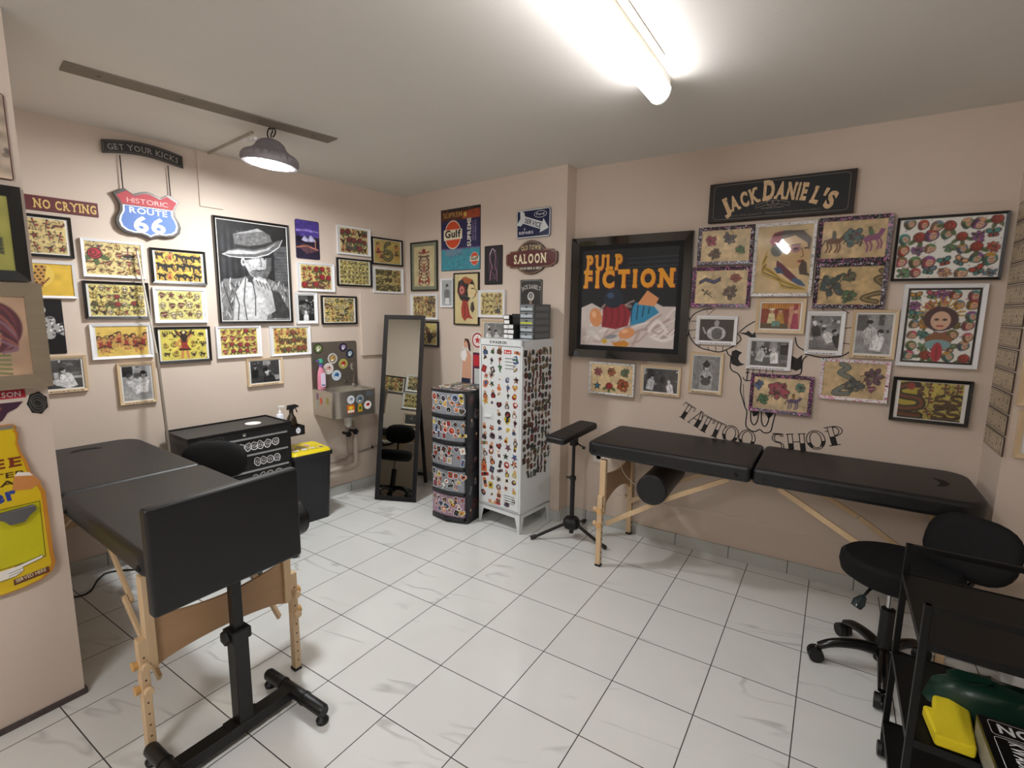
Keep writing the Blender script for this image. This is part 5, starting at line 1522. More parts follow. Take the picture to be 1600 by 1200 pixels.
framed('framed_flash_sheet', 'black-framed flash sheet with one large coiled serpent, nearest the room corner', 'A', -.357, -.033, 1.925, 2.151, 'black', coil, .013, MX, group=GF)
framed('framed_flash_sheet', 'white-framed dull olive flash sheet directly below the coiled serpent', 'A', -.352, -.033, 1.686, 1.904, 'white', F('#b8a85e', 66, 5, 2, [m_girl, m_butterfly, m_snake], size=1.15, inks=[('#7a6a3a', '#5a5a3a')]), .013, (.014, .004), group=GF)

# signs on the left wall
t = wthing('metal_sign', 'dark red NO CRYING sign in yellow western lettering, partly behind the partition', 'sign', 'A', -2.60, 2.042)
mb = MB(); mb.box(0, .423, -.008, 0, 0, .075, mat('maroon_tin', '#5e1c20', .4, noise=.25, nscale=25)); mb.build('plate', t, bevel=.001)
mb = MB(); text(mb, 'NO CRYING', .285, .014, .046, -.0086, ink('#d9b86a'), width=.265, bold=.025, slab=.13); mb.build('lettering', t, smooth=False)
t = wthing('metal_sign', 'black arched GET YOUR KICKS sign above the route shield', 'sign', 'A', -2.135, 2.395)
def arcband(x0, x1, z0, h, sag, n=16):
    top = [(x0 + (x1 - x0) * i / n, z0 + h + sag * math.sin(PI * i / n)) for i in range(n + 1)]
    bot = [(x1 - (x1 - x0) * i / n, z0 + sag * math.sin(PI * i / n)) for i in range(n + 1)]
    return top + bot
mb = MB(); mb.prism(arcband(0, .40, 0, .072, .028), -.022, -.016, mat('aged_black_tin', '#25211d', .5, noise=.3, nscale=40)); mb.build('plate', t, bevel=.001)
mb = MB(); stroke(mb, arcband(.006, .394, .007, .058, .028), .002, -.0226, ink('#77706a'), closed=True); text(mb, 'GET YOUR KICKS', .2, .045, .032, -.0228, ink('#a9a49c'), width=.35, bold=.0, slab=.08, arc=.72); mb.build('lettering', t, smooth=False)
t = wthing('route_sign', 'shield-shaped HISTORIC ROUTE 66 sign, red top and blue bottom, hanging on two rods', 'sign', 'A', -2.115, 1.945)
half = [(0, .275), (.025, .27), (.07, .25), (.112, .277), (.168, .243), (.15, .215), (.138, .185), (.14, .15), (.158, .115), (.165, .085), (.155, .05), (.13, .03), (.09, .02), (.05, .022), (.018, .012), (0, 0)]
def shield(k, dz=.0):
    c = .14
    p = [(x * k, c + (z - c) * k + dz) for x, z in half]
    return [(.173 + x, z) for x, z in p] + [(.173 - x, z) for x, z in reversed(p[1:-1])]
mb = MB(); mb.prism(shield(1.0), -.030, -.016, mat('dark_shield_rim', '#3f3a36', .35, .4)); mb.build('plate', t, bevel=.0015)
def clipz(poly, lo, hi):
    out = []
    for a, s in ((lo, 1), (hi, -1)):
        res = []
        for i in range(len(poly)):
            p, q = poly[i - 1], poly[i]
            ip, iq = s * (p[1] - a) >= 0, s * (q[1] - a) >= 0
            if ip != iq:
                u = (a - p[1]) / (q[1] - p[1]); res.append((p[0] + (q[0] - p[0]) * u, a))
            if iq: res.append(q)
        poly = res
    return poly
mb = MB(); mb.flat(clipz(shield(.9), .188, .4), -.0305, mat('shield_red', '#b5434a', .6, noise=.1, nscale=15)); mb.flat(clipz(shield(.9), 0, .184), -.0305, ink('#eef0f2')); mb.flat(clipz(shield(.84), 0, .181), -.0308, mat('shield_blue', '#5f7fc0', .6, noise=.12, nscale=15)); mb.build('face', t, smooth=False)
mb = MB(); text(mb, 'HISTORIC', .173, .2, .029, -.0312, ink('#d9a39a'), width=.21, bold=.0); text(mb, 'ROUTE', .173, .143, .034, -.0312, ink('#f2f3f5', .7), width=.195, bold=.02); text(mb, '66', .173, .042, .088, -.0312, ink('#f6f7f9'), width=.175, bold=.03); mb.build('lettering', t, smooth=False)
for x, zt_ in ((.06, .455), (.297, .45)):
    mb = MB(); mb.cone((x, -.02, .262), (x, -.02, zt_), .003, .003, M_BLACK, 8); mb.build('hanging_rod', t)

# ------------------------------------------------------------------ wall beside the corner (back wall)
def ornate(w, h):
    cv = Cv(w, h, '#cdbf94', 300, 5); cv.grain(.05, 6)
    cx = cv.a / 2
    for s in (-1, 1):
        for k in range(9):
            p = smoothpts([(cx + s * .02, .1 + .09 * k), (cx + s * (.12 + .02 * (k % 3)), .14 + .09 * k), (cx + s * .2, .05 + .1 * k), (cx + s * .1, .02 + .1 * k)], 4)
            cv.line(p, .022, ['#6b2f36', '#3a2226', '#8a4a3a'][k % 3])
        cv.line(smoothpts([(cx + s * .02, .75), (cx + s * .14, .7), (cx + s * .18, .5), (cx + s * .08, .35), (cx + s * .16, .2)], 4), .03, '#4a262c'); cv.ell(cx + s * .17, .14, .05, .07, '#a04438'); cv.ell(cx + s * .05, .1, .03, .05, '#7a2f30')
    cv.ell(cx, .88, .07, .06, '#8f2f33'); cv.ell(cx, .45, .05, .12, '#9a5a4a')
    return cv
framed('framed_print', 'tall dark-framed symmetrical crimson ornament print next to the room corner', 'B', .100, .441, 1.710, 2.127, mat('dark_green_frame', '#2a2c26', .4), ornate, .012, (.028, .028), matcol='#84866f')
framed('framed_flash_sheet', 'white-framed flash sheet right of the corner, above the mirror', 'B', .092, .441, 1.464, 1.683, 'white', F('#c9b873', 71, 5, 2, [m_girl, m_snake, m_dagger, m_heart], size=1.2, inks=[('#7a3a30', '#4a4a3a')]), .014, (.014, .004))
framed('framed_flash_sheet', 'black-framed yellow flash sheet half hidden behind the top of the standing mirror', 'B', .097, .447, 1.228, 1.450, 'black', F('#cdb95e', 72, 2, 1, [m_panther, m_eagle], size=1.1), .016, MX)
def gulf(w, h):
    cv = Cv(w, h, '#232352', 320, 8)
    a = cv.a
    cv.rect(0, a, .82, 1, '#5a2c1e'); cv.poly([(.5, .82), (.52, .93), (a, .97), (a, .82)], '#a3482c'); cv.rect(0, a, .96, 1, '#1a1a20'); cv.rect(0, a, 0, .36, '#3f8fa0'); cv.rect(0, a, .345, .365, '#6a4a7a'); cv.rect(.1, .5, .24, .34, '#6a8a9c')
    for i in range(60):
        cv.ell(cv.r.uniform(0, a), cv.r.uniform(0, .36), .03, .012, ['#2f7484', '#5aa3b0', '#7a5a80', '#255868'][i % 4], cv.r.uniform(0, 3), .5)
    for i in range(30):
        cv.ell(cv.r.uniform(0, a), cv.r.uniform(.82, 1), .03, .012, ['#7a3a22', '#3a2018', '#c06a3a'][i % 3], cv.r.uniform(0, 3), .5)
    for cx, cy, k in ((.28, .585, 1.0), (.78, .17, .46)):
        cv.ell(cx, cy, .2 * k, .235 * k, '#e4dccb'); cv.ell(cx, cy, .185 * k, .218 * k, '#cf4a25'); cv.poly([(cx - .22 * k, cy - .085 * k), (cx + .22 * k, cy - .075 * k), (cx + .22 * k, cy + .085 * k), (cx - .22 * k, cy + .085 * k)], '#e9ddc0')
    return cv
t = plate('poster', 'oil poster reading Gulf and SUPREME, navy above teal, high on the back wall', 'B', .480, .925, 1.869, 2.362, gulf, cat='poster', d=.003, rim='#1c1c24', radius=.002, rough=.5)
hh = .485
mb = MB(); text(mb, 'Gulf', .004 + .28 * hh, .004 + .545 * hh, .058, -.0042, ink('#17171c'), width=.19, bold=.035); text(mb, 'Gulf', .004 + .78 * hh, .004 + .152 * hh, .028, -.0042, ink('#17171c'), width=.088, bold=.035); text(mb, 'SUPREME', .004 + .70 * hh, .004 + .6 * hh, .042, -.0042, ink('#e8e2d4'), width=.225, bold=.03, rot=PI / 2); text(mb, 'HIGH QUALITY', .004 + .765 * hh, .004 + .62 * hh, .018, -.0042, ink('#9d8fb4'), width=.15, bold=.01, rot=PI / 2); text(mb, 'PERFORMANCE', .004 + .82 * hh, .004 + .62 * hh, .018, -.0042, ink('#9d8fb4'), width=.16, bold=.01, rot=PI / 2); text(mb, 'SUPREM', .14, .425, .04, -.0042, ink('#b08a4a'), width=.22, bold=.02); text(mb, 'e', .28, .42, .05, -.0042, ink('#cfb45a'), bold=.04); mb.build('lettering', t, smooth=False)
framed('framed_drawing', 'narrow white-framed grey pencil drawing of a seated woman', 'B', .481, .631, 1.571, 1.808, 'white', lambda w, h: (lambda cv: (person(cv, .5 * cv.a, .7, .45, 190, 120, 60, 0, 0), cv.rect(.3 * cv.a, .7 * cv.a, .05, .3, (225, 225, 225)), cv)[-1])(Cv(w, h, (172, 176, 178), 320, 5)), .014)
def roselady(w, h):
    cv = Cv(w, h, '#d9c893', 320, 5); cv.grain(.03, 4)
    cv.poly([(.1, .85), (.3, .95), (.5, .88), (.56, .78), (.5, .6), (.38, .45), (.3, .4), (.15, .5), (.07, .65)], '#241c1b'); cv.poly([(.2, .92), (.3, .95), (.5, .88), (.42, .8), (.28, .82)], '#a3532f')
    cv.poly([(.4, .8), (.54, .78), (.58, .68), (.63, .64), (.58, .61), (.58, .56), (.5, .52), (.38, .54), (.36, .68)], '#dcc795'); cv.line([(.54, .78), (.58, .68), (.63, .64), (.58, .61), (.59, .56), (.5, .52)], .012, K_); cv.line([(.47, .71), (.54, .705)], .018, K_); cv.ell(.575, .585, .02, .015, '#b03030')
    for k in range(4):
        cv.ell(.2, .68, .12 - .03 * k, .13 - .032 * k, ['#2a1616', '#a03a3a', '#c98a80', '#8f2f33'][k])
    cv.poly([(.22, .48), (.36, .46), (.42, .2), (.52, .1), (.36, .12), (.28, .05), (.2, .14), (.18, .3)], '#a8392f'); cv.line([(.26, .44), (.3, .12)], .015, '#5a1a1a'); cv.line([(.34, .42), (.4, .16)], .012, '#5a1a1a'); cv.poly([(.46, .42), (.52, .45), (.56, .3), (.5, .22), (.44, .3)], '#3a2b26')
    return cv
framed('framed_print', 'tall black-framed print of a woman in profile with a red rose and scarf', 'B', .639, .919, 1.429, 1.848, 'black', roselady, .010, glass=True)
def nude(w, h):
    cv = Cv(w, h, '#17141a', 320, 5); cx = cv.a / 2
    cv.ell(cx, .5, .18, .42, '#3a2a3c'); cv.ell(cx, .45, .1, .34, '#1c171f')
    cv.line(smoothpts([(cx - .06, .88), (cx - .13, .78), (cx - .1, .6), (cx - .04, .45), (cx - .09, .3), (cx - .12, .1)], 4), .022, '#b98aa0'); cv.line(smoothpts([(cx + .04, .88), (cx + .08, .7), (cx + .06, .5), (cx + .13, .3), (cx + .14, .08)], 4), .02, '#a87a92'); cv.line(smoothpts([(cx - .12, .78), (cx - .04, .93), (cx + .07, .86)], 4), .022, '#c9c0cc')
    for i in range(20): cv.ell(cv.r.uniform(cx - .1, cx + .1), cv.r.uniform(.15, .45), .02, .03, '#8a5a74', 0, .4)
    return cv
plate('tin_print', 'dark narrow print of a violet-lit silhouette, right of the oil company poster', 'B', .972, 1.153, 1.748, 2.042, nude, cat='picture', d=.006, rim='#151317', radius=.008)
def music(w, h):
    cv = flash(w, h, '#d6c37c', 74, 4, 3, [m_banner, m_swallow, m_star, m_dagger], size=1.0, inks=[('#8a6a3a', '#6a5a3a')]); m_heart(Tf(cv, 1.0, .68, .45), ('#c9a25a', B_)); cv.ell(1.05, .18, .13, .12, '#3f3a34'); cv.line([(1.05, .2), (1.0, .5)], .03, '#3f3a34'); return cv
framed('framed_flash_sheet', 'white-framed flash sheet just above the small boxes on the locker', 'B', .914, 1.190, 1.496, 1.706, 'white', music, .014, (.012, .006))
framed('framed_photo', 'wood-framed photo of two people in white behind the boxes on the locker', 'B', .954, 1.206, 1.250, 1.474, 'wood', lambda w, h: photo(w, h, 10, [(.25 * w / h, .62, .45, 200, 235, 30, -.2, 1), (.6 * w / h, .58, .45, 205, 225, 20, .2, 0)], 120, 4), .014, (.008, .008))
# SERVICE & REPAIRS sign
t = wthing('metal_sign', 'navy SERVICE & REPAIRS sign with a white arrow, top right of the back wall', 'sign', 'B', 1.288, 2.071)
mb = MB(); mb.prism(rrect(0, .303, 0, .2, .018, 4), -.008, 0, mat('navy_enamel', '#1a2148', .2)); mb.build('plate', t, bevel=.001)
mb = MB(); Y = -.0085
stroke(mb, rrect(.006, .297, .006, .194, .014, 4), .007, Y, ink('#d9dcdf'), closed=True); ar = [(-.125, 0), (-.145, .052), (-.105, .05), (-.09, .026), (.075, .026), (.075, .05), (.14, 0), (.075, -.05), (.075, -.026), (-.09, -.026), (-.105, -.05), (-.145, -.052)]
ca, sa = math.cos(math.radians(-18)), math.sin(math.radians(-18))
mb.flat([(.155 + x * ca - z * sa, .102 + x * sa + z * ca) for x, z in ar], Y, ink('#d9dcdf'))
text(mb, 'SERVICE', .1465, .0865, .034, Y - .0005, ink('#191d33'), width=.155, bold=.025, rot=math.radians(-18)); text(mb, '&', .077, .058, .018, Y, ink('#d9dcdf')); text(mb, 'REPAIRS', .09, .03, .020, Y, ink('#d9dcdf'), width=.13, bold=.02)
mb.flat(ell(.215, .158, .055, .024, 24), Y, ink('#d9dcdf')); mb.flat(ell(.215, .158, .051, .021, 24), Y - .0003, mat('navy_enamel', '#1a2148', .2)); 
text(mb, 'Ford', .215, .1505, .019, Y - .0006, ink('#d9dcdf'), width=.07, bold=.01)
mb.build('lettering', t, smooth=False)
# saloon sign
t = wthing('metal_sign', 'maroon OLD TOWN SALOON sign with a scalloped outline, under the navy service sign', 'sign', 'B', 1.197, 1.811)
c_ = .231
hs = [(0, .243), (.03, .24), (.07, .225), (.105, .2), (.125, .175), (.19, .172), (.2, .16), (.225, .155), (.231, .14), (.231, .085), (.222, .07), (.2, .065), (.188, .052), (.12, .05), (.1, .03), (.05, .008), (0, 0)]
def sal(k):
    p = [(x * k if x < .2 else x * (1 - (1 - k) * .55), .121 + (z - .121) * k) for x, z in hs]
    return [(c_ + x, z) for x, z in p] + [(c_ - x, z) for x, z in reversed(p[1:-1])]
mb = MB(); mb.prism(sal(1.0), -.014, 0, mat('dark_brown_tin', '#3a2019', .3)); mb.build('plate', t, bevel=.001)
mb = MB(); mb.flat(clipz(sal(.93), .062, .168), -.0146, mat('maroon_enamel', '#5a1f1f', .2)); stroke(mb, sal(.93), .003, -.0148, ink('#b58a5a'), closed=True); mb.build('face', t, smooth=False)
mb = MB(); text(mb, 'OLD TOWN', c_, .178, .032, -.0152, ink('#dcc489'), width=.175, bold=.02, slab=.1, arc=.55); text(mb, 'SALOON', c_ - .01, .083, .065, -.0152, ink('#eadfb8'), width=.3, bold=.035, slab=.13); text(mb, 'GOOD BEER & GIRLS', c_, .038, .016, -.0152, ink('#e8e0cc'), width=.2, bold=.02); mb.build('lettering', t, smooth=False)
t = wthing('metal_sign', "small charcoal tin sign lettered JACK DANIEL'S over a light bulb, above the grey drawer unit", 'sign', 'B', 1.329, 1.50)
mb = MB(); mb.prism(rrect(0, .2, 0, .276, .01, 3), -.006, 0, mat('charcoal_tin', '#2c2b2b', .35, noise=.2, nscale=20)); mb.build('plate', t, bevel=.001)
mb = MB(); stroke(mb, rrect(.007, .193, .007, .269, .02, 4), .003, -.0066, ink('#a5a29c'), closed=True); text(mb, "JACK DANIEL'S", .1, .212, .03, -.0067, ink('#dedbd4'), width=.165, bold=.01, slab=.08, arc=.2); mb.flat(ell(.1, .155, .03, .032, 20), -.0066, ink('#d6d5d0')); mb.flat(ell(.1, .158, .02, .022, 16), -.0069, ink('#6a6a68')); stroke(mb, [(.09, .13), (.095, .165), (.1, .15), (.105, .165), (.11, .13)], .002, -.0072, ink('#efe9d8')); mb.flat([(.09, .105), (.11, .105), (.113, .128), (.087, .128)], -.0067, ink('#8a8078')); mb.flat(ell(.1, .1, .01, .006, 10), -.007, ink('#d68a4a')); mb.build('artwork', t, smooth=False)
# pin-up cut-out
t = wthing('cutout_sign', 'cut-out sign of a brunette pin-up and red petrol pump above the drawer tower', 'sign', 'B', .70, .88)
mb = MB()
mb.prism([(.0, 0), (.0, .1), (.02, .26), (.0, .31), (.03, .355), (.03, .40), (.06, .44), (.1, .44), (.12, .40), (.14, .33), (.17, .36), (.13, .42), (.13, .47), (.17, .50), (.23, .50), (.27, .46), (.27, .4), (.24, .36), (.27, .32), (.27, 0)], -.006, 0, mat('cutout_back', '#d8d2c8', .4)); mb.build('plate', t)
mb = MB(); y = -.0066
sk = ink('#d9a58a')
mb.flat([(.02, .1), (.03, .27), (.06, .33), (.1, .34), (.13, .3), (.13, .1)], y, sk); mb.flat([(.012, .28), (.02, .33), (.07, .345), (.085, .3), (.06, .25), (.03, .255)], y - .0004, ink('#f2eeea')); mb.flat([(.015, 0), (.02, .11), (.12, .11), (.125, 0)], y - .0004, ink('#2c3146')); mb.flat(ell(.07, .395, .028, .034, 14), y - .0004, sk); mb.flat([(.05, .4), (.06, .44), (.1, .435), (.12, .39), (.125, .33), (.1, .35), (.09, .4), (.07, .425)], y - .0008, ink('#4a2a20'))
mb.flat([(.095, .33), (.125, .31), (.13, .12), (.11, .12)], y - .0006, sk)
mb.flat([(.145, 0), (.15, .33), (.25, .33), (.25, 0)], y, ink('#5a2440')); mb.flat([(.155, .22), (.155, .31), (.245, .31), (.245, .22)], y - .0003, ink('#c02f3a')); mb.flat([(.165, .02), (.165, .2), (.24, .2), (.24, .02)], y - .0003, ink('#cfd6d4')); mb.flat(ell(.2, .43, .06, .06, 24), y, ink('#a52f38')); mb.flat(ell(.2, .43, .048, .048, 24), y - .0003, ink('#efe6e2')); mb.flat([(.2 + (.034 if i % 2 == 0 else .015) * math.sin(i * PI / 5), .43 + (.034 if i % 2 == 0 else .015) * math.cos(i * PI / 5)) for i in range(10)], y - .0006, ink('#c02f3a')); mb.build('artwork', t, smooth=False)

# ------------------------------------------------------------------ right wall
t = wthing('metal_sign', "wide black JACK DANIEL'S sign in tan lettering, highest on the right wall", 'sign', 'C', 1.954, 2.092)
mb = MB(); mb.box(0, .734, -.012, .02, 0, .221, mat('rusty_black_tin', '#241713', .6, noise=.3, nscale=14)); mb.build('plate', t, bevel=.001)
mb = MB(); mb.flat(rrect(.018, .716, .008, .213, .016, 4), -.0126, mat('blue_black_enamel', '#15171b', .6, noise=.15, nscale=10)); stroke(mb, rrect(.027, .707, .014, .207, .02, 4), .0025, -.013, ink('#7a6a58'), closed=True); mb.build('face', t, smooth=False)
mb = MB(); mt_ = mat('worn_tan_paint', '#d3b083', .45, noise=.35, nscale=55)
text(mb, 'J', .108, .052, .085, -.0134, mt_, width=.06, bold=.05, slab=.1, rot=math.radians(24)); text(mb, 'ACK', .205, .08, .082, -.0134, mt_, width=.165, bold=.05, slab=.1, rot=math.radians(17)); text(mb, 'D', .322, .105, .105, -.0134, mt_, width=.072, bold=.05, slab=.1); text(mb, "ANIE", .43, .098, .088, -.0134, mt_, width=.165, bold=.05, slab=.1, rot=math.radians(-9)); text(mb, 'L', .545, .066, .085, -.0134, mt_, width=.05, bold=.05, slab=.1, rot=math.radians(-19)); text(mb, "'S", .598, .04, .088, -.0134, mt_, width=.078, bold=.05, rot=math.radians(-24))
mg2 = ink('#8f8069')
stroke(mb, arcband(.26, .43, .062, .018, .016), .002, -.0134, mg2, closed=True); stroke(mb, ell(.345, .086, .03, .02, 16), .002, -.0136, mg2, closed=True); text(mb, '7', .345, .078, .016, -.0136, mg2, bold=.03); text(mb, 'TENNESSEE WHISKEY', .345, .055, .007, -.0134, mg2, width=.12); text(mb, 'OLD TIME QUALITY  TENNESSEE SOUR MASH WHISKEY', .36, .026, .009, -.0134, ink('#6d5d4c'), width=.46); mb.build('lettering', t, smooth=False)

def draped(w, h):
    # plain stand-in: a dark striped backdrop, pale drapery and flat colour shapes
    cv = Cv(w, h, '#14161a', 240, 9); a = cv.a
    for k in range(7):
        cv.line([(.5, .9 - .045 * k), (a, .91 - .045 * k)], .012, '#26323c')
    cv.poly([(0, 0), (0, .4), (.12, .45), (.3, .36), (.55, .34), (.8, .46), (.88, .42), (a, .42), (a, 0)], '#cfc2bc')
    for i in range(40):
        x, y = cv.r.uniform(0, a), cv.r.uniform(0, .36); cv.line(smoothpts([(x, y), (x + .08, y + cv.r.uniform(-.04, .1)), (x + .16, y + cv.r.uniform(0, .16))], 3), cv.r.uniform(.01, .035), ['#a88f88', '#e6dcd6', '#b59a92', '#efe8e4'][i % 4], .75)
    cv.poly([(.55, .36), (.6, .46), (.78, .44), (.85, .36), (.7, .26), (.56, .22)], '#2f86ad')
    for k in range(4): cv.line([(.57 + .06 * k, .44 - .01 * k), (.56 + .06 * k, .26 + .03 * k)], .01, '#12303f')
    cv.poly([(.24, .2), (.25, .38), (.32, .44), (.48, .44), (.56, .36), (.53, .22), (.4, .18)], '#8f2430')
    for k in range(4): cv.line(smoothpts([(.27 + .07 * k, .42), (.29 + .07 * k, .32), (.27 + .07 * k, .22)], 3), .01, '#6a1520')
    cv.ell(.36, .5, .11, .1, '#1d2634'); cv.ell(.33, .53, .04, .03, '#3a4f6e'); cv.ell(.17, .3, .07, .1, '#d9925f', .2); cv.ell(.15, .33, .025, .035, '#eab489', .2); cv.ell(.52, .14, .09, .055, '#d9925f', .3); cv.ell(.5, .16, .035, .018, '#eab489', .3)
    cv.poly([(.62, .44), (.72, .58), (.84, .5), (.8, .42)], '#d9925f'); cv.ell(.12, .13, .06, .035, '#d8d0c8', -.2); cv.ell(.35, .1, .07, .022, '#8f8f92', .2); cv.ell(.28, .05, .03, .025, '#c9a22f'); cv.poly([(.36, .03), (.5, .07), (.56, .03), (.52, .0), (.4, .0)], '#c8842f')
    return cv
t = framed('framed_poster', 'big glossy black framed poster lettered PULP FICTION in orange over pale drapery', 'C', 1.058, 1.881, 1.232, 2.052, 'gloss', draped, .072, (.012, .014), depth=.035, matcol='#0c0c0e', lip=.012, glass=False)
mb = MB(); lx = .084; lh = .648
def PXY(a, b): return (lx + a * lh, .086 + b * lh)
mo, ms = ink('#e39a1f'), ink('#9c2f20')
for (dx, dy, dd, mm) in ((.004, -.005, -.0272, ms), (0, 0, -.0276, mo)):
    x, z = PXY(.245, .80); text(mb, 'PULP', x + dx, z + dy, .098, dd, mm, width=.275, bold=.055, slab=.13)
    x, z = PXY(.50, .62); text(mb, 'FICTION', x + dx, z + dy, .112, dd, mm, width=.635, bold=.055, slab=.13)
mb.build('lettering', t, smooth=False)
BK = speckle_mat('speckled_black_frame', '#121013', '#b9b2c0', '#c85a92', 70)
PK = speckle_mat('speckled_purple_frame', '#2a1430', '#b0508a', '#e6cfe0', 60)
GR = speckle_mat('speckled_green_black_frame', '#141416', '#b86a9c', '#8fae9a', 75)
PW = speckle_mat('speckled_pink_white_frame', '#e9e2e2', '#d98fae', '#2a2a2e', 45)
WS = speckle_mat('speckled_white_frame', '#d9d6d2', '#8a8a90', '#f2efe8', 80)
def brown(seed, items, bg='#cfb890'):
    def f(w, h):
        cv = Cv(w, h, bg, 330, seed); cv.grain(.06, 4); cv.grain(.05, 12)
        for fn, x, y, k, r, c in items:
            fn(Tf(cv, x * cv.a, y, k, r), c)
        for _ in range(40):
            x, y = cv.r.uniform(0, cv.a), cv.r.uniform(0, 1); cv.line([(x, y), (x + cv.r.uniform(-.05, .05), y + cv.r.uniform(-.05, .05))], .006, '#7a6240', .35)
        return cv
    return f
def m_blob(t, c):
    r = t.cv.r
    body = [(r.uniform(-.12, .12), r.uniform(-.1, .12), r.uniform(.2, .3), r.uniform(.16, .26), r.uniform(0, 3))]
    for i in range(7):
        a = i * .9 + r.uniform(-.3, .3); d = r.uniform(.18, .34)
        body.append((d * math.cos(a), d * math.sin(a), r.uniform(.09, .18), r.uniform(.06, .13), a))
    for x, y, p, q, w in body: t.E(x, y, p + .03, q + .03, '#3a2c24', w)
    for x, y, p, q, w in body: t.E(x, y, p, q, c[0], w)
    for i in range(6):
        a = r.uniform(0, 6.28); d = r.uniform(.05, .3); t.E(d * math.cos(a), d * math.sin(a), r.uniform(.04, .1), r.uniform(.03, .07), [c[1], '#8a7a5c', '#2f2620'][i % 3], a)
    for i in range(8):
        a = r.uniform(0, 6.28); d = r.uniform(.05, .3); x, y = d * math.cos(a), d * math.sin(a)
        t.L(smoothpts([(x, y), (x + r.uniform(-.1, .1), y + r.uniform(-.1, .1)), (x + r.uniform(-.18, .18), y + r.uniform(-.18, .18))], 3), .026, '#2f2620')
    for i in range(3):
        a = r.uniform(0, 6.28); t.L([(.3 * math.cos(a), .3 * math.sin(a)), (.46 * math.cos(a + .2), .46 * math.sin(a + .2))], .035, '#3a2c24')
def m_rider(t, c):
    t.P([(-.4, .1), (-.1, .2), (.2, .15), (.35, .35), (.5, .25), (.35, .05), (.2, -.1), (-.3, -.1)], c[0])
    for x in (-.3, -.15, .1, .22): t.L([(x, -.05), (x + .05, -.3), (x - .03, -.5)], .07, c[0])
    t.L([(-.4, .08), (-.52, -.2)], .05, K_); t.P([(-.1, .15), (-.12, .42), (.06, .42), (.06, .15)], c[1]); t.E(-.03, .47, .08, .08, '#6a5a40')
GC = 'framed drawings on the right wall'
framed('framed_drawing', 'black speckled framed kraft drawing of pink and green figures, upper left of the woman portrait', 'C', 1.907, 2.219, 1.841, 2.064, BK, brown(81, [(m_blob, .2, .68, .42, 0, ('#a83a5a', '#c07a8a')), (m_blob, .58, .72, .45, 0, ('#5a5a60', '#7a4a5a')), (m_blob, .3, .25, .42, 0, ('#6a5a4a', '#8a4a4a')), (m_blob, .82, .35, .35, 0, ('#4a7a4a', '#5a6a4a'))]), .02, depth=.025, group=GC)
framed('framed_drawing', 'purple speckled framed kraft drawing with a blue banner, left of the woman portrait', 'C', 1.886, 2.223, 1.587, 1.830, PK, brown(82, [(m_banner, .28, .72, .62, 0, ('#4a5a8a', '#4a5a8a')), (m_blob, .78, .78, .35, 0, ('#a8504a', '#b0705a')), (m_blob, .68, .35, .48, 0, ('#6a5a52', '#4a4038')), (m_dagger, .25, .3, .38, .9, ('#8a7a5a', B_))]), .022, depth=.025, group=GC)
def bigwoman(w, h):
    cv = Cv(w, h, '#cfb68a', 300, 7); cv.grain(.05, 4); cv.grain(.04, 11); a = cv.a
    cv.poly([(.2, .85), (.35, .93), (.6, .92), (.72, .8), (.7, .62), (.64, .72), (.5, .84), (.32, .8)], '#4a3c30'); cv.poly([(.3, .55), (.33, .8), (.5, .85), (.66, .74), (.7, .6), (.68, .5), (.64, .4), (.5, .36), (.38, .42)], '#c9a878')
    cv.poly([(.16, .78), (.22, .9), (.34, .93), (.3, .72), (.22, .68)], '#9a3346'); cv.ell(.27, .64, .08, .09, '#6a6a64', .3); cv.ell(.52, .66, .07, .06, '#a87478'); cv.ell(.52, .655, .035, .018, '#3a2a2a'); cv.line([(.46, .71), (.58, .72)], .012, K_); cv.ell(.66, .66, .03, .014, '#3a2a2a')
    cv.line([(.6, .66), (.63, .55), (.6, .53)], .012, '#6a5038'); cv.ell(.6, .47, .045, .02, '#9a3a3a'); cv.poly([(.62, .5), (.68, .44), (.7, .3), (.76, .25), (.6, .28), (.58, .38)], '#4a3c30')
    cv.poly([(.28, .5), (.36, .44), (.5, .3), (.58, .22), (.5, .18), (.38, .28), (.28, .4)], '#6a2f44'); cv.poly([(.52, .24), (.62, .2), (.7, .1), (.6, .12), (.5, .18)], '#3f5a7a'); cv.poly([(.25, .38), (.33, .4), (.4, .3), (.3, .3)], '#3a4f70')
    for k in range(5):
        cv.line(smoothpts([(.14, .62 - .06 * k), (.1, .45 - .04 * k), (.22 + .03 * k, .34 - .04 * k), (.4, .2 - .03 * k), (.68, .06)], 4), .018, ['#b8952f', '#7a6420', '#c9a83a', '#6a5a2a', '#b8952f'][k])
    for k in range(8): cv.line([(.2 + .012 * k, .86), (.3 + .05 * k, .92)], .006, '#2a2018')
    return cv
framed('framed_drawing', 'large white speckled framed portrait of a woman with red headphones, centre of the right wall', 'C', 2.224, 2.531, 1.653, 2.061, WS, bigwoman, .016, depth=.025, group=GC)
framed('framed_drawing', 'speckled black framed kraft drawing of three riders, right of the woman portrait', 'C', 2.538, 2.865, 1.832, 2.069, GR, brown(84, [(m_rider, .2, .45, .55, 0, ('#6a4630', '#4a4a44')), (m_blob, .5, .55, .6, 0, ('#4f6a6a', '#7a3a4a')), (m_rider, .8, .5, .6, .25, ('#8a4a72', '#4a6a4a'))], '#ccb286'), .021, depth=.025, group=GC)
def m_dragon(t, c):
    p = smoothpts([(.2, .45), (.35, .3), (.1, .2), (.3, 0), (.38, -.2), (.1, -.25), (-.2, -.4), (.15, -.5)], 4); t.L(p, .15, K_); t.L(p, .1, c[0]); t.L(p, .04, c[1])
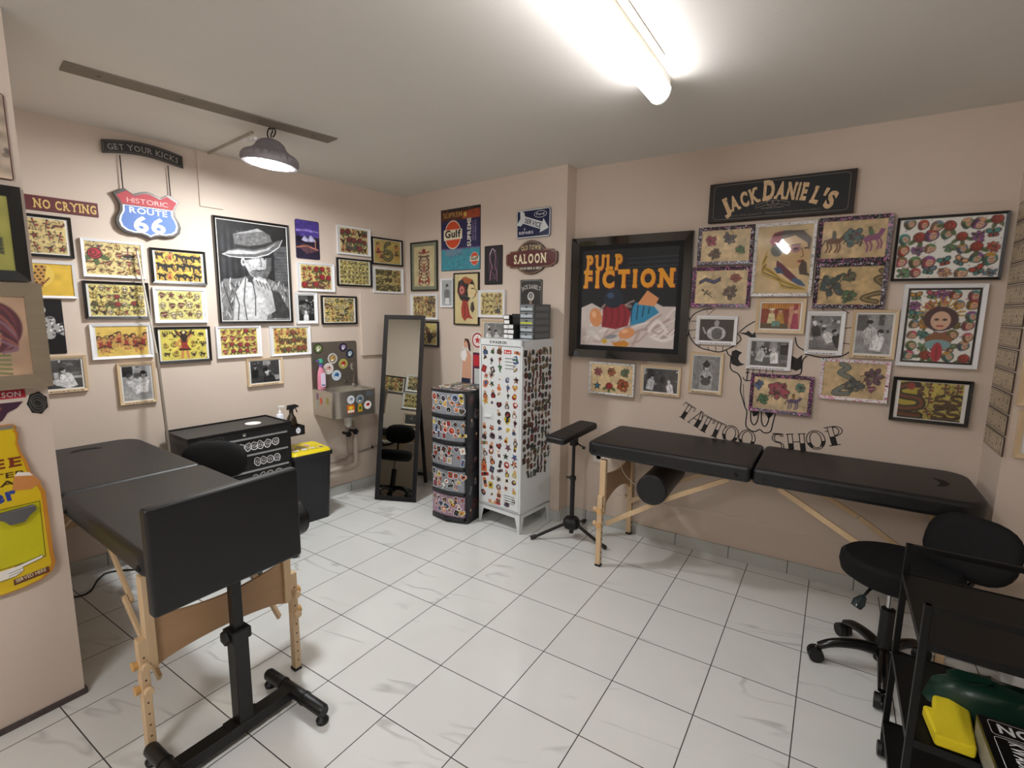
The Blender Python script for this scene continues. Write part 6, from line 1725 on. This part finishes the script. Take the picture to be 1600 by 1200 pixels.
framed('framed_drawing', 'speckled black framed kraft drawing of a green dragon and serpents, below the riders', 'C', 2.542, 2.868, 1.587, 1.829, BK, brown(85, [(m_blob, .2, .5, .75, 0, ('#2f4a4a', '#4a5a5a')), (m_blob, .48, .75, .4, 0, ('#4a5a40', '#8a4a3a')), (m_blob, .5, .22, .45, 0, ('#3f6a3a', '#4a5a3a')), (m_dragon, .85, .5, .85, 0, ('#6a5a30', '#8a7a4a'))], '#c6aa78'), .021, depth=.025, group=GC)
framed('framed_photo', 'white-framed photo of a man showing a tattooed back, left over the mural', 'C', 1.928, 2.165, 1.361, 1.536, 'white', lambda w, h: (lambda cv: (cv.ell(.5 * cv.a, .35, .42, .33, (190, 190, 190)), cv.ell(.52 * cv.a, .33, .24, .28, (105, 105, 105)), cv.ell(.5 * cv.a, .82, .11, .15, (170, 170, 170)), [cv.line([(.52 * cv.a + x, .1), (.52 * cv.a + x * 1.4, .55)], .02, (60, 60, 60)) for x in (-.15, -.07, 0, .07, .15)], cv.line([(.18 * cv.a, .35), (.1 * cv.a, .6)], .08, (180, 180, 180)), cv.grain(.1, 20), cv)[-1])(Cv(w, h, (58, 52, 48), 340, 7)), .014, (.006, .008), caption=True)
def western(w, h):
    cv = Cv(w, h, '#8f3a2a', 340, 7); a = cv.a
    cv.rect(0, a, .78, 1, '#c9872f')
    for k in range(16): cv.line([(a * k / 16, .78), (a * k / 16 + .01, 1)], .02, '#8a4f1c')
    cv.rect(0, a, 0, .2, '#5a4a32'); cv.rect(a * .72, a, 0, .9, '#c98f74')
    for x, c in ((.28, '#d9cfa0'), (.5, '#b98a3a')):
        cv.poly([(a * x - .15, .2), (a * x - .1, .6), (a * x + .1, .6), (a * x + .16, .2)], c); cv.ell(a * x, .68, .07, .09, '#c99a74'); cv.ell(a * x, .76, .12, .035, '#e2dcc8' if x < .4 else '#6a4420')
    cv.poly([(a * .78, .0), (a * .82, .6), (a * .94, .6), (a * .98, 0)], '#a83a56'); cv.ell(a * .87, .7, .07, .09, '#d9ac90'); cv.poly([(a * .82, .72), (a * .84, .96), (a * .93, .96), (a * .93, .74)], '#8f2f3a'); cv.rect(a * .3, a * .5, .08, .3, '#6a8f86'); cv.grain(.06, 12)
    return cv
framed('framed_print', 'wood-framed colour print of people at a saloon stall, under the woman portrait', 'C', 2.262, 2.514, 1.442, 1.640, 'wood', western, .018, (.008, .008), depth=.022)
framed('framed_photo', 'white-framed photo of two people in a cluttered parlour, centre of the mural', 'C', 2.230, 2.465, 1.228, 1.411, 'white', lambda w, h: photo(w, h, 13, [(.3 * w / h, .68, .42, 200, 205, 60, -.2, 1), (.62 * w / h, .62, .42, 205, 240, 200, .1, 0)], 90, 10), .014, (.006, .006), caption=True)
framed('framed_photo', 'upright white-framed photo of a tattooist at work over a client', 'C', 2.524, 2.705, 1.332, 1.570, 'white', lambda w, h: photo(w, h, 14, [(.15 * w / h, .75, .3, 220, 30, 235, .2, 0), (.5 * w / h, .55, .3, 200, 225, 25, .5, 1), (.85 * w / h, .5, .35, 205, 35, 20, .4, 0)], 110, 6), .014, (.006, .01), caption=True)
framed('framed_photo', 'upright wood-framed black and white photo of a couple embracing', 'C', 2.737, 2.935, 1.325, 1.581, 'wood', lambda w, h: photo(w, h, 15, [(.38 * w / h, .72, .4, 170, 200, 25, .1, 0), (.68 * w / h, .5, .36, 210, 240, 20, -.2, 0)], 150, 2), .014, (.008, .01), caption=True)
framed('framed_drawing', 'white-framed kraft drawing under the left corner of the big black poster frame', 'C', 1.217, 1.547, .978, 1.202, WS, brown(91, [(m_blob, .18, .72, .4, 0, ('#a83a4a', '#5a5a60')), (m_blob, .5, .75, .4, 0, ('#a85a3a', '#5a5a50')), (m_blob, .82, .75, .4, 0, ('#4a6a4a', '#8a5a3a')), (m_star, .16, .22, .4, 0, ('#3a7a9a', B_)), (m_rose, .45, .22, .35, 0, ('#b0302f', B_)), (m_blob, .78, .3, .55, 0, ('#a8502a', '#c9a23a'))], '#d2b98e'), .013, depth=.025, group=GC)
framed('framed_photo', 'wood-framed photo of a bearded man and a bald man, under the poster frame', 'C', 1.589, 1.852, 1.010, 1.203, 'wood', lambda w, h: photo(w, h, 16, [(.25 * w / h, .6, .45, 190, 200, 30, -.2, 0), (.75 * w / h, .42, .38, 205, 225, 200, .2, 0)], 70, 3), .014, (.006, .006), caption=True)
framed('framed_photo', 'upright wood-framed photo of a bare-chested tattooed man in a cap', 'C', 1.904, 2.103, 1.050, 1.307, 'wood', lambda w, h: (lambda cv: (person(cv, .5 * cv.a, .62, .5, 195, 185, 30, 0, 0), cv.ell(.5 * cv.a, .25, .14, .12, (80, 80, 80)), cv.ell(.36 * cv.a, .38, .05, .05, (60, 60, 60)), cv.ell(.64 * cv.a, .38, .05, .05, (60, 60, 60)), cv.poly([(.33 * cv.a, .74), (.5 * cv.a, .9), (.67 * cv.a, .74)], (25, 25, 25)), cv.grain(.08, 16), cv)[-1])(Cv(w, h, (135, 135, 135), 340, 7)), .014, (.006, .008), caption=True)
framed('framed_drawing', 'purple speckled framed kraft drawing with a pink brain-like figure, over the lower mural', 'C', 2.264, 2.587, .974, 1.202, PK, brown(92, [(m_blob, .1, .75, .35, 0, ('#4a6a9a', '#3a5a7a')), (m_blob, .45, .6, .7, 0, ('#a8485a', '#8a4a5a')), (m_blob, .85, .75, .35, 0, ('#4a8a7a', '#b0502f')), (m_blob, .18, .3, .42, 0, ('#3f7a4a', '#3a5a3a')), (m_rider, .75, .3, .45, 0, ('#5a4a6a', '#a07a3a'))]), .019, depth=.025, group=GC)
framed('framed_drawing', 'pink and white speckled framed kraft drawing of a dragon, right of the mural', 'C', 2.614, 2.927, 1.088, 1.312, PW, brown(93, [(m_dragon, .25, .5, .9, .3, ('#6a9a94', '#8a5a4a')), (m_blob, .52, .35, .55, 0, ('#4a5a5a', '#3a3a3a')), (m_blob, .8, .6, .62, 0, ('#6a4a5a', '#8a7a7a')), (m_heart, .8, .28, .25, 0, ('#8a2f6a', B_))], '#c8ae82'), .016, depth=.025, group=GC)
def bright(seed, cols, rows, items=()):
    def f(w, h):
        cv = Cv(w, h, '#eeece6', 300, seed); r = cv.r
        PALB = ['#b5402a', '#c98f2f', '#5a8f5a', '#8a4f8f', '#5f7f94', '#c2506a', '#3f8f88', '#d9a27a', '#6a6a2f']
        cells = [(i, j) for j in range(rows) for i in range(cols)]
        for n_, (i, j) in enumerate(cells):
            x = (i + .5 + r.uniform(-.2, .2)) / cols * cv.a; y = (j + .5 + r.uniform(-.2, .2)) / rows; k = min(cv.a / cols, 1 / rows) * r.uniform(1.0, 1.3)
            t = Tf(cv, x, y, k, r.uniform(-.6, .6)); q = [0, 2, 1, 2, 3, 0][int(r.integers(6))]; c1, c2 = PALB[int(r.integers(9))], PALB[int(r.integers(9))]
            if q == 0:
                t.E(0, .02, .4, .4, '#2f2a28'); t.E(-.12, -.15, .26, .28, '#2f2a28'); t.E(0, .05, .36, .34, c1); t.E(-.12, -.15, .22, .24, c1); t.E(.08, -.05, .19, .25, '#d3a88c'); t.E(.02, .0, .04, .02, K_); t.E(.15, .0, .04, .02, K_); t.L([(.04, -.17), (.14, -.16)], .035, '#8f3030')
                t.P([(-.3, .15), (-.1, .42), (.25, .36), (.3, .14), (.0, .2)], c2)
                for u in range(4): t.L(smoothpts([(-.3 + .06 * u, .2), (-.34 + .05 * u, -.05), (-.25 + .04 * u, -.35)], 3), .025, K_)
            elif q == 1: m_rose(t, (['#a8323c', '#b5402a', '#b85a72'][n_ % 3], c2))
            elif q == 2: m_blob(t, (c1, c2))
            else: m_butterfly(t, (c1, c2))
        for _ in range(50): cv.ell(r.uniform(0, cv.a), r.uniform(0, 1), .008, .008, PALB[int(r.integers(9))])
        for it in items: it(cv)
        return cv
    return f
framed('framed_flash_sheet', 'large black-framed white flash sheet of colourful faces, top right of the right wall', 'C', 2.881, 3.300, 1.728, 2.042, 'black', bright(101, 7, 5), .012, (.003, .003), depth=.025)
def face_c(cv):
    t = Tf(cv, .5 * cv.a, .6, .5)
    for k in range(14):
        a = PI * k / 13; t.L([(.3 * math.cos(a), .1 + .3 * math.sin(a)), (.5 * math.cos(a), .1 + .5 * math.sin(a))], .04, '#b88a2f')
    t.E(0, 0, .38, .34, '#4a2f34'); t.E(0, -.05, .22, .26, '#d9b296'); t.E(-.09, -.02, .05, .03, K_); t.E(.09, -.02, .05, .03, K_); t.L([(-.06, -.2), (.06, -.2)], .04, '#a03030')
    t = Tf(cv, .5 * cv.a, .22, .36); t.E(0, .25, .42, .25, '#8a5a3a'); t.E(0, .05, .4, .2, '#7fa8ac'); t.E(0, -.25, .17, .38, '#b02f3a'); t.L([(0, -.05), (0, -.5)], .03, '#6a1420')
framed('framed_flash_sheet', 'tall white-framed flash sheet with a crowned face and a red tongue, inner black line', 'C', 2.942, 3.263, 1.296, 1.710, 'white', bright(102, 5, 7, [face_c]), .018, (.011, .011), depth=.025, inner=('#141414', .009))
def snakes(w, h):
    cv = flash(w, h, '#b3a23c', 103, 4, 2, [m_snake, m_skull, m_dagger, m_snake], size=1.15, inks=[('#7a3a2f', '#4a4a2f')]); t = Tf(cv, .2, .5, .9); cv.rect(0, .38, 0, 1, '#b3a23c'); m_snake(t, ('#8a3a2f', '#5a4a2a')); cv.ell(.24, .88, .09, .1, '#8f3a2f'); return cv
framed('framed_flash_sheet', 'black-framed olive yellow flash sheet of serpents, lowest at the right end of the wall', 'C', 2.944, 3.261, 1.005, 1.235, 'black', snakes, .016, (.016, .004), depth=.025)

# mural painted on the right wall
t = wthing('wall_mural', 'black line mural of a skull gripped by two hands above curved TATTOO SHOP lettering', 'mural', 'C', 0, 0)
mk_ = mat('mural_black', '#1c1a19', .6); yd = -.0012
def S(mb, pts, w=.0068, closed=False, sm=4): stroke(mb, smoothpts(pts, sm, closed) if sm else pts, w, yd, mk_, closed)
mb = MB()
S(mb, [(2.016, 1.58), (1.963, 1.572), (1.911, 1.548), (1.882, 1.507), (1.879, 1.442), (1.898, 1.386), (1.948, 1.34), (2.01, 1.323), (2.071, 1.315), (2.121, 1.337), (2.163, 1.366), (2.189, 1.399), (2.165, 1.436)])
for p in ([(2.01, 1.322), (2.0, 1.345)], [(2.052, 1.318), (2.046, 1.349)], [(1.95, 1.34), (1.955, 1.36)], [(2.09, 1.32), (2.09, 1.35)], [(1.882, 1.44), (1.93, 1.45)], [(1.89, 1.5), (1.93, 1.5)], [(1.9, 1.39), (1.93, 1.4)], [(1.98, 1.57), (1.99, 1.54), (2.03, 1.58)]): S(mb, p, .004, sm=0)
S(mb, [(2.175, 1.438), (2.212, 1.476), (2.258, 1.508)]); S(mb, [(2.473, 1.423), (2.488, 1.375), (2.522, 1.351), (2.56, 1.34)])
mb.build('left_hand_outline', t, smooth=False)
mb = MB()
S(mb, [(2.541, 1.319), (2.521, 1.288), (2.52, 1.222), (2.50, 1.205), (2.46, 1.20)]); S(mb, [(2.53, 1.33), (2.6, 1.315), (2.661, 1.318), (2.708, 1.329), (2.745, 1.362), (2.76, 1.42)])
for p in ([(2.70, 1.40), (2.735, 1.395)], [(2.70, 1.48), (2.74, 1.485)], [(2.68, 1.585), (2.72, 1.56)], [(2.58, 1.60), (2.60, 1.575)]): S(mb, p, .004, sm=0)
mb.build('right_hand_outline', t, smooth=False)
mb = MB()
S(mb, [(2.111, 1.329), (2.124, 1.302), (2.14, 1.287), (2.14, 1.232), (2.153, 1.205), (2.187, 1.188), (2.207, 1.15), (2.208, 1.087), (2.223, 1.041), (2.241, .988), (2.254, .957), (2.254, .878), (2.28, .849), (2.309, .845), (2.332, .86), (2.358, .844), (2.391, .857), (2.4, .913), (2.41, .975)])
S(mb, [(2.275, .99), (2.279, .913), (2.299, .884), (2.317, .918), (2.318, .99)]); S(mb, [(2.332, .99), (2.338, .913), (2.355, .883), (2.373, .91), (2.378, .99)]); S(mb, [(2.222, 1.13), (2.228, 1.06), (2.24, 1.0)], .003)
mb.flat([(2.278, .98), (2.318, .98), (2.312, .945), (2.29, .935)], yd, mk_); mb.flat([(2.342, .98), (2.41, .98), (2.375, .93)], yd, mk_)
for x in (2.27, 2.305, 2.34, 2.375): S(mb, [(x, 1.235), (x, 1.19)], .004, sm=0)
mb.build('skull_outline', t, smooth=False)
mb = MB(); mb.add([(x, yd, z) for x, z in [(2.144, 1.323), (2.165, 1.334), (2.202, 1.318), (2.186, 1.303), (2.181, 1.28), (2.196, 1.256), (2.222, 1.248), (2.18, 1.233), (2.146, 1.246), (2.14, 1.285)]], [(0, 1, 2, 3), (0, 3, 4, 9), (9, 4, 8), (4, 5, 8), (5, 6, 7), (5, 7, 8)], mk_); mb.build('eye_socket', t, smooth=False); mb = MB(); mb.add([(x, yd, z) for x, z in [(2.464, 1.316), (2.494, 1.30), (2.517, 1.325), (2.519, 1.244), (2.494, 1.229), (2.467, 1.24)]], [(0, 1, 5), (1, 2, 3), (1, 3, 4), (1, 4, 5)], mk_); mb.build('eye_socket', t, smooth=False); mb = MB()
mb.flat([(2.172, 1.436), (2.215, 1.425), (2.244, 1.41), (2.27, 1.413), (2.262, 1.45), (2.25, 1.43), (2.225, 1.452), (2.215, 1.44)], yd, mk_); mb.build('knuckle_shadow', t, smooth=False)
mb = MB(); S(mb, [(2.24, 1.212), (2.239, 1.153)], .007, sm=0); S(mb, [(2.217, 1.17), (2.225, 1.155), (2.24, 1.15), (2.26, 1.155), (2.272, 1.168)], .006); S(mb, [(2.228, 1.198), (2.252, 1.2)], .006, sm=0); S(mb, ell(2.24, 1.218, .006, .006, 8), .004, True, 0); mb.build('anchor', t, smooth=False)
def oletter(mb, ch, x, z, h, w, rot):
    """outlined slab letter, lower half filled solid"""
    c, n = math.cos(rot), math.sin(rot)
    def P(a, b): return (x + a * w * c - b * h * n, z + a * w * n + b * h * c)
    def box(a0, a1, b0, b1, fill=True):
        mid = .48
        S(mb, [P(a0, b0), P(a1, b0), P(a1, b1), P(a0, b1)], .0045, True, 0)
        if fill and b0 < mid: mb.flat([P(a0, b0), P(a1, b0), P(a1, min(b1, mid)), P(a0, min(b1, mid))], yd - .0002, mk_)
    def ln(*p, w_=.0048): S(mb, [P(*q) for q in p], w_, False, 0)
    def ring(cx, cy, rx, ry, a0=0, a1=360):
        for k in (1, .62):
            S(mb, [P(cx + rx * k * math.cos(math.radians(a0 + (a1 - a0) * i / 18)), cy + ry * (.85 if k < 1 else 1) * math.sin(math.radians(a0 + (a1 - a0) * i / 18))) for i in range(19)], .0048, False, 0)
    if ch == 'T':
        box(-.13, .13, .0, .95); ln((-.45, .72), (-.45, .98), (.45, .98), (.45, .72)); ln((-.25, 0), (.25, 0)); ln((-.45, .9), (.45, .9), w_=.0025)
    elif ch == 'A':
        ln((-.42, 0), (0, 1)); box(.08, .34, 0, .5); ln((.0, 1), (.08, .5)); ln((.12, 1), (.34, .5)); ln((-.25, .4), (.2, .4)); ln((-.5, 0), (-.25, 0)); ln((0, 0), (.45, 0)); ln((-.1, 1), (.15, 1))
    elif ch == 'O':
        ring(0, .5, .46, .52); mb.flat([P(-.4, .35), P(-.2, .02), (P(.2, .02)), P(.4, .35), P(.25, .35), P(.12, .14), P(-.12, .14), P(-.25, .35)][:0] or [P(-.45, .4), P(-.28, .4), P(-.2, .12), P(-.25, .05)], yd - .0002, mk_); mb.flat([P(.28, .4), P(.45, .4), P(.25, .05), P(.2, .12)], yd - .0002, mk_)
    elif ch == 'H':
        box(-.42, -.18, 0, 1); box(.18, .42, 0, 1); ln((-.18, .55), (.18, .55)); ln((-.5, 1), (-.1, 1)); ln((.1, 1), (.5, 1))
    elif ch == 'P':
        box(-.3, -.05, 0, 1); ring(-.05, .74, .42, .27, -90, 90); ln((-.45, 0), (.12, 0)); ln((-.45, 1.01), (-.05, 1.01)); ln((-.45, .8), (-.3, .8))
    elif ch == 'S':
        ring(0, .74, .36, .26, 20, 270); ring(0, .26, .36, .26, -160, 90); ln((-.35, 1), (.35, .98))
mb = MB()
for ch, x, z, r in (('T', 1.873, .872, -28), ('A', 1.945, .835, -26), ('T', 2.005, .803, -22), ('T', 2.075, .777, -18), ('O', 2.16, .757, -12), ('O', 2.262, .742, -5), ('S', 2.44, .745, 5), ('H', 2.54, .757, 10), ('O', 2.64, .79, 17), ('P', 2.735, .83, 19)):
    oletter(mb, ch, x, z, .105, .085 if ch in 'TAS' else .1, math.radians(r))
mb.build('lettering', t, smooth=False)

# ------------------------------------------------------------------ narrow right return wall: flash strips
ordn = ['lowest', 'second from the bottom', 'third from the bottom', 'fourth from the bottom', 'fifth from the bottom', 'sixth from the bottom', 'sixth from the top', 'fifth from the top', 'fourth from the top', 'third from the top', 'second from the top', 'topmost']
def strip(seed):
    def f(w, h):
        cv = Cv(w, h, '#b9a688', 330, seed); n = 5
        for i in range(n):
            x0, x1 = cv.a * (i + .08) / n, cv.a * (i + .92) / n
            cv.rect(x0, x1, .06, .94, '#4a3830'); cv.rect(x0 + .03, x1 - .03, .1, .9, '#cbb99c')
            for k in range(3): ALL[int(cv.r.integers(len(ALL)))](Tf(cv, (x0 + x1) / 2, .25 + .25 * k, .26, 0), ('#7a3a3a', '#4a4a44'))
        return cv
    return f
for k in range(12):
    z = .945 + k * .0945
    plate('flash_strip', 'narrow strip of flash designs on the side wall, %s of twelve' % ordn[k], 'D', -1.425, -1.09, z, z + .088, strip(200 + k), cat='picture', d=.004, rim='#3a2c26', radius=.001, group='flash strips on the side wall')
framed('framed_photo', 'wood-framed picture cut off at the right edge of the photo, lower of two', 'E', 3.36, 3.60, .953, 1.16, 'wood', lambda w, h: photo(w, h, 30, [(.5 * w / h, .6, .45, 200, 120, 40, 0, 0)], 150, 3), .02, (.014, .01))
framed('framed_photo', 'wood-framed yellowish picture cut off at the right edge of the photo, upper of two', 'E', 3.345, 3.60, 1.18, 1.381, 'wood', F('#d6c98a', 31, 4, 2), .02, (.01, .006))
structure_panel = panel('trim_8', 'K', -1.2505, -1.2495, 0, .001, 0.0) if False else None

# ------------------------------------------------------------------ partition at the left edge
def tinp(w, h):
    cv = Cv(w, h, '#b3a08a', 300, 6); cv.grain(.12, 10)
    for i in range(60): cv.ell(cv.r.uniform(0, cv.a), cv.r.uniform(0, .6), .04, .03, ['#2a201a', '#5a4a3a', '#8a7a64'][i % 3], cv.r.uniform(0, 3), .6)
    return cv
plate('tin_sign', 'aged cream tin sign with a dark red rim, top left on the partition', 'K', -1.75, -1.272, 1.972, 2.251, tinp, d=.006, rim='#5a2a22', radius=.008)
def greenp(w, h):
    cv = Cv(w, h, '#a3a04f', 300, 6); cv.grain(.05, 5); cv.ell(cv.a - .28, .5, .16, .3, '#1b2426'); cv.ell(cv.a - .22, .62, .06, .12, '#2f4a52')
    for i in range(12): cv.line([(cv.a - .3, .3), (cv.a - .1, .22 + .02 * i)], .012, '#1b2426')
    return cv
framed('framed_print', 'thick black frame with an olive green print of a dark figure, on the partition', 'K', -1.75, -1.264, 1.633, 1.951, mat('black_frame', '#14120f', .35), greenp, .035, depth=.022)
def ladyp(w, h):
    cv = Cv(w, h, '#c4a284', 280, 7); cv.grain(.06, 5); a = cv.a
    cv.ell(a - .35, .62, .3, .33, '#5a2a36'); cv.ell(a - .45, .52, .2, .26, '#c79a7a')
    for k in range(8): cv.line(smoothpts([(a - .5, .95 - .04 * k), (a - .2 - .02 * k, .85 - .05 * k), (a - .12, .55 - .03 * k), (a - .25, .3)], 4), .03, ['#7a3a44', '#4a2434', '#9a5a50', '#8a6a7a'][k % 4])
    cv.ell(a - .42, .56, .05, .03, '#3a4a7a'); cv.line([(a - .5, .62), (a - .34, .62)], .02, K_); cv.ell(a - .42, .2, .1, .08, '#5a7a3a'); cv.ell(a - .52, .12, .1, .06, '#8a7a9a')
    for k in range(5): cv.line([(a - .6, .1 + .04 * k), (a - .2, .02 + .06 * k)], .02, '#5f7a3f')
    return cv
framed('framed_print', 'wide greige wooden frame with a red-haired woman, overhanging the partition edge', 'K', -1.78, -1.244, 1.260, 1.627, 'greywood', ladyp, .048, depth=.042)
t = wthing('sticker_label', 'red label lettered JACKSON on the partition under the greige frame', 'sticker', 'K', -1.50, 1.224)
mb = MB(); mb.box(0, .187, -.002, 0, 0, .03, ink('#b3263a')); mb.build('label', t, smooth=False)
mb = MB(); text(mb, 'JOE JACKSON', .093, .006, .018, -.0024, ink('#f0e8e6'), width=.165, bold=.02); mb.build('lettering', t, smooth=False)
t = wthing('wall_sticker', 'round black lacework sticker at the partition edge', 'sticker', 'K', -1.283, 1.198)
mb = MB(); mb.prism([(.03 * r * math.cos(a), .043 * r * math.sin(a)) for a, r in [(2 * PI * k / 14, 1 if k % 2 else .88) for k in range(14)]], -.002, 0, ink('#1f1e1e')); mb.build('backing', t, smooth=False)
mb = MB()
for k in range(3): stroke(mb, ell(0, 0, .022 - .006 * k, .032 - .009 * k, 14, .3 * k), .0016, -.0024, ink('#77736e'), closed=True)
mb.build('line_work', t, smooth=False)
t = wthing('wall_sticker', 'dark purple winged sticker beside the round black one, above the bottle sign', 'sticker', 'K', -1.40, 1.18)
mb = MB(); mb.prism([(-.08, .02), (-.03, .03), (.03, .03), (.078, .03), (.06, .008), (.035, -.005), (.02, -.03), (0, -.04), (-.02, -.03), (-.05, -.005)], -.002, 0, ink('#43273c')); mb.build('backing', t, smooth=False)
mb = MB(); mb.flat(ell(0, -.012, .014, .018, 12), -.0024, ink('#b58a74')); stroke(mb, ell(0, .012, .02, .012, 12), .003, -.0024, ink('#8a4a4a'), closed=True); mb.build('figure', t, smooth=False)
# bottle-shaped sign
t = wthing('bottle_sign', 'yellow bottle-shaped FREE WATER CHEAP BEER sign with an opener, low on the partition', 'sign', 'K', -1.435, .53)
hb = [(0, .605), (.078, .605), (.084, .595), (.08, .585), (.086, .575), (.086, .555), (.082, .54), (.088, .50), (.098, .47), (.105, .43), (.113, .40), (.126, .375), (.138, .34), (.14, .10), (.143, .06), (.13, .03), (.10, .01), (.05, .0), (0, -.002)]
def bot(k=1.0): return [(x * k, z) for x, z in hb] + [(-x * k, z) for x, z in reversed(hb[1:-1])]
def yellowgrad(m): return m
mb = MB(); mb.prism(bot(), -.022, 0, mat('amber_enamel', '#c9852a', .4, noise=.2, nscale=12)); mb.build('plate', t, bevel=.004)
mb = MB(); mb.flat([(x * .9, z * .985 + .005) for x, z in bot()], -.0226, mat('yellow_enamel', '#d9b91a', .35, noise=.12, nscale=8)); mb.flat([(-.075, .59), (-.075, .604), (.075, .604), (.075, .59)], -.0232, ink('#8a8070'))
mb.flat([(-.115, .095), (.115, .095), (.118, .31), (-.118, .31)], -.023, mat('bright_yellow_panel', '#c6bd12', .35, noise=.08, nscale=10)); stroke(mb, [(-.115, .095), (.115, .095), (.118, .31), (-.118, .31)], .003, -.0234, ink('#4a4420'), closed=True); mb.build('face', t, smooth=False)
mb = MB(); text(mb, 'FREE', .0, .455, .034, -.0236, ink('#7a2f1c'), width=.18, bold=.03, slab=.1); text(mb, 'WATER', .0, .418, .02, -.0236, ink('#4a3414'), width=.19, bold=.02); text(mb, 'CHEAP', .0, .39, .02, -.0236, ink('#4a3414'), width=.195, bold=.02); text(mb, 'Beer', -.01, .332, .046, -.0236, ink('#2f3f8f'), width=.15, bold=.05, rot=.12); text(mb, 'SERVED HERE', .07, .035, .013, -.0244, ink('#e8dcb8'), width=.085, bold=.01, rot=.1); mb.flat([(.022, .022), (.12, .032), (.12, .054), (.022, .044)], -.0240, ink('#6a3a24')); mb.build('lettering', t, smooth=False)
mb = MB(); mb.flat([(-.12, .045), (-.02, .055), (-.02, .085), (-.12, .075)], -.0236, ink('#2f4f9f')); mb.flat([(-.02, .052), (-.02, .088), (.03, .09), (.05, .085), (.052, .068), (.03, .055)], -.0238, ink('#f0ece2')); mb.flat([(.03, .078), (.03, .09), (.105, .104), (.11, .1), (.105, .094)], -.024, ink('#f0ece2')); stroke(mb, [(-.02, .052), (.03, .055), (.052, .068), (.05, .08), (.105, .094), (.11, .1), (.105, .104), (.03, .09)], .0018, -.0243, ink('#2a2520')); stroke(mb, [(.012, .062), (.045, .068)], .0015, -.0243, ink('#2a2520')); stroke(mb, [(.012, .072), (.048, .077)], .0015, -.0243, ink('#2a2520')); mb.build('pointing_hand', t, smooth=False)
mb = MB(); mb.flat([(.05, .37), (.1, .36), (.13, .38), (.11, .41), (.06, .42)], -.0237, ink('#c9874a')); mb.flat([(.06, .42), (.11, .41), (.1, .425), (.07, .432)], -.0239, ink('#efe6da')); mb.build('beer_mug', t, smooth=False)
mb = MB(); mb.prism([(-.0, .30), (.10, .305), (.105, .285), (.085, .27), (.07, .25), (.03, .25), (.018, .268), (.0, .28)], -.04, -.023, mat('grey_cast_iron', '#6a6a6c', .4, .5)); mb.build('opener', t, bevel=.004)
# pictures on the side of the partition that the mirror shows
framed('framed_flash_sheet', 'black-framed yellow flash sheet seen only in the standing mirror, left of two', 'N', .45, .74, 1.30, 1.51, 'black', F('#cdb96a', 301, 3, 2), .013, MX)
framed('framed_flash_sheet', 'white-framed flash sheet seen only in the standing mirror, topmost', 'N', .14, .44, 1.34, 1.55, 'white', F('#c6b46e', 302, 4, 2), .013, MX)
framed('framed_flash_sheet', 'white-framed flash sheet seen only in the standing mirror, below the topmost', 'N', .16, .46, 1.11, 1.32, 'white', F('#cbbd6e', 303, 5, 2), .013, MX)
framed('framed_photo', 'small black and white photo seen only in the standing mirror, lowest', 'N', .24, .42, .90, 1.05, 'wood', lambda w, h: photo(w, h, 33, [(.5 * w / h, .6, .5, 200, 60, 30, 0, 0)], 60, 4), .013, (.006, .006))

# repeats without a group of their own share one by kind
from collections import defaultdict
_by = defaultdict(list)
for o in COL.objects:
    if o.parent is None and 'category' in o:
        _by[o.name.split('.')[0]].append(o)
for k, v in _by.items():
    if len(v) > 1:
        for o in v:
            if 'group' not in o:
                o['group'] = k.replace('_', ' ') + 's in the room'
